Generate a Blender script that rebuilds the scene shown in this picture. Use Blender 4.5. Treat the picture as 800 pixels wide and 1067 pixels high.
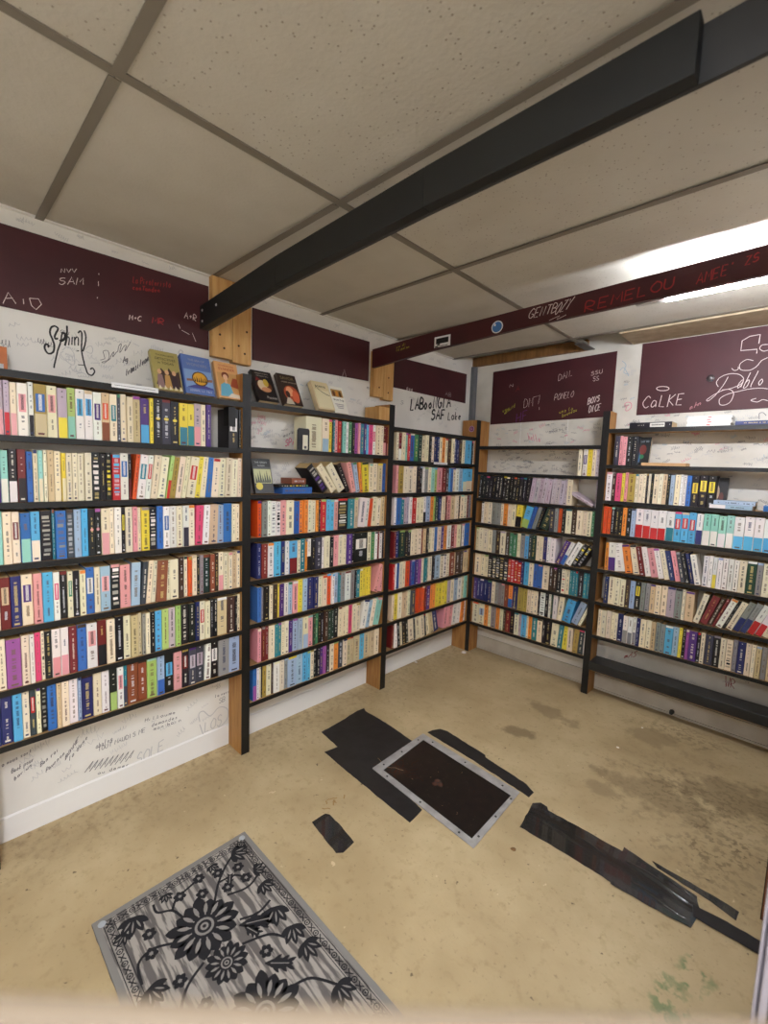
import bpy, bmesh, math, random
from mathutils import Vector, Matrix
for o in list(bpy.data.objects): bpy.data.objects.remove(o, do_unlink=True)
sc = bpy.context.scene
COL = sc.collection
R = math.radians
# ---------------- camera
cam_d = bpy.data.cameras.new('camera'); cam = bpy.data.objects.new('camera', cam_d); COL.objects.link(cam)
sc.camera = cam
cam_d.sensor_fit = 'HORIZONTAL'; cam_d.sensor_width = 36.0; cam_d.lens = 36.0*467.8/800
CAM = Vector((2.0065, -3.0518, 1.40))
cam.matrix_world = Matrix.Translation(CAM) @ Matrix.Rotation(.7645,4,'Z') @ Matrix.Rotation(math.pi/2-.0992,4,'X') @ Matrix.Rotation(.0354,4,'Z')
cam_d.clip_start = .02
cam_d.dof.use_dof = True; cam_d.dof.focus_distance = 2.4; cam_d.dof.aperture_fstop = 4.5
# ---------------- world, exposure
w = bpy.data.worlds.new('world'); sc.world = w; w.use_nodes = True
w.node_tree.nodes['Background'].inputs[0].default_value = (.9,.92,1,1)
w.node_tree.nodes['Background'].inputs[1].default_value = .05
sc.view_settings.view_transform = 'Standard'; sc.view_settings.look = 'None'
sc.view_settings.gamma = 1; sc.view_settings.use_curve_mapping = False
sc.view_settings.exposure = 0.33
TUBE_STRENGTH = 210.0       # the fluorescent tubes: one behind the maroon beam, two over the doorway behind the camera
PANEL_STRENGTH = 85.0      # flush panel over the doorway behind the camera
# ---------------- helpers
def lin(c):
    return tuple((x/12.92 if x<=.04045 else ((x+.055)/1.055)**2.4) for x in (v/255 for v in c))
MATS={}
def mat(name, rgb, rough=.6, metal=0, noise=None, bump=0, nscale=20, emit=0, stretch=(1,1,1), coat=0):
    if name in MATS: return MATS[name]
    m = bpy.data.materials.new(name); m.use_nodes=True; nt=m.node_tree; b=nt.nodes['Principled BSDF']
    c = lin(rgb); b.inputs['Base Color'].default_value=(*c,1); b.inputs['Roughness'].default_value=rough; b.inputs['Metallic'].default_value=metal
    if coat: b.inputs['Coat Weight'].default_value=coat
    if emit:
        b.inputs['Emission Color'].default_value=(*c,1); b.inputs['Emission Strength'].default_value=emit
    if noise or bump:
        tc=nt.nodes.new('ShaderNodeTexCoord'); mp=nt.nodes.new('ShaderNodeMapping'); mp.inputs['Scale'].default_value=stretch
        nz=nt.nodes.new('ShaderNodeTexNoise'); nz.inputs['Scale'].default_value=nscale; nz.inputs['Detail'].default_value=6
        nt.links.new(tc.outputs['Object'],mp.inputs[0]); nt.links.new(mp.outputs[0],nz.inputs['Vector'])
        if noise:
            rp=nt.nodes.new('ShaderNodeValToRGB'); rp.color_ramp.elements[0].position=.35; rp.color_ramp.elements[1].position=.65
            rp.color_ramp.elements[0].color=(*lin(noise),1); rp.color_ramp.elements[1].color=(*c,1)
            nt.links.new(nz.outputs[0],rp.inputs[0]); nt.links.new(rp.outputs[0],b.inputs['Base Color'])
        if bump:
            bp=nt.nodes.new('ShaderNodeBump'); bp.inputs['Strength'].default_value=bump; bp.inputs['Distance'].default_value=.004
            nt.links.new(nz.outputs[0],bp.inputs['Height']); nt.links.new(bp.outputs[0],b.inputs['Normal'])
    MATS[name]=m; return m
def link(o,parent=None):
    COL.objects.link(o)
    if parent: o.parent=parent
    return o
def tag(o,label=None,cat=None,group=None,kind=None):
    if label: o['label']=label
    if cat: o['category']=cat
    if group: o['group']=group
    if kind: o['kind']=kind
    return o
def empty(name,loc=(0,0,0),rz=0):
    o=bpy.data.objects.new(name,None); o.location=loc; o.rotation_euler=(0,0,rz); o.empty_display_size=.05; return link(o)
class MB:
    """collects faces with a material index"""
    def __init__(s): s.v=[]; s.f=[]; s.m=[]; s.c=[]
    def face(s,pts,mi=0,col=None):
        n=len(s.v); s.v+= [tuple(p) for p in pts]; s.f.append(tuple(range(n,n+len(pts)))); s.m.append(mi); s.c.append(col)
    def hexa(s,P,mi=0,col=None,fm=None):
        # P: 8 points, bottom 4 ccw, top 4 ccw ; fm: {face index: material index}
        n=len(s.v); s.v+=[tuple(p) for p in P]
        for k,q in enumerate([(3,2,1,0),(4,5,6,7),(0,1,5,4),(1,2,6,5),(2,3,7,6),(3,0,4,7)]):
            s.f.append(tuple(n+i for i in q)); s.m.append(fm.get(k,mi) if fm else mi); s.c.append(col)
    def box(s,a,b,mi=0,col=None,fm=None):
        x0,y0,z0=a; x1,y1,z1=b
        s.hexa([(x0,y0,z0),(x1,y0,z0),(x1,y1,z0),(x0,y1,z0),(x0,y0,z1),(x1,y0,z1),(x1,y1,z1),(x0,y1,z1)],mi,col,fm)
    def prism(s,poly,z0,z1,mi=0,col=None,top=None,topcol=None):
        n=len(s.v); k=len(poly)
        s.v+=[(x,y,z0) for x,y in poly]+[(x,y,z1) for x,y in poly]
        for i in range(k):
            j=(i+1)%k; s.f.append((n+i,n+j,n+k+j,n+k+i)); s.m.append(mi); s.c.append(col)
        s.f.append(tuple(n+i for i in reversed(range(k)))); s.m.append(mi); s.c.append(col)
        s.f.append(tuple(n+k+i for i in range(k))); s.m.append(mi if top is None else top); s.c.append(topcol or col)
    def tube(s,a,b,r,mi=0,n=12,col=None):
        a=Vector(a);b=Vector(b);d=(b-a).normalized(); u=d.orthogonal().normalized(); v=d.cross(u)
        A=[a+(u*math.cos(t)+v*math.sin(t))*r for t in [2*math.pi*i/n for i in range(n)]]; B=[p+(b-a) for p in A]
        k=len(s.v); s.v+=[tuple(p) for p in A+B]
        for i in range(n):
            j=(i+1)%n; s.f.append((k+i,k+j,k+n+j,k+n+i)); s.m.append(mi); s.c.append(col)
        s.f.append(tuple(k+i for i in reversed(range(n)))); s.m.append(mi); s.c.append(col)
        s.f.append(tuple(k+n+i for i in range(n))); s.m.append(mi); s.c.append(col)
    def ribbon(s,pts,w,nrm,mi=0,lift=0):
        # flat marker stroke on a surface with normal nrm
        nrm=Vector(nrm); P=[Vector(p)+nrm*lift for p in pts]
        L=[];Rr=[]
        for i,p in enumerate(P):
            t=(P[min(i+1,len(P)-1)]-P[max(i-1,0)])
            if t.length<1e-7: t=Vector((0,0,1))
            q=nrm.cross(t.normalized())*w/2
            L.append(p+q); Rr.append(p-q)
        n=len(s.v); s.v+=[tuple(p) for p in L+Rr]; k=len(P)
        for i in range(k-1):
            s.f.append((n+i,n+k+i,n+k+i+1,n+i+1)); s.m.append(mi); s.c.append(None)
    def xf(s,M,start=0):
        for i in range(start,len(s.v)): s.v[i]=tuple(M@Vector(s.v[i]))
    def build(s,name,mats,parent=None,origin=None,bevel=0,smooth=False):
        me=bpy.data.meshes.new(name)
        vs=s.v
        if origin is not None:
            ox,oy,oz=origin; vs=[(x-ox,y-oy,z-oz) for x,y,z in vs]
        me.from_pydata(vs,[],s.f)
        if not isinstance(mats,(list,tuple)): mats=[mats]
        for m in mats: me.materials.append(m)
        me.polygons.foreach_set('material_index',s.m)
        if any(c is not None for c in s.c):
            at=me.color_attributes.new('Col','FLOAT_COLOR','CORNER'); d=[]
            for p,c in zip(me.polygons,s.c):
                c=c or (.5,.5,.5)
                d+=[c[0],c[1],c[2],1.0]*p.loop_total
            at.data.foreach_set('color',d)
        if smooth: me.polygons.foreach_set('use_smooth',[True]*len(me.polygons))
        me.update()
        o=bpy.data.objects.new(name,me)
        if origin is not None: o.location=origin
        link(o,parent)
        if bevel:
            bv=o.modifiers.new('bevel','BEVEL'); bv.width=bevel; bv.segments=2; bv.limit_method='ANGLE'
        return o
ROWS=[
 ('S1',1.46,-2874,"v/p! -2852 v/r! -2836 c/p! -2818 w+p! -2790 w/k! -2775 Y/t+b! -2740 c+p! -2711 v/y! -2683 g/m! -2659 w+s! -2633 w+s! -2607 w+V! -2580 t/n+O! -2554 c+q! -2530 d! -2518 c! -2498 c! -2477 t! -2450 V/s! -2418 y! -2403 k*y! -2373 d*y! -2339 k*y! -2307 y/q! -2274 y/q! -2246 v/p! -2217 c! -2196 V! -2175 . -2094 k+w! -2048 k -2036"),
 ('S1',1.243,-2889,"V -2867 m/w! -2847 k/w! -2824 R/k! -2801 b! -2784 c! -2770 m/c! -2756 c! -2745 t! -2726 c! -2706 y/c! -2693 c! -2675 c! -2659 c! -2638 c! -2616 k#w! -2590 k! -2570 k#y! -2551 r#s! -2524 w+b! -2496 k/R -2485 O>6! -2470 w+q>6! -2441 w+r>6! -2421 c>7! -2394 c>7! -2364 g/r>8 -2349 Y>8! -2326 c>8! -2302 c>8! -2283 c+r>8! -2247 y>7! -2224 c>6! -2199 b>5! -2174 c>4! -2143 c>3! -2115 c>3! -2085 c>2! -2055 c>1 -2036"),
 ('S1',1.041,-2891,"m -2869 c! -2846 c+R! -2824 b/m! -2797 s/c! -2771 k#a! -2739 q! -2729 b#a! -2697 d#a! -2675 u! -2653 s! -2631 k*p! -2611 k*p! -2591 c/p! -2564 c! -2548 w! -2524 k+y -2511 c! -2486 p! -2468 c -2455 y! -2425 k#w! -2397 b! -2373 w+b! -2348 w! -2320 c! -2296 w/d! -2271 c! -2245 P>3! -2213 w>3! -2185 t>2! -2147 u! -2117 b! -2078 c -2060 c -2040"),
 ('S1',0.825,-2906,"c -2884 R+t! -2857 B! -2828 c+V! -2797 p! -2772 s! -2742 w+P! -2723 k! -2700 c+e! -2683 k! -2664 c! -2644 b+w! -2617 c! -2598 u+p! -2564 k#w! -2532 p! -2496 u>2! -2463 d>4! -2443 c>5! -2424 c>5! -2406 n>3! -2365 c>1 -2349 c! -2315 N! -2293 c -2276 O -2259 c! -2238 k -2227 a -2210 G! -2179 n! -2158 N -2140 c/p! -2117 c -2097 c -2078 t! -2054 c -2036"),
 ('S1',0.619,-2898,"c! -2876 M! -2836 c! -2814 w! -2800 P! -2782 c#k! -2771 k! -2752 w/p! -2726 w/p! -2702 R! -2677 b! -2647 w+p! -2613 R/k! -2583 c! -2554 k! -2525 c! -2499 t! -2473 t -2459 a -2446 c! -2429 k! -2411 s! -2384 g! -2357 v! -2330 g! -2308 k! -2274 k! -2246 B -2227 c+r! -2203 c! -2179 k -2164 k -2147 t! -2100 N! -2065 k -2052 c -2036"),
 ('S1',0.428,-2918,"B -2896 B! -2866 s! -2840 c! -2820 d+r! -2802 c! -2788 k#a! -2771 b! -2744 t! -2730 c! -2707 w! -2680 u -2668 B! -2631 c! -2604 w! -2577 k/g! -2552 w+p! -2529 q/d! -2515 n! -2476 n! -2443 g! -2405 u/b! -2375 k+s! -2339 p! -2305 k+R! -2276 d+v! -2244 d+v! -2208 w>3! -2178 k+w! -2144 a! -2093 u! -2040"),
 ('S2',1.47,-1990,". -1680 c! -1580 c/u! -1535 y -1511 k -1504 q -1490 p -1470 r -1447 k -1439 m -1416 w -1393 e -1369 k -1349 M -1324 p -1308 q -1283 V -1263 s -1244 P -1208 w+P -1181 c -1151 c -1121 R/p -1094 R/p -1088"),
 ('S2',1.251,-1990,". -1565 k#V<40! -1510 c<38! -1457 c<34! -1398 k<26 -1365 p<15 -1330 u<11 -1299 o<8 -1278 y<5! -1227 c -1198 c -1160 t -1119 b -1088"),
 ('S2',1.049,-1951,"O -1929 a! -1898 w -1876 w#k! -1848 w#k -1823 p! -1792 c! -1747 b! -1714 o -1688 o -1662 c -1637 c -1608 o -1590 k -1578 r! -1541 s -1517 s -1489 p -1460 k#w! -1387 q! -1340 t -1312 w>6! -1255 w>6 -1226 O>5 -1204 c>4 -1158 c>3 -1128 t>2 -1096 c -1088"),
 ('S2',0.846,-1948,"B -1926 R! -1893 w! -1859 s! -1820 B -1797 w -1772 s/R! -1723 c -1703 q -1673 o -1658 w/k -1632 k -1608 d! -1566 w -1548 c -1511 k -1485 p! -1444 c -1414 c -1387 V -1350 k -1332 k+w! -1227 c -1194 e -1164 w -1141 R -1126 w -1099 k -1088"),
 ('S2',0.635,-1950,"b -1928 a -1914 k! -1884 c -1864 N -1838 y -1822 V -1796 w -1772 u -1747 p! -1714 y -1685 u -1656 B! -1615 B -1582 c -1555 c -1523 O -1492 w -1472 u -1442 q -1426 a -1393 w! -1348 a -1317 k -1305 q -1274 y -1252 y -1230 y -1208 y -1185 . -1167 p>18 -1123 p>12 -1088"),
 ('S2',0.431,-1944,"p -1922 R -1902 R -1882 c! -1848 q -1830 q -1809 c -1790 c -1765 V -1740 u -1710 u -1681 c/u -1646 p -1613 G -1598 e -1576 k -1555 k -1539 N -1511 G -1486 G -1466 k -1433 c -1406 c -1379 c -1358 P -1330 c -1302 c -1268 w>11 -1221 u>11 -1191 c>11 -1160 m>11 -1113"),
 ('S2',0.245,-1972,"b/M -1950 w -1935 c -1922 k -1917 Y -1895 c -1866 N -1854 w! -1820 c -1792 a -1770 u! -1717 u! -1677 s -1651 s -1628 c -1603 k -1584 k -1559 V -1538 M -1516 k -1493 c -1464 o -1427 d -1396 c -1365 t -1337 t -1313 t -1265 s -1225 t -1183 t -1144 c -1104"),
 ('S3',1.446,-1006,"c -984 R/w -956 c -923 m -900 r -877 b -832 e -793 G -756 c -719 c -684 k -658 c -626 B -600 B -569 c -538 o -500 c -469 N -429 c -396 B -363 B -333 N -295 c -257 s -178 k -158 c -142"),
 ('S3',1.242,-995,"p -973 Y -928 c -887 c -840 c -798 k -767 k -736 w -717 a -679 c -647 m -607 g -576 p -519 R -484 N -448 s -426 b -390 c -360 w -318 u -269 s/c -222 s/c -142"),
 ('S3',1.043,-1006,"w -984 b -939 q -910 v -887 v -863 w -834 r -794 c -754 c -716 w/k -684 u -639 o -606 g -585 G -551 B -517 c -474 R -453 p -402 t -350 c -309 N -285 c -243 c -195 R -171 a -142"),
 ('S3',0.83,-1000,"R -978 B -944 G -892 k -862 k -826 c -796 c -765 c -727 R -702 t -669 k -643 c -616 c -583 b -549 c -507 V -474 o -436 w -384 R -347 p -316 c -262 N -244 w -207 b -150 t -142"),
 ('S3',0.626,-999,"r -977 w -960 b -932 c -900 c -868 O -825 V -811 b -776 V -745 M -713 c -681 q -648 c -622 c -588 k -561 u -498 c -455 w#k -426 c -382 n -329 t -306 N -260 N -215 t -172 t -142"),
 ('S3',0.423,-994,"c -972 y -932 c -891 t -855 c -831 c -807 d -763 O -735 O -706 O -684 O -660 R -640 V -600 o -569 o -538 y -510 y -468 y -432 y -395 v -357 c -312 u -265 w -210 c -177 m -142"),
 ('S3',0.235,-980,"R -958 w -927 k<6 -898 c<6 -872 k<6 -840 k<6 -813 c<6 -757 k<6 -736 c<8 -687 c<8 -641 k<8 -620 c<10 -580 t<13 -531 B<14 -475 . -431 p>6 -379 p>6 -326 w>6 -272 w>5 -217 o>4 -176 w>2 -142"),
 ('S4',1.39,180,". 895 c 920 . 927 w+V 955 y 984 c 1005 v 1026"),
 ('S4',1.195,180,"k>3 206 k>3 235 k>3 263 k>3 292 k>3 319 k>3 346 k>3 374 k>3 401 k>3 427 k>3 454 k>3 480 k>3 505 k>3 530 k>3 556 k>3 580 v>7 609 v>7 638 v>7 667 v>7 695 v>7 724 . 733 v>4 762 v>4 789 v>4 815 v>4 840 c 874 . 1017 v 1026"),
 ('S4',1.012,213,"w 235 c 267 c 301 a 337 a 373 c 394 o 428 c 458 c 490 y/k>4 536 s/g>13! 588 b>14 616 a>15 645 k>16 666 G>18! 725 . 737 d 773 a 797 O 822 k 843 c 883 N 916 c 954 c 981 c 1008 e 1026"),
 ('S4',0.8,180,"c 207 c 245 c 282 c 319 a 348 N 383 c 426 N 460 e 487 e 514 c 541 a 574 s 604 d 626 G 657 c 682 c 707 B 732 w 756 w 792 V>22 827 w/b>23 856 w>25 896 k#y>27 927 k#y>28 954 . 1026"),
 ('S4',0.612,180,"c 234 c 265 c 294 k#c 328 k#c 362 k#c 395 k#c 427 k#c 459 r#w 484 r#w 509 r#w 534 r#w 561 B 581 s 620 c 652 b 683 b 715 c! 764 N 794 N 818 k 847 c#r 876 c 899 q 918 q 938 q 955 k 988 q 1010 q 1026"),
 ('S4',0.424,180,"V 208 B 240 B 272 B 304 B 336 c 366 a 392 a 417 a 444 n 472 o/b 507 B 547 Y 587 Y 620 c 646 c 672 c 697 k 710 w#k 747 k 771 w 790 G 802 w 832 c>5 867 s>12! 924 u>20! 969 c>22 991 . 1026"),
 ('S4',0.24,180,"c 189 c 239 c+u 289 o 319 c 341 a 385 o 414 c 443 N 464 R 499 k 533 c 567 v 587 s 627 c 640 o 666 q 704 c 742 k 766 k 803 c>2! 851 q>4 881 y>2 915 c 950 Y>3 983 d>2 1017 w 1026"),
 ('S5',1.462,1076,". 1108 d 1132 p 1152 p 1174 k 1203 k 1232"),
 ('S5',1.246,1076,"w 1109 N 1129 P 1161 y 1179 p 1197 Y! 1236 c 1255 c 1278 c 1292 k 1304 c 1317 k 1330 c 1355 c 1377 t 1398 k 1414 u 1435 c! 1461 w 1476 w 1491 b 1514 k+y! 1548 k+y! 1586 k+y! 1622"),
 ('S5',1.042,1076,"O 1100 O 1120 k 1141 k 1166 k 1184 o 1208 k 1231 u 1255 w/r! 1295 w/r! 1334 w/r! 1372 w/r! 1412 w/q! 1450 s+r! 1483 s+r! 1519 s+r! 1552 w/B! 1583 m/w! 1617 m/w! 1650 m/w! 1684 m/w! 1716 w/s! 1758 w/s! 1797 w/s! 1835 w/s 1872 w/s 1909 w/s 1944"),
 ('S5',0.819,1104,"o 1126 w/V<2! 1168 w<10! 1226 o<11! 1267 c<11! 1305 R<12 1332 w<12 1362 p<12! 1399 w<13! 1429 c<13 1456 B<13 1482 p<13! 1509 d<13 1531 k<13 1553 B<13 1573 w<12! 1602 w! 1627 w 1646 w/y 1665 w! 1688 w! 1711 w! 1734 w! 1756 c! 1787 G! 1826 a! 1851 c! 1880 c 1905 k 1921 w 1945"),
 ('S5',0.612,1117,"B 1139 c 1172 c 1205 c 1234 N 1259 u 1287 k+y 1317 a 1341 a 1365 t 1392 c! 1423 c! 1452 v! 1491 a! 1524 c 1540 t! 1581 c>13! 1609 R>17! 1645 N>18 1665 R>19 1680 w>20! 1710 k>20 1724 c>20! 1753 a/B>20! 1782 a/B>20! 1810 w/r>20! 1842 w/r>20! 1873 c>15 1899 c>10 1925 R>5 1951"),
 ('S5',0.395,1094,"c 1116 c 1143 c 1170 c 1190 c 1209 B 1239 w/a 1267 w/a 1292 w/a 1311 B 1331 c! 1363 c 1389 t 1413 a 1436 a 1459 s! 1498 u! 1526 y 1543 k 1559 M 1575 V! 1612 k 1628 c 1648 d! 1684 k! 1714 c! 1739 c#k! 1768 a 1787 B! 1820 c! 1843 c 1861 t! 1884 a! 1906 t 1928 c 1954 N 1980 c 1990"),
]
GRAF=[
('Lw','ink',6,"-2678,1819 -2679,1818 -2682,1816 -2684,1815 -2686,1815 -2687,1817 -2687,1819 -2688,1822 -2687,1826 -2686,1829 -2684,1833 -2683,1837 -2681,1841 -2679,1844 -2678,1848 -2677,1851 -2677,1853 -2678,1855 -2681,1857 -2683,1858 -2686,1859 -2689,1858 -2692,1856 -2695,1854 -2697,1851 -2699,1847 -2700,1842 -2701,1837 -2701,1831 -2700,1826 -2698,1821 -2696,1816 -2694,1810 -2693,1805 -2691,1800 -2690,1794 -2690,1789 -2690,1783 -2691,1777 -2692,1772 -2694,1767 -2697,1764 -2700,1761 -2703,1760 -2707,1759 -2709,1760 -2712,1762 -2714,1765 -2716,1769 -2717,1772 -2718,1776 -2718,1779 -2718,1783 -2717,1785 -2716,1788 -2714,1790 -2712,1791 -2711,1791 -2709,1790 -2707,1789 -2706,1787 -2706,1786 -2707,1784 -2708,1782 -2709,1781"),
('Lw','ink',5,"-2665,1837 -2667,1831 -2668,1822 -2670,1811 -2672,1801 -2675,1792 -2678,1783 -2681,1773 -2683,1762 -2686,1749 -2689,1735 -2692,1721 -2693,1712"),
('Lw','ink',8,"-2667,1837 -2666,1838 -2663,1840 -2660,1841 -2658,1840 -2657,1839 -2656,1835 -2656,1832 -2656,1828 -2657,1825 -2659,1821 -2662,1817 -2664,1815 -2667,1813 -2669,1812 -2672,1811 -2673,1810"),
('Lw','ink',6,"-2650,1869 -2650,1862 -2650,1851 -2651,1839 -2652,1829 -2653,1820 -2655,1810 -2657,1802 -2658,1797"),
('Lw','ink',4,"-2654,1815 -2653,1818 -2652,1822 -2650,1827 -2649,1830 -2647,1831 -2646,1830 -2645,1829 -2644,1826 -2644,1821 -2645,1814 -2646,1806 -2647,1801"),
('Lw','ink',4,"-2635,1833 -2637,1804"),
('Lw','ink',4,"-2628,1835 -2628,1804"),
('Lw','ink',4,"-2627,1824 -2626,1827 -2625,1830 -2623,1834 -2621,1836 -2620,1836 -2618,1835 -2617,1833 -2616,1830 -2616,1825 -2616,1818 -2617,1811 -2617,1806"),
('Lw','ink',5,"-2617,1851 -2615,1853 -2613,1856 -2611,1859 -2609,1860 -2608,1859 -2606,1857 -2605,1854 -2605,1849 -2605,1842 -2605,1834 -2606,1824 -2606,1816 -2607,1808 -2607,1801 -2607,1794 -2607,1787 -2606,1780 -2605,1773 -2604,1766 -2603,1759 -2601,1752 -2600,1744 -2598,1736 -2596,1730 -2594,1723 -2593,1718 -2591,1713 -2588,1709 -2585,1707 -2582,1706 -2578,1705 -2575,1707 -2573,1709 -2570,1714 -2568,1718 -2567,1722 -2568,1726 -2570,1729 -2572,1732 -2574,1733 -2576,1732 -2578,1731 -2580,1728 -2581,1727"),
('Lw','ink',5,"-2597,1865 -2596,1861 -2594,1856 -2593,1849 -2592,1842 -2593,1836 -2593,1828 -2595,1820 -2596,1813 -2598,1806 -2600,1799 -2602,1792 -2603,1788"),
('Lw','ink',3,"-2623,1785 -2615,1788"),
('Lw','ink',3,"-2620,1737 -2601,1739"),
('Lw','faint',2,"-2598,1794 -2596,1796 -2593,1800 -2590,1805 -2587,1808 -2584,1810 -2581,1812 -2578,1813 -2576,1814 -2574,1812 -2573,1810 -2572,1807 -2571,1804 -2571,1800 -2572,1794 -2574,1789 -2576,1786 -2580,1786 -2585,1787 -2590,1789 -2594,1790"),
('Lw','faint',2,"-2667,1779 -2663,1783 -2658,1789 -2652,1794 -2647,1795 -2642,1793 -2638,1787 -2634,1780 -2631,1773 -2630,1763 -2630,1752 -2630,1742 -2632,1735 -2636,1733 -2641,1734 -2647,1737 -2652,1741 -2658,1746 -2664,1752 -2669,1759 -2672,1765 -2671,1769 -2669,1772 -2665,1774 -2663,1776"),
('Lw','faint',2,"-2656,1759 -2644,1759"),
('Lw','faint',2,"-2654,1750 -2640,1750"),
('Lw','faint',2,"-2625,1703 -2622,1705 -2618,1707 -2613,1709 -2608,1711 -2604,1710 -2599,1708 -2595,1705 -2592,1704"),
('Lp','chalk',2,"-2827,1896 -2812,1936 -2793,1905"),
('Lp','chalk',2,"-2821,1914 -2801,1921"),
('Lp','chalk',2,"-2773,1926 -2772,1909"),
('Lp','chalk',2,"-2756,1933 -2751,1910 -2739,1900 -2723,1922 -2731,1938 -2756,1933"),
('Lp','chalk',2,"-2548,2053 -2548,2036"),
('Lp','chalk',2,"-2546,2082 -2546,2076"),
('Lp','chalk',2,"-2552,1995 -2553,1990"),
('Lp','chalk',2,"-2651,2032 -2652,2031 -2654,2031 -2656,2031 -2658,2030 -2660,2029 -2663,2028 -2665,2026 -2667,2025 -2667,2023 -2667,2022 -2666,2020 -2664,2019 -2662,2019 -2659,2020 -2656,2020 -2654,2020 -2653,2019 -2652,2018 -2652,2016 -2653,2015 -2655,2012 -2657,2010 -2660,2008 -2662,2006 -2665,2006 -2667,2007 -2669,2008 -2670,2009"),
('Lp','chalk',2,"-2645,2012 -2631,2042 -2624,2019"),
('Lp','chalk',2,"-2640,2023 -2627,2027"),
('Lp','chalk',2,"-2619,2019 -2614,2044 -2607,2032 -2596,2050 -2597,2026"),
('Lp','chalk',2,"-2664,2047 -2662,2060 -2653,2050 -2651,2064"),
('Lp','chalk',2,"-2646,2065 -2641,2054 -2633,2069"),
('Lp','chalk',2,"-2630,2071 -2624,2060 -2616,2075"),
('Lp','chalk',3,"-2446,1940 -2443,1959 -2439,1948 -2433,1960 -2434,1942"),
('Lp','chalk',3,"-2427,1952 -2419,1953"),
('Lp','chalk',3,"-2424,1948 -2423,1955"),
('Lp','chalk',3,"-2401,1962 -2402,1963 -2403,1963 -2405,1964 -2407,1963 -2408,1962 -2410,1959 -2412,1957 -2414,1954 -2414,1952 -2414,1951 -2414,1949 -2413,1948 -2413,1947 -2411,1946 -2410,1945 -2408,1945 -2407,1946 -2405,1946 -2404,1947 -2403,1948"),
('Lp','chalk',3,"-2232,2001 -2222,2026 -2217,2001"),
('Lp','chalk',3,"-2228,2012 -2219,2012"),
('Lp','chalk',3,"-2210,2014 -2200,2014"),
('Lp','chalk',3,"-2206,2007 -2204,2019"),
('Lp','chalk',3,"-2195,2002 -2195,2007 -2194,2014 -2194,2022 -2192,2026 -2190,2028 -2187,2026 -2184,2024 -2182,2022 -2181,2020 -2181,2017 -2182,2015 -2184,2013 -2186,2013 -2190,2013 -2193,2013 -2194,2013 -2192,2010 -2189,2006 -2185,2002 -2183,2000"),
('Lp','redink',3,"-2427,2108 -2430,2084 -2424,2084"),
('Lp','redink',3,"-2413,2099 -2414,2099 -2415,2099 -2416,2098 -2417,2097 -2418,2096 -2418,2094 -2419,2092 -2419,2090 -2419,2087 -2418,2085 -2418,2084 -2417,2085 -2416,2086 -2415,2087 -2414,2089 -2413,2092 -2413,2095 -2413,2098 -2413,2099 -2413,2097 -2413,2094 -2413,2090 -2413,2087"),
('Lp','redink',3,"-2403,2087 -2402,2092 -2402,2100 -2401,2107 -2400,2113 -2398,2114 -2397,2114 -2395,2112 -2394,2111 -2394,2109 -2394,2106 -2395,2103 -2396,2101 -2397,2100 -2399,2100 -2400,2100 -2401,2101"),
('Lp','redink',3,"-2390,2102 -2391,2091"),
('Lp','redink',3,"-2389,2106 -2389,2109"),
('Lp','redink',3,"-2380,2104 -2381,2102 -2381,2098 -2381,2094 -2382,2092 -2381,2093 -2381,2095 -2380,2098 -2379,2101 -2379,2103 -2378,2104 -2377,2105 -2376,2106"),
('Lp','redink',3,"-2364,2108 -2365,2108 -2366,2109 -2367,2109 -2368,2108 -2368,2107 -2369,2105 -2370,2103 -2370,2101 -2370,2099 -2370,2097 -2370,2095 -2369,2094 -2368,2095 -2367,2095 -2366,2097 -2365,2098 -2365,2100 -2364,2103 -2364,2106 -2364,2107 -2364,2105 -2365,2101 -2365,2097 -2365,2094"),
('Lp','redink',3,"-2356,2118 -2357,2114 -2357,2108 -2358,2102 -2358,2097 -2358,2096 -2358,2095 -2357,2096 -2356,2096"),
('Lp','redink',3,"-2359,2109 -2355,2110"),
('Lp','redink',3,"-2349,2105 -2348,2105 -2346,2105 -2345,2105 -2344,2105 -2344,2106 -2344,2108 -2345,2109 -2346,2110 -2347,2109 -2348,2107 -2349,2106 -2349,2104 -2349,2102 -2349,2101 -2348,2100 -2348,2099 -2347,2099 -2346,2100 -2345,2101 -2344,2102"),
('Lp','redink',3,"-2338,2112 -2338,2109 -2339,2105 -2339,2101 -2339,2099 -2339,2100 -2338,2104 -2337,2107 -2337,2110 -2336,2111 -2335,2112 -2334,2112 -2333,2113"),
('Lp','redink',3,"-2325,2115 -2327,2101"),
('Lp','redink',3,"-2325,2119 -2325,2120"),
('Lp','redink',3,"-2311,2116 -2312,2116 -2313,2116 -2314,2117 -2314,2116 -2315,2116 -2315,2115 -2315,2114 -2315,2113 -2314,2112 -2313,2112 -2312,2111 -2312,2110 -2312,2109 -2313,2108 -2314,2106 -2314,2105 -2315,2104 -2316,2104 -2317,2103"),
('Lp','redink',3,"-2302,2127 -2302,2123 -2303,2117 -2304,2112 -2304,2108 -2304,2106 -2303,2106 -2302,2106"),
('Lp','redink',3,"-2305,2117 -2300,2121"),
('Lp','redink',3,"-2288,2122 -2289,2122 -2291,2121 -2292,2121 -2292,2119 -2293,2117 -2294,2115 -2295,2113 -2295,2111 -2294,2109 -2294,2108 -2293,2107 -2292,2107 -2291,2109 -2290,2110 -2289,2112 -2288,2115 -2288,2118 -2288,2121 -2288,2120 -2288,2116 -2288,2112 -2288,2110"),
('Lp','redink',4,"-2424,2066 -2425,2067 -2426,2068 -2427,2067 -2428,2067 -2429,2065 -2429,2064 -2430,2063 -2430,2062 -2429,2061 -2429,2060 -2428,2060 -2427,2060 -2426,2060 -2425,2061"),
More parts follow.
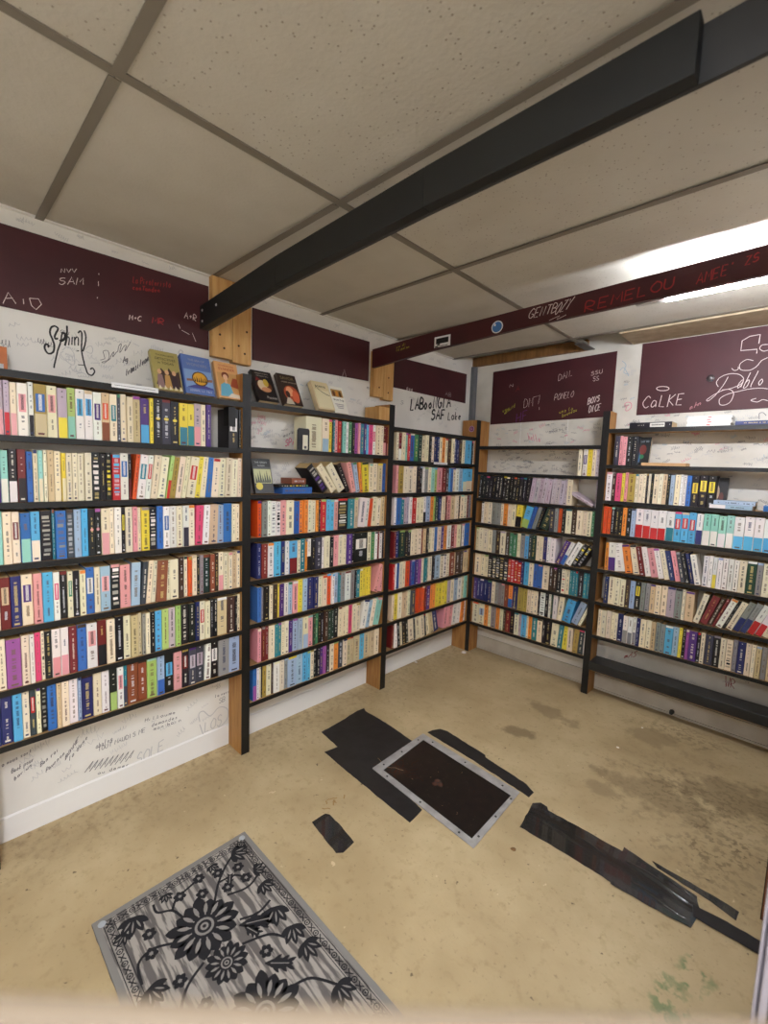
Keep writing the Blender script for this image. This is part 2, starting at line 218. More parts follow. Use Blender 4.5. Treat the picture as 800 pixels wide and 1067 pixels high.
('Lp','redink',4,"-2415,2070 -2416,2069 -2417,2067 -2418,2065 -2419,2064 -2418,2063 -2418,2062 -2417,2061 -2416,2061 -2415,2061 -2414,2063 -2413,2064 -2413,2065 -2413,2067 -2414,2068 -2414,2069 -2415,2070"),
('Lp','redink',4,"-2407,2071 -2407,2069 -2407,2066 -2407,2064 -2407,2062 -2407,2063 -2407,2065 -2407,2067 -2406,2068 -2406,2070 -2405,2071 -2404,2072 -2403,2072 -2402,2072 -2402,2071 -2402,2070 -2402,2069 -2402,2068 -2402,2066 -2402,2064 -2402,2063"),
('Lp','redink',4,"-2392,2066 -2390,2084"),
('Lp','redink',4,"-2395,2081 -2385,2083"),
('Lp','redink',4,"-2378,2076 -2379,2076 -2380,2076 -2381,2076 -2382,2076 -2383,2075 -2383,2074 -2384,2072 -2384,2071 -2384,2070 -2384,2069 -2383,2068 -2382,2068 -2380,2068 -2379,2069 -2378,2070 -2378,2072 -2378,2074 -2378,2076 -2378,2077 -2378,2075 -2378,2073 -2378,2070 -2378,2068"),
('Lp','redink',4,"-2372,2078 -2373,2076 -2373,2072 -2373,2070 -2373,2068 -2373,2069 -2373,2071 -2372,2073 -2372,2075 -2371,2076 -2370,2077 -2369,2078 -2368,2079 -2368,2078 -2367,2077 -2367,2076 -2367,2074 -2367,2072 -2368,2071 -2368,2070"),
('Lp','redink',4,"-2354,2089 -2354,2086 -2354,2081 -2355,2076 -2355,2072 -2356,2071 -2358,2071 -2359,2071 -2360,2072 -2361,2073 -2361,2074 -2361,2075 -2361,2076 -2361,2077 -2360,2078 -2359,2080 -2358,2080 -2357,2080 -2356,2080 -2355,2080"),
('Lp','redink',4,"-2349,2078 -2348,2079 -2346,2079 -2344,2080 -2343,2081 -2344,2082 -2345,2082 -2346,2082 -2347,2081 -2348,2080 -2349,2079 -2349,2078 -2349,2077 -2349,2075 -2348,2074 -2348,2073 -2347,2074 -2346,2075 -2344,2076"),
('Lp','redink',4,"-2337,2085 -2337,2083 -2337,2080 -2338,2077 -2338,2076 -2338,2077 -2337,2079 -2337,2081 -2336,2082 -2336,2083 -2335,2084 -2334,2085 -2333,2085 -2332,2085 -2332,2084 -2331,2084 -2332,2082 -2332,2080 -2332,2078 -2332,2076"),
('Lp','redink',4,"-2361,1948 -2357,1972 -2350,1958 -2339,1975 -2340,1951"),
('Lp','redink',4,"-2335,1952 -2335,1957 -2335,1963 -2334,1970 -2333,1974 -2329,1975 -2325,1975 -2320,1973 -2317,1972 -2316,1970 -2317,1968 -2318,1966 -2320,1964 -2323,1963 -2328,1963 -2332,1962 -2334,1962 -2332,1959 -2327,1957 -2321,1954 -2318,1952"),
('Lp','chalk',2,"-2256,1969 -2250,1953"),
('Lp','chalk',2,"-2244,1948 -2211,1938"),
('Lp','chalk',2,"-2199,1947 -2183,1914"),
('Lw','ink2',2,"-2547,1768 -2544,1769 -2540,1771 -2535,1773 -2532,1776 -2533,1782 -2535,1790 -2537,1797 -2537,1802 -2534,1805 -2529,1807 -2523,1808 -2520,1806 -2518,1801 -2517,1794 -2517,1786 -2518,1779 -2521,1774 -2525,1768 -2529,1763 -2533,1760 -2536,1759 -2540,1759 -2543,1760 -2542,1761 -2538,1763 -2532,1766 -2524,1770 -2518,1774 -2514,1779 -2512,1786 -2510,1792 -2508,1797 -2505,1802 -2503,1805 -2501,1807 -2500,1807 -2501,1803 -2503,1797 -2505,1790 -2505,1787 -2503,1789 -2500,1795 -2496,1801 -2493,1806 -2491,1808 -2490,1809 -2489,1810 -2487,1812 -2486,1817 -2485,1824 -2484,1830 -2482,1835 -2480,1839 -2477,1842 -2475,1844 -2474,1842 -2475,1835 -2478,1824 -2480,1814 -2480,1808 -2478,1811 -2474,1818 -2470,1827 -2467,1833 -2464,1837 -2461,1840 -2458,1841 -2457,1841 -2457,1836 -2460,1828 -2462,1821 -2462,1818 -2460,1821 -2456,1827 -2452,1836 -2449,1842 -2446,1847 -2444,1852 -2442,1855 -2441,1858"),
('Lw','ink2',3,"-2470,1772 -2463,1797 -2461,1778"),
('Lw','ink2',3,"-2467,1781 -2462,1785"),
('Lw','ink2',3,"-2453,1792 -2454,1791 -2455,1791 -2456,1790 -2457,1789 -2458,1787 -2459,1785 -2459,1783 -2459,1782 -2459,1781 -2457,1780 -2456,1780 -2455,1780 -2454,1783 -2454,1787 -2453,1791 -2453,1792 -2453,1789 -2453,1784 -2454,1779 -2455,1774 -2456,1772 -2457,1771 -2459,1771 -2460,1770"),
('Lw','ink2',3,"-2456,1750 -2457,1745 -2457,1739 -2458,1733 -2458,1728 -2458,1726 -2458,1725 -2457,1725"),
('Lw','ink2',3,"-2459,1739 -2455,1742"),
('Lw','ink2',3,"-2451,1743 -2451,1740 -2451,1736 -2452,1732 -2452,1730 -2452,1731 -2451,1734 -2450,1738 -2450,1741 -2449,1743 -2448,1745 -2448,1747 -2447,1748"),
('Lw','ink2',3,"-2437,1756 -2438,1756 -2439,1757 -2440,1756 -2441,1754 -2442,1751 -2442,1747 -2443,1745 -2443,1742 -2443,1740 -2442,1738 -2441,1739 -2440,1741 -2439,1743 -2439,1746 -2438,1749 -2438,1752 -2438,1755 -2437,1756 -2438,1753 -2438,1749 -2438,1744 -2439,1741"),
('Lw','ink2',3,"-2433,1760 -2434,1756 -2434,1752 -2435,1747 -2435,1745 -2435,1746 -2434,1749 -2434,1752 -2433,1756 -2433,1758 -2432,1760 -2431,1761 -2431,1762 -2430,1762 -2430,1760 -2430,1759 -2430,1756 -2430,1752 -2431,1749 -2431,1746"),
('Lw','ink2',3,"-2421,1769 -2422,1769 -2423,1768 -2424,1767 -2424,1766 -2424,1765 -2424,1764 -2424,1763 -2423,1763 -2422,1763 -2422,1760 -2423,1757 -2424,1754 -2424,1752 -2425,1752 -2426,1753 -2426,1754"),
('Lw','ink2',3,"-2415,1776 -2417,1760"),
('Lw','ink2',3,"-2405,1797 -2405,1792 -2406,1784 -2407,1777 -2408,1771 -2408,1769 -2407,1769"),
('Lw','ink2',3,"-2399,1791 -2399,1787 -2399,1782 -2399,1777 -2398,1776 -2398,1779 -2396,1784 -2395,1791 -2394,1795"),
('Lw','ink2',3,"-2385,1803 -2386,1803 -2386,1802 -2387,1802 -2388,1800 -2389,1798 -2390,1795 -2390,1792 -2391,1790 -2391,1788 -2391,1786 -2390,1785 -2390,1784 -2389,1785 -2388,1787 -2387,1789 -2386,1791 -2386,1795 -2385,1799 -2385,1803 -2385,1804 -2385,1802 -2385,1797 -2386,1791 -2386,1788"),
('Lw','ink2',3,"-2381,1805 -2381,1802 -2382,1797 -2382,1792 -2383,1790 -2382,1791 -2382,1795 -2381,1799 -2381,1802 -2380,1805 -2379,1808 -2378,1810 -2378,1812 -2377,1811 -2377,1810 -2377,1807 -2377,1805 -2377,1803 -2378,1799 -2378,1797 -2378,1795"),
('Lw','ink2',3,"-2371,1816 -2373,1800"),
('Lw','ink2',3,"-2370,1823 -2370,1821"),
('Lw','ink2',3,"-2358,1827 -2359,1827 -2360,1826 -2361,1825 -2362,1823 -2363,1820 -2363,1817 -2364,1815 -2364,1812 -2364,1810 -2364,1808 -2363,1807 -2362,1808 -2361,1811 -2360,1814 -2359,1817 -2359,1820 -2358,1823 -2358,1826 -2358,1824 -2359,1819 -2359,1814 -2359,1811"),
('Lw','faint',3,"-2257,1853 -2256,1856 -2253,1860 -2251,1864 -2248,1866 -2245,1866 -2242,1865 -2239,1862 -2238,1860 -2239,1858 -2240,1855 -2243,1852 -2245,1850 -2248,1850 -2251,1850 -2254,1852 -2256,1852"),
('Lw','ink',13,"-733,1860 -740,1784 -712,1792"),
('Lw','ink',13,"-693,1796 -667,1876 -655,1803"),
('Lw','ink',13,"-683,1827 -660,1830"),
('Lw','ink',13,"-645,1803 -645,1819 -644,1843 -642,1866 -638,1881 -632,1885 -624,1883 -616,1878 -610,1873 -609,1868 -610,1862 -612,1855 -616,1851 -622,1848 -631,1846 -639,1845 -642,1843 -637,1843 -628,1842 -617,1841 -610,1839 -608,1834 -607,1827 -609,1819 -613,1814 -619,1810 -629,1807 -639,1805 -645,1803"),
('Lw','ink',13,"-580,1856 -583,1851 -588,1843 -593,1835 -595,1829 -594,1823 -591,1817 -587,1813 -584,1811 -580,1814 -575,1820 -571,1827 -569,1833 -570,1839 -573,1845 -577,1851 -580,1854"),
('Lw','ink',13,"-531,1856 -534,1853 -539,1848 -543,1843 -545,1839 -544,1834 -541,1829 -537,1824 -533,1823 -529,1825 -525,1829 -521,1835 -519,1840 -520,1846 -523,1853 -527,1859 -530,1864"),
('Lw','ink',13,"-496,1828 -489,1906 -462,1833 -455,1910"),
('Lw','ink',13,"-399,1910 -402,1914 -406,1920 -411,1925 -416,1925 -422,1918 -429,1906 -436,1893 -440,1882 -442,1873 -443,1865 -442,1858 -439,1852 -436,1847 -431,1842 -425,1839 -420,1839 -415,1842 -411,1848 -407,1854 -404,1860 -402,1866 -401,1871 -401,1876 -402,1879 -406,1878 -411,1875 -417,1872 -420,1870"),
('Lw','ink',13,"-381,1844 -373,1929"),
('Lw','ink',13,"-337,1850 -308,1937 -292,1861"),
('Lw','ink',13,"-325,1886 -299,1888"),
('Lw','ink',13,"-472,1808 -475,1811 -478,1815 -482,1818 -486,1820 -491,1817 -497,1812 -502,1806 -505,1801 -506,1797 -505,1794 -503,1791 -499,1788 -495,1787 -488,1787 -482,1787 -478,1785 -476,1781 -474,1776 -475,1770 -476,1765 -480,1760 -485,1755 -490,1750 -496,1748 -501,1748 -506,1750 -510,1753 -513,1755"),
('Lw','ink',13,"-459,1753 -430,1826 -414,1759"),
('Lw','ink',13,"-447,1783 -420,1784"),
('Lw','ink',13,"-358,1833 -396,1827 -402,1758"),
('Lw','ink',13,"-400,1791 -369,1794"),
('Lw','ink',9,"-310,1820 -315,1762 -289,1766"),
('Lw','ink',9,"-246,1802 -248,1802 -252,1803 -256,1803 -260,1802 -263,1799 -266,1796 -269,1792 -270,1789 -269,1784 -268,1779 -265,1775 -263,1772 -259,1772 -255,1774 -251,1776 -247,1780 -246,1786 -246,1793 -246,1800 -246,1802 -245,1798 -245,1789 -245,1780 -245,1773"),
('Lw','ink',9,"-223,1831 -227,1777"),
('Lw','ink',9,"-204,1805 -209,1800 -217,1794 -224,1787 -227,1782 -224,1780 -218,1779 -211,1779 -206,1779"),
('Lw','ink',9,"-180,1795 -175,1796 -168,1798 -162,1801 -158,1803 -158,1805 -161,1808 -164,1810 -168,1811 -172,1808 -176,1803 -180,1797 -181,1793 -181,1789 -179,1787 -176,1785 -173,1784 -170,1784 -166,1785 -162,1786 -159,1787"),
('Lw','ink2',2,"-810,1835 -814,1836 -820,1837 -827,1838 -831,1838 -833,1836 -834,1833 -834,1830 -832,1827 -828,1826 -822,1825 -816,1825 -813,1823 -814,1821 -817,1819 -821,1816 -825,1815 -829,1814 -834,1815 -839,1816 -842,1817"),
('Lp','chalk',3,"-790,1925 -792,1904"),
('Lp','chalk',3,"-790,1925 -788,1926 -786,1927 -783,1927 -781,1927 -780,1926 -779,1923 -779,1920 -779,1918 -780,1916 -782,1914 -784,1913 -785,1912 -787,1913 -788,1914 -790,1915 -791,1916"),
('Lp','chalk',3,"-761,1924 -763,1923 -765,1922 -767,1920 -768,1919 -768,1917 -766,1915 -764,1913 -763,1912 -761,1913 -759,1915 -757,1917 -756,1919 -757,1921 -758,1922 -760,1923 -761,1924"),
('Lp','chalk',3,"-745,1924 -747,1899"),
('Lp','chalk',3,"-745,1922 -743,1923 -740,1924 -737,1925 -735,1925 -734,1923 -734,1921 -733,1918 -734,1916 -735,1914 -736,1912 -738,1911 -740,1911 -741,1911 -743,1912 -745,1913 -746,1913"),
('Lp','faint',2,"-370,1934 -351,1961 -337,1932"),
('Lp','faint',2,"-363,1945 -343,1944"),
('Lp','faint',2,"-329,1933 -329,1939 -329,1947 -329,1955 -326,1960 -321,1961 -314,1961 -306,1959 -302,1957 -300,1955 -300,1952 -302,1949 -305,1948 -311,1947 -318,1947 -325,1947 -328,1946 -324,1946 -315,1945 -306,1944 -300,1942 -298,1940 -297,1938 -298,1936 -301,1934 -306,1933 -315,1933 -323,1933 -329,1933"),
('Lp','chalk',2,"-1346,1907 -1333,1947 -1318,1907"),
('M','chalk',3,"1050,2104 1049,2106 1048,2109 1046,2111 1043,2111 1040,2109 1035,2105 1031,2100 1027,2095 1025,2091 1024,2087 1024,2083 1024,2079 1025,2077 1027,2075 1030,2074 1032,2073 1035,2074 1037,2076 1040,2078 1042,2080 1043,2082 1044,2084 1044,2086 1044,2087 1043,2088 1040,2089 1038,2089 1036,2090"),
('M','chalk',3,"1076,2112 1059,2111 1046,2073 1064,2073"),
('M','chalk',3,"1052,2091 1066,2091"),
('M','chalk',3,"1073,2075 1085,2111 1089,2074 1101,2110"),
('M','chalk',3,"1108,2075 1121,2113"),
('M','chalk',3,"1110,2112 1130,2111"),
('M','chalk',3,"1124,2077 1126,2084 1129,2096 1132,2106 1136,2113 1139,2115 1143,2114 1147,2111 1149,2108 1149,2105 1148,2102 1146,2099 1143,2097 1140,2096 1135,2095 1131,2095 1130,2095 1132,2094 1137,2094 1142,2093 1145,2091 1146,2089 1145,2086 1144,2083 1141,2080 1137,2078 1132,2077 1127,2075 1123,2074"),
('M','chalk',3,"1168,2112 1164,2109 1159,2103 1154,2098 1150,2092 1147,2088 1145,2085 1144,2081 1144,2078 1143,2074 1143,2070 1143,2067 1144,2066 1147,2067 1151,2071 1155,2075 1158,2079 1161,2084 1164,2090 1167,2096 1169,2101 1169,2104 1169,2107 1167,2109 1167,2110"),
('M','chalk',3,"1181,2114 1196,2117 1160,2072 1174,2073"),
('M','chalk',3,"1203,2117 1202,2099 1221,2122"),
('M','chalk',3,"1201,2098 1188,2077"),
('M','chalk',2,"1117,2047 1162,2058 1151,2044 1190,2056"),
('M','redink',5,"1264,2051 1265,2059 1265,2072 1266,2084 1270,2091 1276,2093 1285,2092 1293,2088 1299,2085 1301,2082 1300,2078 1297,2074 1294,2071 1287,2070 1278,2070 1270,2070 1267,2069 1271,2065 1281,2060 1291,2055 1298,2052"),
('M','redink',5,"1352,2095 1320,2094 1315,2055 1347,2056"),
('M','redink',5,"1317,2075 1343,2074"),
('M','redink',5,"1363,2059 1371,2095 1384,2074 1402,2100 1401,2061"),
('M','redink',5,"1444,2101 1414,2099 1410,2063 1440,2065"),
('M','redink',5,"1412,2081 1436,2084"),
('M','redink',5,"1459,2102 1455,2065 1481,2067"),
('M','redink',5,"1519,2108 1515,2105 1510,2101 1504,2096 1501,2092 1499,2088 1499,2085 1500,2081 1502,2078 1505,2075 1508,2073 1512,2071 1515,2071 1519,2071 1523,2073 1527,2076 1530,2079 1532,2083 1533,2088 1533,2093 1532,2098 1529,2101 1526,2103 1522,2105 1519,2106"),
('M','redink',5,"1544,2109 1543,2103 1542,2095 1541,2087 1541,2081 1543,2077 1546,2074 1550,2073 1554,2073 1557,2074 1562,2075 1565,2078 1568,2082 1570,2088 1570,2096 1571,2104 1571,2110"),
('M','redink',4,"1639,2067 1651,2103 1657,2068"),
('M','redink',4,"1643,2079 1654,2079"),
('M','redink',4,"1662,2069 1666,2103 1672,2083 1681,2106 1680,2070"),
('M','redink',4,"1702,2108 1687,2106 1684,2071 1699,2076"),
('M','redink',4,"1686,2090 1698,2090"),
('M','redink',4,"1724,2110 1710,2110 1707,2076 1721,2077"),
('M','redink',4,"1708,2092 1720,2094"),
('M','redink',4,"1737,2113 1735,2107"),
('M','redink',4,"1771,2120 1784,2123 1769,2094 1782,2096"),
('M','redink',4,"1802,2122 1802,2123 1800,2124 1799,2125 1798,2125 1796,2124 1794,2122 1792,2120 1791,2118 1791,2116 1791,2114 1792,2112 1793,2111 1795,2111 1797,2111 1799,2112 1800,2111 1801,2110 1802,2108 1802,2106 1801,2104 1800,2103 1798,2101 1796,2100 1794,2099 1793,2099 1791,2100 1789,2100 1788,2101"),
('M','yellow',2,"235,2073 236,2072 236,2070 237,2068 239,2067 240,2068 241,2070 242,2073 243,2075"),
('M','yellow',2,"252,2075 252,2074 252,2073 252,2071 252,2070 253,2069 254,2069 255,2069 256,2069 257,2070 258,2070 259,2071 260,2072 260,2073 260,2075 260,2076 261,2076 261,2075 261,2074 260,2071 260,2070"),
('M','yellow',2,"289,2087 289,2084 289,2081 289,2077 288,2075 287,2073 285,2073 283,2073 282,2073 281,2073 280,2074 280,2076 280,2077 282,2078 283,2079 284,2080 286,2080 287,2080 288,2079 289,2079"),
('M','yellow',2,"299,2081 298,2075"),
('M','yellow',2,"299,2084 299,2085"),
('M','yellow',2,"238,2063 238,2061 237,2058 237,2054 237,2052 237,2051 238,2050 239,2050"),
('M','yellow',2,"256,2058 255,2059 254,2059 253,2059 252,2059 251,2058 250,2057 249,2056 249,2055 249,2054 249,2053 250,2052 251,2051 252,2052 254,2052 255,2053 256,2054 256,2055 256,2056 256,2057 256,2058 256,2057 256,2055 256,2053 256,2052"),
('M','yellow',2,"271,2059 270,2047"),
('M','yellow',2,"271,2058 272,2058 273,2059 275,2059 276,2059 277,2058 277,2057 277,2056 277,2055 276,2054 275,2054 274,2053 273,2053 272,2053 271,2054 270,2054"),
('M','yellow',2,"291,2060 290,2060 289,2061 288,2061 287,2060 286,2060 285,2059 284,2058 284,2057 284,2056 284,2054 285,2053 286,2053 287,2053 288,2054 290,2055 290,2056 291,2057 291,2059 291,2060 291,2059 291,2057 291,2055 291,2054"),
('M','yellow',2,"299,2067 299,2064 298,2061 298,2058 298,2055 298,2054 299,2054 300,2054"),
('M','yellow',2,"316,2062 314,2062 313,2062 312,2061 311,2061 310,2060 310,2059 309,2058 309,2057 310,2056 311,2055 312,2055 313,2055 314,2055 315,2056 316,2056 316,2058 316,2060 316,2061 316,2062 316,2061 317,2059 317,2057 317,2055"),
('M','yellow',2,"322,2062 322,2060 322,2059 322,2057 322,2056 322,2057 323,2058 323,2060 324,2060 325,2061 326,2062 327,2062 328,2062 328,2061 328,2060 328,2058 328,2057 328,2056"),
('Bp','chalk',2,"677,2021 677,2030 676,2042 677,2055 678,2064 681,2067 685,2067 689,2065 692,2064 695,2062 696,2059 697,2056 698,2052 697,2047 696,2041 694,2036 692,2031 688,2028 684,2026 680,2025 677,2024"),
('Bp','chalk',2,"704,2031 716,2076 726,2036"),
('Bp','chalk',2,"709,2050 722,2053"),
('Bp','chalk',2,"731,2038 732,2080 749,2042 750,2084"),
('Bp','chalk',2,"761,2046 763,2052"),
('Bp','chalk',2,"907,2057 906,2057 904,2058 902,2059 900,2059 898,2058 895,2057 893,2055 892,2054 891,2053 892,2051 893,2050 895,2049 897,2049 900,2049 903,2049 905,2048 906,2047 907,2046 907,2044 907,2043 905,2041 903,2038 900,2037 898,2035 896,2035 893,2036 891,2037 889,2038"),
('Bp','chalk',2,"932,2061 931,2062 929,2062 927,2062 925,2062 923,2062 921,2061 918,2060 917,2058 917,2057 917,2055 919,2053 920,2052 922,2051 925,2051 928,2052 930,2051 931,2050 932,2049 932,2047 932,2045 930,2044 928,2042 926,2041 923,2040 921,2040 919,2041 916,2042 915,2042"),
('Bp','chalk',2,"941,2064 940,2061 940,2055 940,2050 940,2046 942,2044 944,2043 946,2042 948,2042 951,2043 953,2044 955,2046 957,2048 957,2053 957,2058 957,2064 957,2068"),
('Bp','chalk',2,"919,2023 918,2024 916,2025 915,2026 913,2027 911,2026 909,2024 907,2022 906,2021 906,2019 906,2017 907,2015 909,2013 911,2013 913,2013 915,2013 917,2012 918,2010 919,2007 919,2005 918,2003 917,2001 915,2000 913,1999 911,1998 909,1999 907,2000 906,2001 904,2002"),
('Bp','chalk',2,"939,2024 938,2024 937,2026 935,2027 934,2027 932,2026 930,2025 928,2024 927,2022 927,2021 927,2019 928,2017 929,2015 931,2014 933,2013 936,2011 937,2010 938,2009 939,2008 939,2007 939,2006 938,2004 936,2002 934,2001 932,2000 930,2000 928,2001 926,2002 925,2003"),
('Bp','chalk',2,"657,1895 658,1904 660,1917 662,1930 665,1939 668,1941 672,1939 675,1936 677,1932 677,1928 676,1924 674,1919 672,1915 669,1914 666,1913 662,1913 660,1913"),
('Bp','chalk',2,"696,1939 693,1936 690,1931 686,1926 684,1921 682,1916 681,1911 681,1906 682,1902 683,1900 684,1899 686,1899 688,1899 690,1900 693,1901 695,1903 697,1906 698,1911 700,1917 701,1923 701,1928 700,1931 699,1934 697,1937 696,1939"),
('Bp','chalk',2,"702,1901 710,1940 713,1916 725,1943 719,1903"),
('Bp','chalk',2,"746,1944 731,1944 724,1902 738,1903"),
('Bp','chalk',2,"728,1924 739,1923"),
('Bp','chalk',2,"753,1946 745,1904 759,1907"),
('Bp','chalk',2,"783,1947 780,1943 777,1939 774,1934 771,1930 770,1926 770,1923 770,1919 770,1916 771,1914 772,1911 774,1909 776,1908 778,1909 780,1911 783,1914 784,1917 786,1921 787,1926 788,1932 788,1936 787,1940 786,1944 784,1946 783,1949"),
('Bp','chalk',2,"437,1858 437,1870 437,1889 438,1907 440,1919 444,1922 449,1921 455,1917 459,1913 462,1908 464,1903 465,1897 465,1891 464,1884 463,1878 460,1871 457,1866 452,1863 447,1862 441,1861 437,1860"),
('Bp','chalk',2,"474,1863 478,1923 489,1891 502,1926 503,1867"),
('Bp','chalk',2,"505,1929 554,1938 544,1880"),
('Bp','chalk',2,"553,1859 554,1839"),
('Bp','purple',5,"384,1760 387,1821"),
('Bp','purple',5,"416,1765 419,1829"),
('Bp','purple',5,"386,1787 418,1798"),
('Bp','purple',5,"466,1842 435,1836 433,1774"),
('Bp','purple',5,"434,1801 459,1809"),
('Bp','yellow',2,"280,1850 278,1850 277,1850 275,1850 274,1850 273,1848 273,1847 273,1845 273,1844 275,1844 276,1844 278,1844 279,1844 278,1843 278,1842 277,1841 276,1840 274,1839 273,1838 272,1838 271,1838"),
('Bp','yellow',2,"299,1861 298,1860 296,1860 294,1859 293,1858 291,1856 290,1853 289,1851 289,1849 289,1847 290,1846 291,1845 292,1845 294,1846 295,1848 297,1850 298,1852 299,1854 299,1856 299,1858 299,1857 299,1853 299,1850 299,1847"),
('Bp','yellow',2,"307,1861 308,1859 308,1855 310,1852 311,1852 312,1854 313,1858 315,1863 315,1866"),
('Bp','yellow',2,"288,1833 288,1830 288,1826 288,1822 287,1820 288,1821 288,1824 288,1827 289,1830 289,1832 290,1834 291,1835 291,1833 291,1829 291,1826 291,1824 292,1825 292,1828 292,1832 293,1834 293,1836 294,1837 295,1838 295,1836 295,1832 295,1828 295,1825"),
('Bp','yellow',2,"306,1846 305,1846 304,1845 303,1845 302,1844 301,1842 301,1839 300,1837 300,1835 300,1833 300,1832 301,1831 302,1831 303,1831 304,1832 305,1833 306,1835 306,1837 306,1841 306,1844 306,1845 306,1843 306,1840 306,1836 306,1833"),
('Bp','yellow',2,"314,1859 314,1855 314,1850 314,1845 314,1841 314,1840 315,1840 316,1840"),
('Bp','yellow',2,"312,1848 317,1853"),
('Bp','yellow',2,"324,1869 324,1863 323,1856 323,1849 323,1844 323,1847 323,1850 324,1852 325,1854 325,1856 326,1857 327,1858 328,1858 328,1857 329,1856 329,1854 329,1852 328,1850 328,1848"),
('Bp','yellow',2,"336,1865 336,1852"),
('Bp','yellow',2,"337,1871 337,1868"),
('Bp','yellow',2,"348,1884 348,1880 348,1875 347,1869 347,1864 348,1862 349,1862"),
('Bp','yellow',2,"365,1895 364,1890 364,1883 364,1876 364,1870 363,1868 361,1868 360,1869 359,1869 358,1870 358,1871 358,1872 358,1874 358,1875 359,1878 360,1880 361,1881 362,1882 363,1882 363,1881 364,1881"),
('Bp','yellow',2,"700,1817 700,1815 700,1813 700,1810 700,1808 701,1807 702,1805 703,1805 704,1805 705,1805 706,1806 707,1808 708,1810 709,1812 709,1816 709,1818 709,1819 709,1817 709,1813 709,1809 709,1806"),
('Bp','yellow',2,"717,1821 717,1819 717,1815 717,1811 717,1809 717,1810 718,1812 718,1815 718,1817 719,1819 721,1820 722,1822 723,1822 724,1822 724,1821 725,1820 725,1818 725,1816 725,1814 725,1811 725,1810"),
('Bp','yellow',2,"735,1819 736,1820 739,1820 741,1820 743,1821 743,1822 742,1824 740,1826 739,1826 737,1825 736,1823 735,1820 734,1818 734,1816 735,1814 736,1813 737,1812 739,1812 740,1814 742,1816 743,1817"),
('Bp','yellow',2,"765,1842 765,1838 764,1832 764,1825 764,1820 764,1819 765,1819 766,1819 766,1820"),
('Bp','yellow',2,"788,1835 787,1835 785,1836 784,1836 782,1836 781,1834 780,1831 779,1828 779,1826 779,1824 780,1823 781,1822 782,1821 783,1822 785,1823 786,1824 787,1826 788,1828 788,1831 788,1834 788,1835 788,1833 788,1830 788,1825 789,1823"),
('Bp','yellow',2,"722,1804 722,1799 722,1791 722,1784 722,1779 723,1778 725,1779 727,1780 728,1782 729,1784 730,1786 730,1789 729,1790 729,1791 728,1792 727,1792 726,1792 725,1791 724,1790 723,1788 722,1787"),
('Bp','yellow',2,"740,1797 739,1795 738,1793 737,1791 736,1789 736,1787 737,1786 739,1785 740,1785 741,1787 742,1789 743,1792 744,1794 743,1796 742,1797 741,1798 740,1798"),
('Bp','yellow',2,"751,1801 751,1800 751,1797 751,1795 751,1793 751,1792 752,1791 753,1790 754,1790 755,1791 756,1792 757,1794 757,1795 758,1798 758,1801 758,1803 758,1804 758,1802 758,1798 758,1794 758,1791"),
('Bp','yellow',2,"765,1807 765,1805 765,1801 765,1798 765,1796 765,1797 765,1799 765,1802 766,1804 767,1805 768,1807 769,1808 770,1809 771,1808 771,1807 772,1806 772,1804 772,1801 772,1799 771,1797"),
('Bp','yellow',2,"779,1806 781,1807 783,1808 785,1809 786,1811 786,1812 785,1814 784,1815 783,1815 782,1814 781,1812 780,1809 779,1807 779,1805 780,1804 781,1802 782,1802 783,1802 784,1803 785,1804 786,1805"),
('Bp','yellow',2,"801,1820 800,1820 799,1821 797,1822 796,1822 795,1820 794,1818 793,1815 793,1813 793,1811 794,1808 795,1806 796,1806 797,1806 798,1808 800,1810 800,1813 801,1815 801,1818 801,1820 801,1821 801,1819 801,1816 801,1812 801,1809"),
('Bp','yellow',2,"807,1824 807,1822 807,1819 807,1816 807,1813 808,1813 809,1812 810,1812 811,1813 811,1814 812,1815 813,1816 814,1818 814,1820 814,1823 814,1826 814,1824 814,1820 814,1816 814,1813"),
('Bp','chalk',4,"882,1849 883,1858 884,1871 885,1883 887,1891 890,1894 893,1892 896,1889 897,1887 898,1885 898,1882 897,1879 895,1877 893,1876 889,1875 886,1874 885,1873 887,1873 890,1873 894,1873 897,1872 898,1869 898,1866 897,1862 895,1859 893,1857 889,1855 885,1854 883,1853"),
('Bp','chalk',4,"913,1899 911,1895 909,1890 906,1885 904,1880 903,1876 903,1872 903,1869 903,1866 904,1864 905,1861 907,1860 909,1859 910,1860 912,1862 914,1865 916,1868 917,1873 917,1879 918,1884 918,1889 917,1892 916,1894 914,1896 913,1897"),
('Bp','chalk',4,"924,1901 929,1881 938,1902"),
('Bp','chalk',4,"929,1881 924,1863"),
('Bp','chalk',4,"953,1899 953,1901 952,1903 951,1905 949,1905 948,1904 945,1901 944,1898 942,1895 942,1893 942,1891 943,1890 944,1888 945,1888 947,1888 949,1888 951,1887 951,1885 951,1882 951,1878 951,1876 949,1873 948,1871 946,1869 944,1868 942,1868 941,1869 939,1871 938,1871"),
('Bp','chalk',4,"893,1803 894,1811 895,1823 896,1835 898,1843 900,1844 902,1843 905,1839 907,1836 908,1834 909,1832 909,1829 909,1826 908,1821 907,1816 905,1810 903,1806 901,1803 897,1801 895,1800 893,1799"),
('Bp','chalk',4,"915,1803 920,1845"),
('Bp','chalk',4,"947,1845 946,1846 945,1848 943,1849 942,1849 939,1847 937,1843 935,1839 933,1834 932,1830 931,1825 932,1821 932,1817 933,1813 934,1810 935,1807 937,1806 938,1807 940,1810 942,1812 943,1814"),
('Bp','chalk',4,"965,1854 952,1850 948,1810 960,1813"),
('Bp','chalk',4,"950,1831 960,1833"),
('Bp','chalk',2,"316,2015 316,2019 316,2025 317,2030 319,2033 323,2031 329,2026 336,2021 340,2019 342,2022 342,2028 341,2035 341,2039"),
('Bp','darkred',4,"369,1982 382,2018 393,1986"),
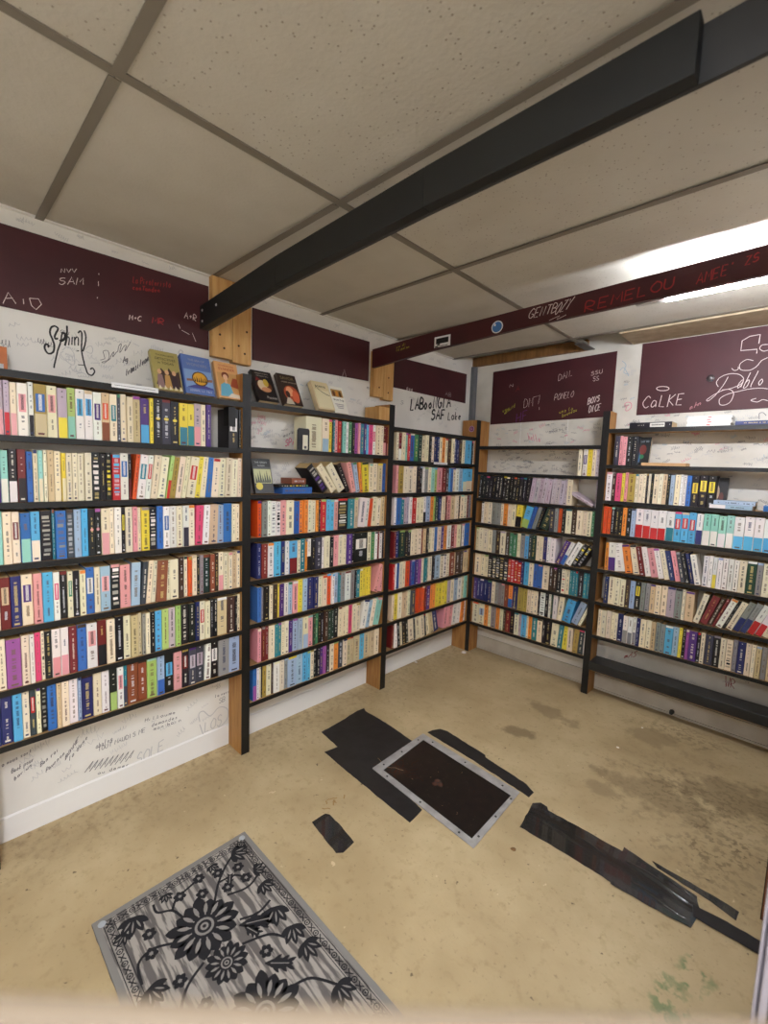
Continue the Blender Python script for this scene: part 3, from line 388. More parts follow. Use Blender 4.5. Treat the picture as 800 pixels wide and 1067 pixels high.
('Bp','darkred',4,"374,1995 389,1998"),
('Bw','pink',3,"477,1681 480,1671 484,1657 488,1643 491,1634 489,1638 488,1644 487,1649 487,1652 488,1655 488,1657 489,1657 491,1656 493,1652 494,1648 496,1644 497,1641 498,1637 499,1633 500,1630"),
('Bw','pink',3,"506,1642 508,1642 511,1642 514,1642 515,1642 514,1644 512,1647 510,1650 508,1651 507,1650 506,1647 506,1644 506,1641 507,1637 509,1634 511,1631 513,1629 515,1629 516,1630 517,1631 518,1632"),
('Bw','pink',3,"518,1671 520,1663 523,1651 526,1638 529,1630 531,1625 532,1624 533,1624 534,1624"),
('Bw','pink',3,"536,1670 538,1661 542,1648 545,1635 548,1626 550,1621 551,1619 552,1618 553,1618"),
('Bw','pink',3,"565,1636 565,1635 564,1633 563,1631 563,1628 564,1625 566,1622 569,1619 571,1617 572,1618 573,1620 573,1623 573,1626 571,1630 569,1634 566,1638 564,1640"),
('Bw','ink2',2,"636,1687 636,1683 636,1677 636,1672 636,1670 636,1671 636,1676 637,1681 638,1685 639,1687 640,1689 641,1689 642,1689 643,1686 643,1680 643,1676 643,1673 644,1674 644,1678 644,1682 645,1685 646,1687 647,1689 649,1691 650,1690 650,1687 650,1682 651,1677 651,1674"),
('Bw','ink2',2,"665,1694 663,1692 661,1689 659,1686 658,1683 659,1681 660,1679 662,1677 664,1676 666,1678 668,1680 669,1683 670,1686 669,1688 668,1691 666,1693 665,1695"),
('Bw','ink2',2,"681,1697 681,1693 681,1688 681,1683 681,1680 681,1681 681,1684 681,1688 682,1691 683,1694 685,1696 687,1697 688,1698 689,1698 690,1698 691,1697 691,1696 691,1693 691,1688 691,1684 691,1681"),
('Bw','ink2',2,"713,1701 711,1702 709,1702 707,1703 705,1703 705,1702 705,1700 705,1698 705,1697 707,1696 709,1695 710,1695 712,1694 711,1692 710,1690 709,1689 708,1687 706,1687 705,1687 703,1688 702,1688"),
('Bw','ink2',2,"727,1708 727,1691"),
('Bw','ink2',2,"746,1705 748,1705 751,1705 754,1705 756,1706 756,1708 755,1710 753,1713 751,1714 750,1712 748,1709 746,1705 745,1702 746,1699 747,1697 748,1695 749,1694 751,1695 753,1697 755,1699 756,1701"),
('Bw','faint',2,"616,1713 620,1715 626,1719 633,1723 639,1723 644,1718 649,1710 654,1702 658,1700 662,1705 666,1717 670,1728 674,1733 676,1731 678,1723 681,1715 687,1710 697,1710 711,1714 724,1717 732,1720"),
('Bw','ink2',2,"658,1700 664,1701 673,1703 682,1705 687,1704 689,1700 688,1693 686,1686 683,1682 679,1682 674,1684 669,1686 665,1688"),
('Bw','ink2',2,"699,1698 707,1697 718,1696 728,1694 735,1692 735,1688 732,1683 727,1678 724,1675"),
('Bp','chalk',4,"1244,1864 1242,1867 1239,1872 1235,1876 1231,1876 1225,1872 1219,1863 1213,1854 1208,1846 1206,1840 1206,1835 1207,1830 1208,1825 1210,1820 1214,1815 1217,1811 1221,1809 1225,1809 1230,1812 1234,1815 1237,1817"),
('Bp','chalk',4,"1276,1844 1273,1845 1270,1847 1266,1849 1262,1848 1258,1844 1255,1838 1252,1831 1250,1825 1250,1820 1251,1815 1254,1812 1257,1811 1260,1812 1265,1816 1270,1820 1273,1824 1275,1830 1276,1838 1276,1844 1276,1845 1276,1840 1275,1829 1275,1818 1274,1811"),
('Bp','chalk',4,"1301,1876 1292,1812 1317,1809"),
('Bp','chalk',4,"1334,1807 1343,1876"),
('Bp','chalk',4,"1371,1876 1339,1845 1363,1814"),
('Bp','chalk',4,"1412,1877 1385,1876 1377,1815 1404,1814"),
('Bp','chalk',4,"1381,1845 1403,1847"),
('Bp','chalk',4,"1335,1912 1335,1910 1334,1909 1332,1907 1331,1905 1328,1904 1325,1903 1321,1902 1317,1902 1313,1902 1309,1902 1304,1902 1299,1903 1295,1903 1290,1904 1286,1906 1282,1907 1279,1909 1276,1910 1274,1912 1272,1914 1271,1916 1270,1918 1271,1919 1272,1921 1273,1923 1275,1924 1278,1925 1281,1926 1285,1927 1289,1927 1293,1927 1298,1927 1302,1927 1307,1926 1312,1925 1316,1924 1320,1923 1324,1922 1327,1920 1330,1918 1332,1917 1333,1915 1334,1913 1335,1911"),
('Bp','chalk',3,"1567,1899 1565,1904 1561,1910 1558,1917 1557,1924 1559,1931 1563,1939 1568,1946 1575,1951 1583,1956 1592,1959 1603,1962 1613,1963 1623,1963 1633,1961 1643,1959 1652,1955 1659,1950 1665,1944 1670,1938 1673,1931 1673,1925 1672,1917 1669,1910 1664,1904 1657,1899 1647,1894 1637,1890 1627,1886 1618,1884 1608,1882 1599,1881 1589,1878 1579,1874 1570,1869 1560,1863 1551,1858 1542,1851 1534,1845 1527,1839 1522,1834 1521,1830 1523,1827 1526,1826 1530,1827 1535,1831 1541,1836 1548,1844 1556,1852 1563,1863 1572,1876 1580,1890 1587,1902 1593,1915 1599,1928 1603,1940 1606,1948"),
('Bp','chalk',3,"1585,1881 1592,1881 1602,1882 1612,1882 1620,1880 1626,1876 1632,1870 1636,1863 1638,1855 1637,1845 1635,1834 1631,1822 1626,1813 1620,1807 1614,1803 1606,1800 1600,1799 1594,1799 1589,1800 1584,1803 1581,1807 1579,1813 1578,1821 1578,1829 1581,1836 1587,1842 1595,1848 1605,1853 1614,1857 1625,1860 1636,1863 1648,1865 1660,1867 1671,1870 1682,1872 1693,1874 1704,1875 1715,1876 1726,1876 1737,1876 1747,1875 1756,1874 1765,1872 1771,1870 1776,1869"),
('Bp','chalk',3,"1674,1921 1673,1922 1671,1924 1668,1925 1666,1924 1663,1919 1659,1913 1655,1906 1653,1900 1652,1895 1651,1890 1652,1886 1653,1884 1655,1885 1659,1889 1663,1893 1666,1897 1669,1903 1671,1910 1672,1915 1673,1917 1671,1912 1669,1904 1667,1894 1665,1888"),
('Bp','chalk',3,"1699,1960 1694,1945 1687,1923 1680,1901 1676,1886 1676,1881 1680,1881 1684,1883 1688,1887 1691,1892 1694,1899 1696,1907 1698,1913 1698,1917 1697,1920 1696,1922 1694,1923 1692,1921 1689,1918 1686,1913 1684,1911"),
('Bp','chalk',3,"1730,1964 1726,1951 1719,1931 1712,1911 1707,1896 1706,1889 1706,1886 1707,1886 1708,1885"),
('Bp','chalk',3,"1748,1922 1746,1919 1742,1915 1739,1910 1737,1905 1737,1900 1738,1896 1739,1892 1741,1891 1744,1893 1747,1897 1750,1903 1752,1908 1752,1912 1751,1916 1749,1919 1748,1922"),
('Bp','chalk',4,"1719,2103 1721,2148 1679,2146 1649,2128 1648,2078 1715,2075 1715,2054"),
('Bp','chalk',3,"1756,2093 1751,2093 1744,2094 1736,2094 1731,2092 1728,2089 1726,2085 1725,2080 1725,2075 1728,2071 1732,2068 1736,2064 1741,2062 1746,2061 1751,2062 1755,2063 1759,2063"),
('Bp','chalk',3,"1618,1991 1620,1988 1623,1984 1627,1980 1631,1978 1635,1978 1639,1979 1643,1981 1645,1984 1646,1986 1646,1990 1645,1993 1644,1995"),
('Bp','chalk',3,"1705,2019 1700,2021 1692,2025 1683,2028 1675,2028 1668,2025 1661,2020 1654,2014 1651,2008 1649,2001 1650,1993 1652,1985 1657,1979 1665,1975 1675,1973 1685,1972 1695,1972 1703,1975 1710,1979 1717,1984 1722,1990 1727,1996 1730,2003 1734,2009 1738,2015 1744,2019 1751,2022 1757,2025 1762,2027"),
('Bp','chalk',3,"1734,1824 1729,1823 1722,1821 1715,1819 1713,1816 1716,1813 1723,1810 1732,1807 1739,1805 1745,1807 1750,1810 1755,1814 1760,1816 1766,1815 1772,1813 1778,1810 1782,1808"),
('Bp','pinkish',3,"1448,1797 1448,1794 1448,1790 1448,1786 1449,1784 1449,1787 1449,1790 1449,1793 1450,1796 1452,1799 1453,1801 1454,1803 1455,1802 1456,1801 1457,1800 1457,1798 1457,1796 1457,1793 1457,1791 1457,1789"),
('Bp','pinkish',3,"1467,1793 1474,1825 1482,1803"),
('Bp','pinkish',3,"1470,1806 1479,1811"),
('Bp','pinkish',3,"1485,1816 1486,1813 1486,1810 1486,1806 1486,1805 1486,1806 1486,1808 1486,1811 1487,1814 1488,1815 1489,1817 1490,1818 1492,1819 1493,1819 1494,1819 1494,1818 1495,1816 1495,1813 1494,1810 1494,1808"),
('Bw','pink',3,"1108,1824 1107,1827 1105,1832 1104,1837 1104,1841 1106,1844 1110,1847 1114,1849 1119,1851 1123,1850 1128,1849 1133,1847 1137,1844 1140,1839 1142,1834 1143,1827 1143,1822 1141,1816 1137,1810 1132,1805 1128,1801 1123,1799 1119,1798 1115,1798 1112,1800 1112,1804 1112,1811 1114,1818 1116,1824 1119,1827 1123,1830 1127,1832 1130,1833"),
('Bw','ink2',3,"1756,1716 1755,1722 1754,1731 1753,1739 1753,1746 1756,1749 1760,1751 1764,1751 1768,1750 1772,1747 1776,1742 1779,1738 1781,1734"),
('Bw','blueish',3,"1067,2105 1072,2100 1079,2094 1086,2087 1091,2078 1090,2068 1087,2055 1083,2043 1083,2033 1089,2027 1097,2023 1106,2021 1112,2019"),
('Bw','blueish',3,"1060,2048 1064,2052 1069,2059 1075,2063 1081,2062 1089,2052 1098,2036 1107,2019 1112,2007"),
('Bw','redink',3,"1235,272 1233,268 1231,261 1229,254 1228,251 1229,253 1231,258 1233,263 1235,268 1236,271 1238,273 1240,275 1241,274 1240,271 1238,264 1237,258 1236,256 1237,258 1239,262 1241,268 1243,272 1244,275 1246,277 1247,278 1248,278 1248,275 1247,270 1245,265 1244,261"),
('Bw','redink',3,"1251,262 1273,308 1269,271"),
('Bw','redink',3,"1260,282 1271,288"),
('Bw','redink',3,"1300,317 1299,319 1299,320 1298,322 1296,321 1294,319 1290,315 1287,310 1285,306 1284,304 1284,302 1285,300 1285,299 1287,299 1289,299 1292,300 1293,299 1294,298 1293,296 1293,293 1292,290 1290,287 1287,284 1284,281 1282,279 1280,278 1278,278 1276,278 1275,278"),
('Bw','redink',3,"1740,321 1746,259 1751,295 1756,263 1761,318"),
('Bw','redink',3,"1766,262 1766,272 1765,287 1765,302 1766,312 1769,315 1773,314 1778,310 1781,307 1782,304 1782,299 1781,295 1779,291 1776,289 1771,288 1767,287 1766,285 1769,280 1774,272 1779,266 1783,261"),
('Lw','ink2',2,"-2884,291 -2885,292 -2886,292 -2886,293 -2887,293 -2888,292 -2888,291 -2889,289 -2889,288 -2889,287 -2889,286 -2888,285 -2888,284 -2887,284 -2886,285 -2886,286 -2885,287 -2885,288 -2884,290 -2884,292 -2884,291 -2884,289 -2885,286 -2885,285"),
('Lw','ink2',2,"-2875,294 -2875,292 -2875,290 -2875,288 -2876,287 -2875,288 -2875,289 -2875,291 -2875,292 -2874,293 -2873,294 -2873,295 -2872,295 -2871,295 -2871,294 -2871,293 -2871,292 -2871,290 -2872,289 -2872,288"),
('Lw','ink2',2,"-2864,296 -2865,296 -2866,294 -2867,293 -2867,292 -2867,291 -2866,290 -2866,289 -2865,289 -2864,291 -2863,292 -2862,294 -2863,294 -2863,295 -2864,296"),
('Lw','ink2',2,"-2858,298 -2858,297 -2859,295 -2859,293 -2859,292 -2858,291 -2857,290 -2856,291 -2856,292 -2855,293 -2855,294 -2854,295 -2854,297 -2854,298 -2854,299 -2854,297 -2854,295 -2854,293 -2854,291"),
('Lw','ink2',2,"-2846,300 -2847,300 -2848,300 -2849,299 -2849,298 -2849,297 -2849,296 -2848,296 -2847,296 -2847,295 -2847,294 -2848,293 -2848,292 -2849,292 -2849,293 -2850,293"),
('Lw','ink2',2,"-2832,302 -2832,303 -2833,303 -2834,302 -2835,302 -2835,301 -2835,300 -2834,299 -2833,300 -2832,299 -2833,298 -2833,297 -2834,296 -2835,296 -2836,296"),
('Lw','ink2',2,"-2824,305 -2825,304 -2826,303 -2827,301 -2827,300 -2827,299 -2827,298 -2826,298 -2825,297 -2825,298 -2824,299 -2823,301 -2823,302 -2823,303 -2824,304 -2825,304"),
('Lw','ink2',2,"-2818,306 -2818,304 -2819,302 -2819,299 -2819,298 -2819,299 -2818,301 -2818,302 -2817,304 -2817,305 -2816,305 -2815,306"),
('Lw','ink2',2,"-2807,313 -2807,311 -2808,308 -2808,305 -2808,303 -2808,302 -2807,302"),
('Lw','ink2',2,"-2809,308 -2806,309"),
('Lw','ink2',2,"-2864,246 -2864,250 -2864,255 -2863,260 -2862,264 -2861,265 -2860,264 -2859,263 -2858,262 -2858,261 -2858,259 -2858,258 -2859,257 -2860,257 -2862,256 -2863,255 -2861,255 -2859,255 -2858,255 -2858,254 -2858,252 -2858,251 -2859,249 -2860,248 -2862,248 -2863,247 -2864,246"),
('Lw','ink2',2,"-2854,258 -2854,257 -2855,255 -2856,253 -2856,252 -2856,251 -2856,250 -2855,249 -2854,249 -2853,251 -2853,252 -2852,253 -2852,255 -2853,256 -2853,257 -2854,258"),
('Lw','ink2',2,"-2846,259 -2847,258 -2847,257 -2848,255 -2849,254 -2849,253 -2848,252 -2848,251 -2847,251 -2846,252 -2845,254 -2845,255 -2844,257 -2845,258 -2845,259 -2846,260 -2846,261"),
('Lw','ink2',2,"-2839,271 -2841,252"),
('Lw','ink2',2,"-2837,262 -2838,261 -2839,260 -2840,258 -2841,256 -2841,255 -2840,255 -2839,254 -2838,254"),
('Lw','ink2',2,"-2828,264 -2829,249"),
('Lw','ink2',2,"-2828,265 -2827,265 -2826,266 -2825,266 -2824,266 -2824,265 -2824,264 -2824,263 -2824,261 -2824,260 -2825,259 -2826,258 -2827,258 -2828,258"),
('Lw','ink2',2,"-2817,269 -2818,268 -2819,267 -2820,265 -2820,264 -2820,263 -2820,261 -2819,260 -2818,260 -2817,262 -2816,263 -2816,265 -2816,266 -2817,267 -2817,268 -2818,268"),
('Lw','ink2',2,"-2812,271 -2812,269 -2812,267 -2812,265 -2812,263 -2812,262 -2812,261 -2811,261 -2811,262 -2810,262 -2810,263 -2809,264 -2809,265 -2808,267 -2808,269 -2808,271 -2808,270 -2808,267 -2808,265 -2808,263"),
('Lw','ink2',2,"-2804,273 -2804,271 -2804,268 -2805,265 -2805,264 -2804,265 -2804,267 -2803,269 -2803,271 -2802,272 -2802,273 -2801,274"),
('Lw','ink2',2,"-2856,231 -2856,228 -2857,223 -2857,219 -2857,216 -2856,215 -2855,216 -2854,218 -2853,219 -2852,220 -2852,222 -2852,224 -2852,225 -2853,226 -2853,225 -2854,225 -2855,224 -2855,223 -2856,221 -2857,220"),
('Lw','ink2',2,"-2842,232 -2843,232 -2844,232 -2845,231 -2846,230 -2847,228 -2847,226 -2847,225 -2847,224 -2847,223 -2846,223 -2845,224 -2844,225 -2843,226 -2843,227 -2842,229 -2842,231 -2842,232 -2842,233 -2842,231 -2842,229 -2842,227 -2842,225"),
('Lw','ink2',2,"-2838,235 -2838,234 -2838,232 -2838,230 -2838,229 -2837,231 -2837,233 -2837,234 -2836,235 -2835,236 -2834,237 -2834,238"),
('Lw','ink2',2,"-2822,245 -2822,244 -2822,243 -2822,241 -2822,240 -2822,239 -2821,239 -2820,239 -2819,240 -2819,241 -2818,241 -2818,242 -2817,244 -2817,246 -2817,247 -2817,248 -2817,247 -2817,245 -2817,243 -2817,241"),
('Lw','ink2',2,"-2812,251 -2812,250 -2812,248 -2812,246 -2812,245 -2812,246 -2812,248 -2812,250 -2811,251 -2810,252 -2809,253 -2809,254 -2808,254 -2808,253 -2808,252 -2808,250 -2808,249 -2808,247 -2808,246"),
('Lw','ink2',2,"-2781,232 -2780,235 -2780,241 -2779,246 -2779,250 -2777,252 -2776,252 -2774,251 -2773,249 -2774,248 -2774,246 -2775,244 -2776,243 -2778,242 -2779,241 -2780,240 -2779,240 -2777,241 -2775,242 -2774,242 -2774,241 -2773,240 -2774,239 -2774,237 -2776,236 -2778,234 -2779,232 -2781,231"),
('Lw','ink2',2,"-2768,248 -2769,247 -2770,245 -2771,244 -2771,242 -2771,241 -2771,240 -2770,239 -2769,239 -2769,240 -2768,242 -2767,245 -2766,246 -2767,247 -2768,248"),
('Lw','ink2',2,"-2762,252 -2762,250 -2762,248 -2762,245 -2762,244 -2762,245 -2762,247 -2762,249 -2761,251 -2761,253 -2760,254 -2759,256 -2758,256 -2758,255 -2758,254 -2758,253 -2758,252 -2758,250 -2758,248 -2758,247"),
('Lw','ink2',2,"-2746,263 -2747,261 -2747,258 -2747,255 -2747,253 -2747,254 -2747,257 -2746,260 -2746,262 -2745,263 -2744,265 -2743,265 -2743,266"),
('Lw','ink2',2,"-2735,271 -2735,270 -2736,269 -2737,267 -2738,266 -2738,265 -2737,263 -2737,262 -2736,261 -2735,262 -2734,264 -2733,266 -2733,268 -2733,269 -2734,270 -2734,271 -2735,272"),
('Lw','ink2',2,"-2727,276 -2728,267"),
('Lw','ink2',2,"-2727,279 -2726,280"),
('Lw','ink2',2,"-2764,201 -2764,204 -2763,210 -2763,215 -2762,219 -2761,220 -2759,221 -2758,221 -2757,220 -2757,219 -2757,217 -2758,214 -2758,213 -2759,211 -2761,210 -2762,209 -2763,209"),
('Lw','ink2',2,"-2752,218 -2753,217 -2754,215 -2754,213 -2755,211 -2755,210 -2754,209 -2754,208 -2753,209 -2752,210 -2751,212 -2751,214 -2750,215 -2750,217 -2751,217 -2752,218 -2752,219"),
('Lw','ink2',2,"-2746,223 -2746,222 -2746,220 -2746,218 -2746,216 -2745,216 -2744,217 -2743,218 -2743,219 -2742,220 -2742,221 -2742,223 -2741,225 -2741,226 -2741,225 -2741,222 -2742,220 -2742,218"),
('Lw','ink2',2,"-2737,230 -2737,228 -2737,225 -2738,222 -2738,221 -2737,222 -2737,224 -2736,227 -2736,229 -2735,231 -2734,232 -2733,233"),
('Lw','ink2',2,"-2728,237 -2728,235 -2728,232 -2729,229 -2729,228 -2729,229 -2728,231 -2728,233 -2728,235 -2727,237 -2726,238 -2726,239 -2725,239 -2724,239 -2724,238 -2724,237 -2724,236 -2724,234 -2725,232 -2725,231"),
('Lw','ink2',2,"-2717,246 -2717,245 -2718,243 -2719,241 -2719,240 -2719,239 -2719,238 -2718,237 -2717,238 -2716,239 -2715,241 -2715,243 -2715,244 -2716,245 -2716,246 -2717,246"),
('Lw','ink2',2,"-2710,251 -2710,249 -2711,246 -2711,243 -2711,241 -2711,242 -2711,244 -2710,246 -2710,248 -2709,250 -2708,252 -2708,253 -2707,254 -2706,253 -2706,252 -2706,250 -2706,248 -2707,247 -2707,245"),
('Lw','ink2',2,"-2703,222 -2702,226 -2702,231 -2701,237 -2701,241 -2699,243 -2698,245 -2696,246 -2695,246 -2695,245 -2695,244 -2696,242 -2697,239 -2698,237 -2700,234 -2701,232 -2702,231 -2701,232 -2699,235 -2697,237 -2696,238 -2695,238 -2695,237 -2696,235 -2696,232 -2698,230 -2700,227 -2702,223 -2703,221"),
('Lw','ink2',2,"-2688,258 -2689,256 -2690,253 -2691,249 -2692,246 -2693,244 -2693,242 -2693,240 -2693,239 -2692,238 -2691,239 -2690,240 -2689,241 -2688,243 -2687,245 -2687,247 -2686,250 -2686,253 -2685,255 -2686,257 -2686,258 -2687,258 -2688,258"),
('Lw','ink2',2,"-2685,247 -2682,265 -2678,255 -2676,273"),
('Lw','ink2',2,"-2675,259 -2673,279 -2669,268 -2667,287"),
('Lw','ink2',2,"-2658,300 -2664,291 -2666,271 -2660,280"),
('Lw','ink2',2,"-2665,281 -2660,289"),
('Lw','ink2',2,"-2687,232 -2688,228 -2688,224 -2689,219 -2689,215 -2689,214 -2688,214"),
('Lw','ink2',2,"-2675,237 -2676,236 -2677,236 -2678,235 -2678,233 -2679,231 -2680,229 -2680,228 -2680,226 -2680,225 -2680,224 -2679,224 -2678,225 -2677,226 -2676,228 -2675,230 -2675,232 -2675,235 -2675,237 -2675,238 -2675,236 -2675,234 -2675,231 -2675,229"),
('Lw','ink2',2,"-2657,264 -2657,260 -2658,255 -2659,249 -2659,245 -2660,243 -2661,241 -2662,241 -2663,241 -2664,241 -2664,243 -2664,244 -2664,246 -2663,247 -2662,249 -2662,251 -2661,253 -2660,253 -2659,253 -2658,252"),
('Lw','ink2',2,"-2653,261 -2654,260 -2654,257 -2654,254 -2654,253 -2654,252 -2653,252 -2652,253 -2651,254 -2651,256 -2650,257 -2649,259 -2649,261 -2649,263 -2648,265 -2648,266 -2648,264 -2649,262 -2649,259 -2649,258"),
('Lw','ink2',2,"-2643,271 -2644,269 -2644,266 -2644,263 -2644,261 -2644,262 -2644,264 -2644,266 -2643,268 -2642,270 -2642,272 -2641,274 -2640,275 -2639,274 -2639,273 -2639,272 -2639,270 -2640,268 -2640,267"),
('Lw','ink2',2,"-2634,277 -2633,279 -2631,281 -2629,283 -2629,284 -2629,285 -2629,286 -2630,285 -2631,285 -2632,283 -2633,281 -2633,279 -2634,277 -2634,276 -2634,275 -2633,275 -2632,275 -2631,276 -2630,277 -2629,278"),
('Lw','ink2',2,"-2593,233 -2594,234 -2595,234 -2596,234 -2597,233 -2598,231 -2598,229 -2599,227 -2599,226 -2598,224 -2598,223 -2597,223 -2596,223 -2595,224 -2594,225 -2593,227 -2593,228 -2593,231 -2593,232 -2593,233 -2593,231 -2593,228 -2593,225 -2593,223"),
('Lw','ink2',2,"-2587,243 -2587,239 -2588,233 -2589,227 -2589,223 -2588,222 -2587,223 -2585,225 -2584,227 -2583,228 -2583,229 -2583,230 -2583,231 -2583,232 -2584,233 -2584,234 -2585,234 -2586,234 -2587,233 -2587,232 -2588,232"),
('Lw','ink2',2,"-2575,237 -2576,236 -2577,234 -2578,232 -2578,230 -2578,229 -2577,227 -2577,226 -2576,226 -2575,227 -2574,228 -2573,230 -2573,232 -2573,233 -2574,234 -2574,235 -2575,236"),
('Lw','ink2',2,"-2565,248 -2565,244 -2566,239 -2567,233 -2567,230 -2567,228 -2566,228"),
('Lw','ink2',2,"-2554,240 -2555,239 -2556,237 -2557,236 -2557,234 -2557,233 -2557,232 -2556,231 -2555,231 -2554,231 -2553,233 -2552,235 -2552,236 -2552,237 -2553,237 -2553,238 -2554,238"),
('Lw','ink2',2,"-2541,242 -2543,242 -2544,241 -2545,240 -2546,239 -2546,237 -2547,235 -2547,234 -2546,233 -2545,232 -2544,232 -2543,233 -2542,235 -2541,238 -2541,241 -2541,239 -2541,234 -2542,229 -2543,225 -2544,224 -2545,224 -2546,224 -2547,224"),
('Lw','ink2',2,"-2588,207 -2586,225"),
('Lw','ink2',2,"-2591,225 -2580,226"),
('Lw','ink2',2,"-2573,226 -2574,225 -2576,222 -2578,220 -2579,218 -2579,216 -2579,214 -2579,212 -2579,211 -2578,210 -2577,209 -2576,208 -2575,208 -2574,209 -2572,210 -2571,211 -2570,213 -2569,215 -2569,217 -2569,219 -2569,221 -2570,223 -2571,224 -2572,226 -2573,227"),
('Lw','ink2',2,"-2565,227 -2565,224 -2566,220 -2567,215 -2567,212 -2566,210 -2565,209 -2564,209 -2563,209 -2561,209 -2560,210 -2559,211 -2558,213 -2557,216 -2557,220 -2557,224 -2556,227"),
('Lw','ink2',2,"-2549,210 -2547,228"),
('Lw','ink2',2,"-2552,227 -2541,228"),
('Lw','ink2',2,"-2532,211 -2529,229 -2526,218 -2520,229 -2521,212"),
('Lw','ink2',2,"-2518,212 -2511,230 -2508,212"),
('Lw','ink2',2,"-2515,220 -2509,219"),
('Lw','ink2',2,"-2503,231 -2503,228 -2504,224 -2504,220 -2504,217 -2504,215 -2503,214 -2501,213 -2500,212 -2499,212 -2498,213 -2496,214 -2495,216 -2495,219 -2494,224 -2494,228 -2494,230"),
('Lw','ink2',2,"-2491,212 -2491,217 -2491,223 -2490,228 -2489,232 -2488,233 -2486,232 -2484,231 -2482,229 -2481,227 -2480,226 -2480,224 -2480,222 -2480,220 -2481,218 -2482,216 -2484,215 -2485,214 -2488,213 -2490,213 -2491,213"),
('Lw','ink2',2,"-2474,214 -2473,232"),
('Lw','ink2',2,"-2452,231 -2453,232 -2454,232 -2455,233 -2456,233 -2457,233 -2458,232 -2460,231 -2461,230 -2461,229 -2461,227 -2460,226 -2459,225 -2458,225 -2457,224 -2455,224 -2454,224 -2453,223 -2453,221 -2453,220 -2453,218 -2454,217 -2456,216 -2457,215 -2459,215 -2460,215 -2461,216 -2462,217 -2463,217"),
('Lw','ink2',2,"-2440,215 -2437,235 -2433,224 -2427,236 -2428,216"),
('Lw','ink2',2,"-2413,236 -2423,236 -2425,216 -2416,217"),
('Lw','ink2',2,"-2424,226 -2416,227"),
('Lw','ink2',2,"-2414,262 -2412,277"),
('Lw','ink2',2,"-2403,261 -2401,277"),
('Lw','ink2',2,"-2413,270 -2402,269"),
('Lw','ink2',2,"-2395,268 -2396,261"),
('Lw','ink2',2,"-2394,271 -2394,272"),
('Lw','ink2',2,"-2378,274 -2378,271 -2379,268 -2379,264 -2380,262 -2379,260 -2378,260 -2378,259 -2377,259"),
('Lw','ink2',2,"-2361,273 -2362,270 -2362,266 -2363,263 -2363,260 -2363,258 -2362,258 -2361,258"),
('Lw','ink2',2,"-2339,263 -2340,264 -2341,264 -2343,264 -2344,264 -2345,264 -2347,263 -2348,262 -2348,261 -2348,259 -2347,258 -2346,257 -2345,256 -2344,256 -2342,257 -2340,257 -2339,258 -2339,259 -2339,261 -2339,263 -2339,262 -2338,260 -2338,257 -2338,256"),
('Lw','ink2',2,"-2331,263 -2331,262 -2331,260 -2331,259 -2331,257 -2330,256 -2329,255 -2328,255 -2327,255 -2326,255 -2325,256 -2324,256 -2323,257 -2323,259 -2322,260 -2322,262 -2322,261 -2322,258 -2322,256 -2322,254"),
('Lw','ink2',2,"-2314,261 -2314,260 -2314,257 -2314,254 -2315,253 -2314,254 -2314,256 -2313,258 -2313,260 -2312,261 -2311,261 -2310,262 -2309,261 -2309,260 -2309,257 -2309,254 -2309,253 -2308,253 -2308,255 -2308,257 -2307,259 -2306,260 -2305,261 -2304,262 -2303,261 -2303,260 -2303,257 -2303,254 -2303,253"),
('Lw','ink2',2,"-2296,256 -2294,256 -2292,256 -2289,256 -2288,256 -2288,257 -2289,258 -2290,259 -2292,259 -2293,259 -2295,258 -2296,257 -2297,256 -2297,255 -2296,254 -2295,253 -2294,252 -2292,251 -2291,251 -2289,252 -2288,252"),
('Lw','ink2',2,"-2378,245 -2378,242 -2378,237 -2379,232 -2380,229 -2381,228 -2382,228 -2384,228 -2385,229 -2386,230 -2386,232 -2387,233 -2386,234 -2386,235 -2385,236 -2383,237 -2382,237 -2381,237 -2380,236 -2380,235 -2379,235"),
('Lw','ink2',2,"-2372,233 -2371,233 -2369,233 -2367,232 -2365,233 -2366,235 -2367,236 -2368,236 -2370,236 -2371,235 -2372,233 -2373,232 -2373,231 -2372,230 -2371,229 -2370,228 -2369,229 -2368,229 -2367,230 -2366,230"),
('Lw','ink2',2,"-2358,236 -2358,234 -2359,232 -2359,230 -2359,228 -2359,229 -2358,231 -2358,233 -2357,235 -2357,236 -2356,236 -2355,236 -2354,236 -2354,234 -2354,231 -2354,229 -2354,228 -2354,230 -2353,232 -2353,234 -2352,235 -2351,236 -2350,236 -2349,235 -2349,232 -2349,230 -2349,228"),
('Lw','ink2',2,"-2336,235 -2337,235 -2338,236 -2340,236 -2341,236 -2342,235 -2343,234 -2344,233 -2344,231 -2344,230 -2344,229 -2343,228 -2342,228 -2341,228 -2339,228 -2338,229 -2337,229 -2336,231 -2336,233 -2336,234 -2336,235 -2336,233 -2336,231 -2336,229 -2336,227"),
('Lw','ink2',2,"-2330,234 -2330,233 -2330,230 -2330,228 -2330,227 -2330,228 -2330,229 -2329,231 -2329,232 -2328,233 -2327,234 -2326,235 -2325,235 -2324,235 -2323,234 -2323,233 -2323,232 -2323,231 -2323,229 -2323,227 -2323,226"),
('Lw','ink2',2,"-2306,241 -2307,238 -2307,234 -2307,229 -2308,226 -2309,225 -2311,224 -2313,225 -2314,225 -2315,226 -2315,228 -2315,230 -2315,231 -2315,232 -2314,233 -2312,234 -2311,234 -2310,234 -2309,233 -2308,233 -2307,233"),
('Lw','ink2',2,"-2300,229 -2299,229 -2297,229 -2294,229 -2293,229 -2293,230 -2294,232 -2295,233 -2296,234 -2298,233 -2299,232 -2300,230 -2301,228 -2301,227 -2300,226 -2299,225 -2298,225 -2297,225 -2296,225 -2294,226"),
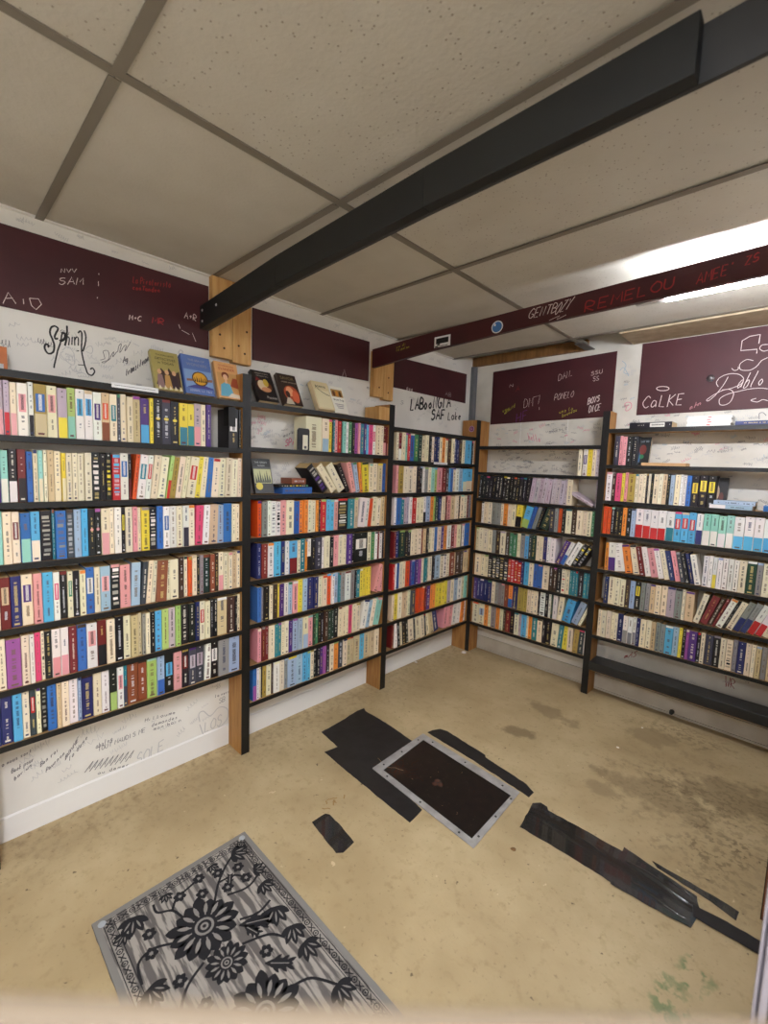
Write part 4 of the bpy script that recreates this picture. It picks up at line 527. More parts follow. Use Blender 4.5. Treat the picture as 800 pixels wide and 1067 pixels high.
('Lw','ink2',2,"-2279,231 -2280,231 -2281,231 -2283,231 -2284,231 -2284,230 -2284,229 -2283,229 -2282,229 -2280,228 -2280,227 -2280,226 -2281,225 -2282,225 -2283,225 -2284,225 -2286,225 -2286,226"),
('Lw','ink2',2,"-2378,216 -2379,214 -2379,212 -2379,210 -2379,209 -2379,210 -2379,212 -2378,213 -2378,215 -2377,216 -2376,217 -2375,217 -2374,216 -2374,215 -2374,212 -2374,209 -2374,208 -2373,211 -2373,213 -2372,215 -2371,216 -2370,216 -2369,215 -2369,214 -2369,212 -2369,210 -2369,208"),
('Lw','ink2',2,"-2359,215 -2360,215 -2361,214 -2363,212 -2363,211 -2363,210 -2362,209 -2361,208 -2359,208 -2358,208 -2357,209 -2355,211 -2355,212 -2355,213 -2356,214 -2358,215 -2359,216"),
('Lw','ink2',2,"-2347,215 -2347,213 -2347,211 -2347,208 -2347,207 -2347,209 -2347,211 -2346,212 -2345,213 -2344,214 -2343,214 -2342,214 -2341,214 -2340,214 -2340,213 -2339,212 -2339,211 -2340,210 -2340,208 -2340,207"),
('Lw','ink2',2,"-2319,222 -2320,218 -2320,214 -2321,209 -2320,206 -2319,205 -2317,205 -2315,205 -2313,206 -2312,207 -2312,208 -2311,210 -2312,211 -2312,212 -2313,213 -2315,213 -2316,213 -2317,213 -2318,212 -2319,211 -2320,211"),
('Lw','ink2',2,"-2295,212 -2296,212 -2297,213 -2299,214 -2300,214 -2302,213 -2303,211 -2304,210 -2304,209 -2304,208 -2303,207 -2302,206 -2301,206 -2300,206 -2298,206 -2297,207 -2295,207 -2295,209 -2295,210 -2295,212 -2295,211 -2295,209 -2295,206 -2295,205"),
('Lw','ink2',2,"-2285,213 -2286,204"),
('Lw','ink2',2,"-2285,215 -2285,216"),
('Lw','ink2',2,"-2270,212 -2270,211 -2271,208 -2271,205 -2271,204 -2270,206 -2270,208 -2269,209 -2268,210 -2267,211 -2266,212 -2265,212 -2264,212 -2263,211 -2263,210 -2262,209 -2262,208 -2263,206 -2263,205 -2263,204"),
('Lw','ink2',2,"-2586,113 -2587,113 -2589,114 -2590,115 -2591,115 -2592,114 -2594,113 -2594,112 -2595,111 -2595,110 -2594,109 -2593,108 -2592,108 -2591,108 -2589,108 -2588,108 -2587,109 -2586,110 -2586,111 -2586,113 -2586,112 -2586,110 -2586,108 -2586,107"),
('Lw','ink2',2,"-2579,112 -2579,111 -2580,110 -2580,109 -2579,107 -2578,106 -2577,106 -2576,105 -2575,105 -2574,105 -2573,106 -2572,106 -2572,108 -2572,109 -2572,111 -2572,110 -2572,108 -2572,106 -2572,105"),
('Lw','ink2',2,"-2545,113 -2545,111 -2545,108 -2545,104 -2546,102 -2547,101 -2549,101 -2551,102 -2552,103 -2553,103 -2554,104 -2554,105 -2553,106 -2552,107 -2551,107 -2549,108 -2548,108 -2547,107 -2546,107 -2545,107"),
('Lw','ink2',2,"-2538,104 -2536,104 -2534,103 -2532,103 -2530,103 -2530,104 -2531,105 -2532,106 -2534,107 -2535,106 -2536,105 -2538,104 -2538,103 -2538,102 -2538,101 -2537,100 -2535,100 -2534,100 -2533,100 -2531,100 -2530,101"),
('Lw','ink2',2,"-2522,104 -2522,103 -2523,101 -2523,99 -2522,101 -2522,102 -2521,103 -2520,104 -2519,104 -2518,104 -2518,103 -2518,101 -2518,99 -2517,98 -2517,100 -2516,101 -2516,102 -2515,103 -2514,103 -2513,103 -2512,102 -2512,100 -2512,99 -2512,97"),
('Lw','ink2',2,"-2506,99 -2504,99 -2502,99 -2499,99 -2498,99 -2498,100 -2499,101 -2500,101 -2502,102 -2503,101 -2504,101 -2506,100 -2506,99 -2506,98 -2506,97 -2505,96 -2503,96 -2502,95 -2501,96 -2499,96 -2498,96"),
('Lw','ink2',2,"-2490,100 -2490,99 -2490,97 -2490,95 -2490,94 -2489,96 -2488,98 -2488,99 -2487,99 -2485,100 -2484,100 -2483,100"),
('Lw','ink2',2,"-2095,273 -2095,270 -2096,266 -2096,263 -2096,260 -2096,259 -2095,259"),
('Lw','ink2',2,"-2079,265 -2080,265 -2081,266 -2082,266 -2083,266 -2084,265 -2085,264 -2086,263 -2086,262 -2085,261 -2085,260 -2084,259 -2083,259 -2082,259 -2081,260 -2080,261 -2079,262 -2079,264 -2079,265 -2079,266 -2079,265 -2079,262 -2079,260 -2079,258"),
('Lw','ink2',2,"-2066,265 -2066,264 -2066,262 -2066,260 -2066,259 -2066,261 -2066,262 -2065,263 -2065,264 -2064,265 -2063,266 -2062,267 -2061,266 -2061,265 -2060,264 -2060,263 -2061,261 -2061,260 -2061,259"),
('Lw','ink2',2,"-2054,264 -2053,264 -2051,264 -2049,264 -2048,264 -2048,265 -2049,266 -2050,266 -2051,266 -2052,266 -2053,265 -2054,264 -2054,263 -2054,262 -2054,261 -2053,259 -2052,259 -2051,259 -2050,259 -2049,260"),
('Lw','ink2',2,"-2042,267 -2042,265 -2042,263 -2042,261 -2042,260 -2042,262 -2041,264 -2041,265 -2040,266 -2039,266 -2038,267 -2037,267"),
('Lw','ink2',2,"-2030,267 -2030,265 -2030,263 -2031,260 -2031,259 -2031,260 -2030,262 -2030,264 -2029,265 -2029,266 -2028,267 -2027,268 -2027,267 -2026,266 -2027,263 -2027,261 -2027,260 -2026,260 -2026,262 -2026,264 -2025,266 -2025,267 -2024,267 -2023,268 -2023,267 -2022,266 -2022,263 -2023,261 -2023,259"),
('Lw','ink2',2,"-2065,244 -2066,246 -2068,247 -2069,247 -2071,246 -2072,245 -2074,243 -2075,242 -2075,240 -2075,239 -2075,237 -2074,236 -2072,235 -2070,234 -2068,234 -2067,233 -2066,231 -2066,230 -2066,228 -2067,227 -2068,225 -2069,224 -2071,222 -2073,222 -2074,222 -2076,223 -2077,224 -2078,225"),
('Lw','ink2',2,"-2061,222 -2061,227 -2061,235 -2060,242 -2059,247 -2056,249 -2053,248 -2050,247 -2049,245 -2048,243 -2048,240 -2049,238 -2051,236 -2053,235 -2056,235 -2059,235 -2060,235 -2058,235 -2055,234 -2051,233 -2049,232 -2048,231 -2048,229 -2048,227 -2049,226 -2052,224 -2055,223 -2059,223 -2061,222"),
('Lw','ink2',3,"-2641,139 -2610,174 -2625,147"),
('Lw','ink2',3,"-2624,136 -2593,171 -2607,145"),
('Lw','ink2',3,"-2606,134 -2575,169 -2589,142"),
('Lw','ink2',3,"-2588,131 -2556,166 -2571,139"),
('Lw','ink2',3,"-2570,128 -2537,163 -2552,136"),
('Lw','ink2',3,"-2551,125 -2519,160 -2534,133"),
('Lw','ink2',3,"-2533,122 -2499,158 -2515,130"),
('Lw','ink2',3,"-2514,118 -2480,155 -2495,127"),
('Lw','ink2',3,"-2494,115 -2460,152 -2476,124"),
('Lw','faint',4,"-2174,166 -2175,174 -2177,186 -2179,198 -2178,206 -2175,211 -2169,214 -2162,214 -2155,212 -2148,204 -2140,192 -2131,180 -2122,175 -2112,178 -2101,187 -2090,197 -2078,202 -2066,200 -2053,194 -2041,185 -2034,175 -2030,163 -2030,148 -2033,134 -2039,122 -2049,113 -2063,105 -2079,99 -2093,94 -2107,87 -2122,79 -2135,74 -2146,77 -2156,91 -2163,113 -2169,136 -2174,152"),
('Lw','faint',4,"-2146,152 -2151,103 -2133,105"),
('Lw','faint',4,"-2103,158 -2106,154 -2110,148 -2115,142 -2118,136 -2119,130 -2119,124 -2119,119 -2118,114 -2116,111 -2114,108 -2111,106 -2109,106 -2106,107 -2103,109 -2100,112 -2097,116 -2096,122 -2095,130 -2094,138 -2094,144 -2096,148 -2099,152 -2101,154 -2103,156"),
('Lw','faint',4,"-2065,154 -2066,156 -2068,159 -2070,161 -2072,162 -2075,160 -2078,158 -2081,155 -2083,151 -2084,148 -2083,145 -2082,141 -2081,138 -2078,137 -2075,136 -2071,135 -2069,133 -2068,130 -2067,126 -2067,122 -2068,118 -2070,114 -2074,110 -2077,107 -2080,105 -2083,106 -2085,109 -2088,113 -2089,115"),
('Lw','faint',4,"-2428,126 -2429,127 -2431,130 -2433,132 -2435,132 -2438,129 -2441,124 -2444,119 -2446,115 -2446,112 -2446,110 -2445,108 -2443,106 -2441,106 -2437,106 -2434,105 -2432,104 -2431,102 -2430,99 -2431,95 -2431,92 -2433,89 -2436,86 -2439,84 -2442,83 -2444,83 -2447,85 -2449,87 -2451,88"),
('Lw','faint',4,"-2406,134 -2409,131 -2413,125 -2417,119 -2420,114 -2421,108 -2421,103 -2421,98 -2420,93 -2418,90 -2416,88 -2414,87 -2411,87 -2408,88 -2405,90 -2402,94 -2400,98 -2398,104 -2397,111 -2397,118 -2397,124 -2399,128 -2401,130 -2404,131 -2406,133"),
('Lw','faint',4,"-2388,138 -2393,92 -2375,94"),
('Lw','faint',4,"-2337,149 -2358,143 -2363,97 -2342,101"),
('Lw','faint',4,"-2360,123 -2344,124"),
('Lw','faint',3,"-2083,322 -2083,323 -2084,323 -2085,324 -2086,324 -2087,324 -2088,322 -2089,321 -2090,319 -2090,318 -2090,317 -2090,316 -2089,315 -2088,314 -2087,313 -2085,313 -2085,312 -2084,311 -2084,309 -2084,308 -2084,307 -2085,305 -2086,303 -2088,302 -2089,301 -2090,302 -2091,303 -2092,305 -2092,306"),
('Lw','faint',3,"-2070,323 -2071,324 -2072,324 -2073,325 -2074,325 -2075,324 -2076,323 -2077,323 -2078,321 -2078,320 -2078,318 -2078,316 -2077,315 -2076,314 -2075,314 -2073,313 -2072,313 -2072,311 -2072,310 -2072,308 -2072,306 -2073,305 -2074,304 -2075,303 -2077,302 -2078,302 -2079,303 -2080,303 -2081,304"),
('Lw','redink',3,"-1521,102 -1537,102 -1539,75 -1523,75"),
('Lw','redink',3,"-1538,89 -1525,89"),
('Lw','redink',3,"-1514,88 -1514,85 -1515,80 -1515,75 -1515,73 -1515,74 -1514,78 -1514,82 -1513,85 -1511,87 -1509,88 -1507,89 -1506,90 -1505,89 -1504,88 -1503,87 -1503,85 -1503,83 -1503,80 -1503,78 -1504,76"),
('Lw','pink',4,"-1701,1523 -1702,1524 -1703,1526 -1704,1527 -1706,1527 -1708,1525 -1711,1522 -1713,1519 -1714,1516 -1714,1514 -1714,1513 -1713,1512 -1712,1511 -1710,1510 -1708,1510 -1705,1510 -1704,1509 -1703,1507 -1702,1505 -1703,1502 -1703,1500 -1705,1498 -1707,1495 -1709,1493 -1711,1492 -1713,1492 -1715,1493 -1717,1494 -1718,1495"),
('Lw','pink',4,"-1697,1494 -1696,1502 -1696,1513 -1695,1525 -1693,1532 -1690,1534 -1686,1533 -1683,1531 -1681,1528 -1680,1526 -1680,1522 -1682,1519 -1683,1516 -1686,1514 -1689,1513 -1693,1512 -1695,1512"),
('Lw','pink',4,"-1670,1519 -1672,1500"),
('Lw','pink',4,"-1669,1527 -1669,1526"),
('Lw','ink2',2,"-1729,1544 -1730,1542 -1730,1538 -1730,1535 -1730,1534 -1730,1535 -1730,1537 -1729,1540 -1729,1542 -1728,1543 -1727,1544 -1726,1545 -1725,1544 -1725,1542 -1725,1539 -1725,1536 -1725,1535 -1724,1537 -1724,1540 -1723,1543 -1723,1546 -1722,1547 -1721,1549 -1720,1549 -1719,1549 -1719,1547 -1719,1544 -1719,1541 -1719,1538"),
('Lw','ink2',2,"-1703,1555 -1704,1555 -1705,1555 -1707,1555 -1708,1554 -1710,1552 -1711,1550 -1712,1547 -1713,1545 -1712,1544 -1711,1543 -1710,1544 -1708,1544 -1706,1545 -1705,1546 -1704,1547 -1703,1549 -1703,1552 -1703,1554 -1703,1553 -1703,1550 -1703,1546 -1703,1544"),
('Lw','ink2',2,"-1694,1559 -1695,1557 -1695,1553 -1695,1550 -1695,1549 -1695,1550 -1694,1553 -1693,1556 -1692,1558 -1691,1559 -1690,1560 -1688,1560 -1688,1561"),
('Lw','ink2',2,"-1674,1567 -1675,1557"),
('Lw','ink2',2,"-1674,1570 -1674,1572"),
('Lw','ink2',2,"-1654,1576 -1655,1575 -1657,1573 -1659,1571 -1659,1569 -1659,1567 -1658,1566 -1657,1565 -1655,1565 -1654,1566 -1652,1568 -1650,1571 -1650,1572 -1650,1574 -1652,1575 -1653,1575 -1654,1576"),
('Lw','blueish',3,"-1618,1504 -1620,1504 -1621,1503 -1623,1503 -1625,1502 -1625,1501 -1625,1500 -1625,1499 -1625,1498 -1624,1498 -1622,1498 -1621,1498 -1620,1498 -1620,1497 -1621,1495 -1622,1494 -1623,1493 -1624,1493 -1626,1492 -1627,1493 -1628,1493"),
('Lw','blueish',3,"-1604,1511 -1605,1510 -1607,1508 -1608,1506 -1609,1504 -1609,1503 -1608,1502 -1606,1502 -1605,1502 -1603,1503 -1601,1505 -1600,1507 -1599,1508 -1600,1509 -1601,1510 -1603,1511 -1604,1512"),
('Lw','ink2',2,"-1147,1877 -1147,1875 -1148,1871 -1148,1868 -1148,1867 -1147,1870 -1146,1873 -1146,1875 -1145,1877 -1143,1878 -1142,1878 -1141,1878 -1141,1876 -1141,1872 -1141,1868 -1141,1867 -1140,1868 -1140,1871 -1139,1874 -1138,1876 -1137,1878 -1136,1879 -1135,1879 -1134,1879 -1134,1876 -1134,1872 -1134,1868 -1134,1865"),
('Lw','ink2',2,"-1119,1880 -1121,1879 -1123,1877 -1125,1875 -1126,1873 -1125,1871 -1124,1869 -1122,1867 -1121,1867 -1119,1867 -1117,1869 -1115,1871 -1114,1873 -1115,1874 -1117,1876 -1118,1878 -1120,1879"),
('Lw','ink2',2,"-1104,1878 -1104,1876 -1104,1872 -1104,1869 -1104,1867 -1104,1868 -1104,1870 -1103,1873 -1103,1875 -1101,1877 -1099,1879 -1098,1880 -1096,1880 -1095,1880 -1094,1878 -1094,1877 -1094,1875 -1093,1874 -1094,1871 -1094,1869 -1094,1868"),
('Lw','ink2',2,"-1079,1880 -1080,1868"),
('Lw','ink2',2,"-1049,1877 -1050,1878 -1052,1879 -1053,1880 -1055,1880 -1057,1879 -1058,1878 -1059,1876 -1060,1874 -1060,1872 -1059,1871 -1057,1869 -1056,1868 -1055,1868 -1053,1869 -1051,1870 -1050,1871"),
('Lw','ink2',2,"-1025,1882 -1026,1882 -1028,1882 -1030,1882 -1032,1882 -1034,1880 -1036,1879 -1037,1877 -1038,1875 -1037,1873 -1036,1871 -1035,1869 -1034,1868 -1032,1869 -1029,1870 -1027,1872 -1026,1873 -1025,1875 -1025,1878 -1025,1880 -1025,1881 -1025,1879 -1025,1875 -1025,1871 -1025,1868")]
# ---------------- materials
def nn(nt,t): return nt.nodes.new(t)
def mat_floor():
    m=bpy.data.materials.new('painted_concrete'); m.use_nodes=True; nt=m.node_tree; b=nt.nodes['Principled BSDF']; L=nt.links.new
    tc=nn(nt,'ShaderNodeTexCoord')
    def noise(sc_,det=5,ro=.6):
        n=nn(nt,'ShaderNodeTexNoise'); n.inputs['Scale'].default_value=sc_; n.inputs['Detail'].default_value=det; n.inputs['Roughness'].default_value=ro; L(tc.outputs['Object'],n.inputs['Vector']); return n.outputs[0]
    def ramp(src,a,b_,ca=0,cb=1):
        r=nn(nt,'ShaderNodeMapRange'); r.inputs['From Min'].default_value=a; r.inputs['From Max'].default_value=b_; r.inputs['To Min'].default_value=ca; r.inputs['To Max'].default_value=cb; L(src,r.inputs[0]); return r.outputs[0]
    def mix(f,A,B):
        x=nn(nt,'ShaderNodeMix'); x.data_type='RGBA'
        if isinstance(f,float): x.inputs[0].default_value=f
        else: L(f,x.inputs[0])
        for i,c in ((6,A),(7,B)):
            if isinstance(c,tuple): x.inputs[i].default_value=(*c,1)
            else: L(c,x.inputs[i])
        return x.outputs[2]
    def mul(a,c):
        x=nn(nt,'ShaderNodeMath'); x.operation='MULTIPLY'; L(a,x.inputs[0])
        if isinstance(c,(int,float)): x.inputs[1].default_value=c
        else: L(c,x.inputs[1])
        return x.outputs[0]
    def spot(cx,cy,rx,ry,rot=0,soft=.6,thr=.5):
        mp=nn(nt,'ShaderNodeMapping'); mp.vector_type='TEXTURE'; mp.inputs['Location'].default_value=(cx,cy,0); mp.inputs['Rotation'].default_value=(0,0,R(rot)); mp.inputs['Scale'].default_value=(rx,ry,1)
        L(tc.outputs['Object'],mp.inputs[0])
        ln=nn(nt,'ShaderNodeVectorMath'); ln.operation='LENGTH'; L(mp.outputs[0],ln.inputs[0])
        nz=noise(9,4); ad=nn(nt,'ShaderNodeMath'); ad.operation='ADD'; L(ln.outputs['Value'],ad.inputs[0]); L(ramp(nz,.3,.7,-.5,.5),ad.inputs[1])
        return ramp(ad.outputs[0],1.0,1.0-soft,0,1)
    base=mix(ramp(noise(2.2,3),.35,.65),lin((174,152,112)),lin((198,177,136)))
    base=mix(mul(ramp(noise(14,6,.7),.45,.7),.35),base,lin((176,152,112)))
    base=mix(mul(ramp(noise(60,3),.62,.72),.45),base,lin((118,95,62)))      # small dark specks
    base=mix(mul(ramp(noise(33,2),.70,.74),.8),base,lin((84,66,44)))
    base=mix(mul(ramp(noise(26,3),.56,.72),.4),base,lin((150,126,86)))
    base=mix(mul(ramp(noise(25,2),.27,.24),.6),base,lin((226,206,166)))
    # damp grey patches
    for cx,cy,rx,ry,rot,k in ((.957,-.858,.09,.055,20,.75),(.999,-.528,.17,.06,-10,.55),(1.62,-.86,.26,.13,5,.55),(1.50,-.36,.16,.10,0,.45),(1.86,-.62,.2,.16,0,.6),(1.44,-.98,.1,.06,0,.45)):
        base=mix(mul(spot(cx,cy,rx,ry,rot,.35),k),base,lin((128,108,76)))
    speck=ramp(noise(40,4),.5,.56)
    for cx,cy,rx,ry in ((1.80,-.75,.45,.4),(1.60,-.2,.3,.14),(1.9,-1.1,.2,.25)):
        base=mix(mul(mul(spot(cx,cy,rx,ry,0,.8),speck),.5),base,lin((110,92,62)))
    # scuffed dirt along the walls
    sx=nn(nt,'ShaderNodeSeparateXYZ'); L(tc.outputs['Object'],sx.inputs[0])
    edge=ramp(sx.outputs[0],.36,.02); base=mix(mul(mul(edge,ramp(noise(30,5),.48,.66)),.5),base,lin((120,96,60)))
    my=nn(nt,'ShaderNodeMath'); my.operation='MULTIPLY'; my.inputs[1].default_value=-1; L(sx.outputs[1],my.inputs[0])
    edge=ramp(my.outputs[0],.16,.02); base=mix(mul(edge,.45),base,lin((112,92,60)))
    # green paint
    gr=ramp(noise(22,3),.47,.55)
    for cx,cy,rx,ry in ((1.845,-1.735,.05,.09),(1.885,-1.60,.05,.07)):
        base=mix(mul(mul(spot(cx,cy,rx,ry,0,.4),gr),.7),base,lin((84,120,70)))
    L(base,b.inputs['Base Color']); b.inputs['Roughness'].default_value=.55
    bp=nn(nt,'ShaderNodeBump'); bp.inputs['Strength'].default_value=.35; bp.inputs['Distance'].default_value=.006; L(noise(16,6),bp.inputs['Height']); L(bp.outputs[0],b.inputs['Normal'])
    return m
def mat_ceiling():
    m=mat('ceiling_tile_vinyl',(176,166,150),.7); nt=m.node_tree; b=nt.nodes['Principled BSDF']; L=nt.links.new
    tc=nn(nt,'ShaderNodeTexCoord'); v=nn(nt,'ShaderNodeTexVoronoi'); v.inputs['Scale'].default_value=62; L(tc.outputs['Object'],v.inputs['Vector'])
    mr=nn(nt,'ShaderNodeMapRange'); mr.inputs['From Min'].default_value=.10; mr.inputs['From Max'].default_value=.17; mr.inputs['To Min'].default_value=1; mr.inputs['To Max'].default_value=0; L(v.outputs['Distance'],mr.inputs[0])
    sx=nn(nt,'ShaderNodeSeparateXYZ'); L(tc.outputs['Object'],sx.inputs[0])
    g=nn(nt,'ShaderNodeMath'); g.operation='GREATER_THAN'; g.inputs[1].default_value=.865; L(sx.outputs[0],g.inputs[0])
    nz=nn(nt,'ShaderNodeTexNoise'); nz.inputs['Scale'].default_value=7; L(tc.outputs['Object'],nz.inputs['Vector'])
    mm=nn(nt,'ShaderNodeMath'); mm.operation='MULTIPLY'; L(mr.outputs[0],mm.inputs[0]); L(g.outputs[0],mm.inputs[1])
    m2=nn(nt,'ShaderNodeMath'); m2.operation='MULTIPLY'; m2.inputs[1].default_value=.55; L(mm.outputs[0],m2.inputs[0])
    c1=nn(nt,'ShaderNodeMix'); c1.data_type='RGBA'; c1.inputs[6].default_value=(*lin((204,199,188)),1); c1.inputs[7].default_value=(*lin((188,181,168)),1); L(nz.outputs[0],c1.inputs[0])
    c2=nn(nt,'ShaderNodeMix'); c2.data_type='RGBA'; L(m2.outputs[0],c2.inputs[0]); L(c1.outputs[2],c2.inputs[6]); c2.inputs[7].default_value=(*lin((110,90,66)),1)
    L(c2.outputs[2],b.inputs['Base Color'])
    n2=nn(nt,'ShaderNodeTexNoise'); n2.inputs['Scale'].default_value=90; n2.inputs['Detail'].default_value=4; L(tc.outputs['Object'],n2.inputs['Vector'])
    ad=nn(nt,'ShaderNodeMath'); ad.operation='SUBTRACT'; L(n2.outputs[0],ad.inputs[0]); L(mm.outputs[0],ad.inputs[1])
    bp=nn(nt,'ShaderNodeBump'); bp.inputs['Strength'].default_value=.4; bp.inputs['Distance'].default_value=.003; L(ad.outputs[0],bp.inputs['Height']); L(bp.outputs[0],b.inputs['Normal'])
    return m
def mat_wood(name,a,b_):
    return mat(name,a,.6,noise=b_,bump=.15,nscale=6,stretch=(8,8,1))
def mat_book():
    m=mat('book_print',(200,200,200),.42); nt=m.node_tree; b=nt.nodes['Principled BSDF']
    at=nn(nt,'ShaderNodeAttribute'); at.attribute_name='Col'; nt.links.new(at.outputs['Color'],b.inputs['Base Color']); return m
M_BOOK=mat_book()
M_WALL=mat('white_wall_paint',(236,233,226),.55,noise=(222,218,210),nscale=3)
M_WALLB=mat('shaded_wall_paint',(226,221,210),.6,noise=(204,198,186),nscale=4)  # white back wall; beige-grey puts its weaker light into the colour
M_DARK=mat('dark_void',(48,40,34),.9)
M_MAROON=mat('maroon_board_paint',(68,19,26),.6,noise=(60,17,23),nscale=5)
M_MAROON2=mat('maroon_beam_paint',(68,18,23),.5,noise=(58,16,21),nscale=6)
M_BLACK=mat('black_shelf_paint',(18,17,17),.5,noise=(11,10,10),nscale=12)
M_BLACK2=mat('black_beam_paint',(19,20,18),.6,noise=(14,15,14),nscale=9,bump=.1)
M_WOOD=mat_wood('raw_pine',(176,128,70),(148,100,48))
M_WOOD2=mat_wood('light_pine',(214,170,108),(196,146,84))
M_SHELFWOOD=mat('raw_board_wood',(176,140,92),.65,noise=(146,112,70),nscale=7,stretch=(6,1,6))
M_TBAR=mat('ceiling_grid_metal',(124,116,104),.5)
M_BASE=mat('white_baseboard_paint',(232,229,224),.5)
M_WHITE=mat('white_enamel',(236,236,236),.4)
INK={'ink':mat('black_marker',(28,26,28),.5),'ink2':mat('thin_black_marker',(100,96,100),.6),'faint':mat('faded_marker',(192,190,190),.6),'chalk':mat('white_marker',(226,210,206),.6),
 'redink':mat('red_marker',(150,30,34),.5),'yellow':mat('yellow_marker',(190,196,60),.5),'purple':mat('purple_marker',(96,38,110),.5),'pink':mat('pink_marker',(222,84,130),.5),
 'blueish':mat('pale_blue_marker',(150,176,196),.5),'darkred':mat('dark_red_marker',(120,24,30),.5),'pinkish':mat('pale_pink_marker',(190,130,136),.5)}
IK=list(INK); INKM=[INK[k] for k in IK]
def struct(o): o['kind']='structure'; return o
# ---------------- room shell
ZC=2.208; XR=2.165
m=MB(); m.box((-.15,-4.6,-.1),(3.4,.15,0)); struct(m.build('floor',mat_floor()))
m=MB(); m.box((-.12,-4.5,0),(0,.12,2.6)); wall_left=struct(m.build('wall_left',M_WALL))
m=MB(); m.box((0,0,0),(3.3,.12,2.6)); wall_back=struct(m.build('wall_back',M_WALLB))
m=MB(); m.box((XR,-2.20,0),(XR+.1,0,2.6)); struct(m.build('wall_right',M_WALL))
m=MB(); m.box((3.2,-4.5,0),(3.3,-2.2,2.6)); m.box((XR+.1,-2.3,0),(3.2,-2.2,2.6)); struct(m.build('wall_entrance',M_WALL))
m=MB(); m.box((0,-4.5,0),(3.2,-4.4,2.6)); struct(m.build('wall_front',M_WALL))
# suspended ceiling: lay-in tiles, one slab per bay
XT=[-0.0,.865,2.085,3.2]; YT=[-4.4,-3.95,-3.34,-2.72,-2.11,-1.505,-.90,-.29,0]
m=MB()
for i in range(3):
    for j in range(8):
        if j==7 and i==0: continue
        x0,x1,y0,y1=XT[i],XT[i+1],YT[j],YT[j+1]
        if j==7 and i==1: x0=1.125
        m.box((x0+.001,y0+.001,ZC),(x1-.001,y1-.001,ZC+.014))
ceil=struct(m.build('ceiling',mat_ceiling()))
m=MB(); m.box((-.1,-4.5,2.55),(3.3,.1,2.6)); m.box((0,-.45,2.22),(3.2,-.44,2.55)); struct(m.build('ceiling_deck',M_DARK))
n=1
def trim(m,mt=M_TBAR):
    global n
    o=struct(m.build('trim_%d'%n,mt)); n+=1; return o
for x in XT[1:3]:
    m=MB(); m.box((x-.0125,-4.4,ZC-.004),(x+.0125,-.001,ZC-.0002)); m.box((x-.001,-4.4,ZC-.0002),(x+.001,-.03,ZC+.03)); trim(m)
for y in YT[1:-1]:
    m=MB(); m.box((0.002,y-.0125,ZC-.0062),(.851,y+.0125,ZC-.0043)); m.box((.879,y-.0125,ZC-.0062),(2.07,y+.0125,ZC-.0043)); m.box((2.10,y-.0125,ZC-.0062),(3.19,y+.0125,ZC-.0043))
    for xa,xb in ((0.002,.851),(.879,2.07),(2.10,3.19)): m.box((xa,y-.001,ZC-.0043),(xb,y+.001,ZC-.0001))
    trim(m)
m=MB(); m.box((0.0,-4.4,ZC-.006),(.018,-.30,ZC-.001)); trim(m,M_BASE)
m=MB(); m.box((.001,-.03,2.196),(.86,-.001,2.262)); trim(m,mat_wood('nailer_wood',(140,98,52),(110,74,38)))
m=MB(); m.box((.845,-.20,ZC-.012),(.90,-.002,ZC-.0065)); trim(m,mat('grey_bracket_metal',(96,94,92),.5,.3))
m=MB(); m.box((1.125,-.275,ZC-.016),(3.19,-.001,ZC-.0065)); o=trim(m,mat('border_tile_tan',(178,160,132),.75,noise=(158,140,112),nscale=16))
m=MB(); m.box((.004,-.05,1.40),(.034,-.004,2.19)); trim(m,mat('grey_conduit_paint',(104,106,110),.5))
# baseboards
m=MB(); m.hexa([(0,-4.4,0),(.012,-4.4,0),(.012,0,0),(0,0,0),(0,-4.4,.075),(.007,-4.4,.070),(.007,0,.115),(0,0,.12)]); struct(m.build('baseboard_left',M_BASE))
m=MB(); m.box((.0,-.012,0),(XR,0,.10)); m.box((0,-.02,.0),(XR,-.012,.012)); struct(m.build('baseboard_back',mat('grey_baseboard_paint',(206,198,184),.6,noise=(190,180,164),nscale=8)))
# wall joints on the back wall (thin panel seams)
m=MB()
for x in (.42,.76): m.box((x,-.0006,1.6),(x+.004,0,1.77))
m.build('panel_seam',M_BASE,wall_back)
# door jamb by the camera
m=MB(); m.box((XR-.1565,-2.42,0),(XR-.1535,-2.30,2.2)); m.box((XR-.151,-2.424,0),(XR-.144,-2.30,2.2)); m.box((XR-.1535,-2.41,0),(XR-.151,-2.30,2.2)); m.box((XR-.147,-2.30,0),(XR+.1,-2.202,2.2))
jb=struct(m.build('door_1',mat('jamb_paint',(150,144,152),.45),bevel=.004))
m=MB(); m.box((XR-.1438,-2.415,0),(XR+.10,-2.301,2.2)); struct(m.build('door_1',mat('jamb_black',(20,18,20),.6)))
# ---------------- maroon boards on the walls
def panel(label,wall,u0,u1,z):
    m=MB()
    z0l,z0r,z1l,z1r=z
    if wall=='L': m.hexa([(0.0003,u0,z0l),(.005,u0,z0l),(.005,u1,z0r),(0.0003,u1,z0r),(0.0003,u0,z1l),(.005,u0,z1l),(.005,u1,z1r),(0.0003,u1,z1r)])
    else: m.hexa([(u0,-.005,z0l),(u1,-.005,z0r),(u1,-.0003,z0r),(u0,-.0003,z0l),(u0,-.005,z1l),(u1,-.005,z1r),(u1,-.0003,z1r),(u0,-.0003,z1l)])
    return tag(m.build('wall_board',M_MAROON),label,'board','maroon boards along the top of the walls')
P1=panel('long maroon painted wall board left of the black beam','L',-3.3,-2.126,(1.885,1.89,2.143,2.162))
P2=panel('maroon wall board between the two wooden mounting plates','L',-1.912,-1.14,(1.89,1.912,2.13,2.142))
P3=panel('short maroon wall board above the big black handwriting in the corner','L',-.948,-.107,(1.91,1.91,2.10,2.128))
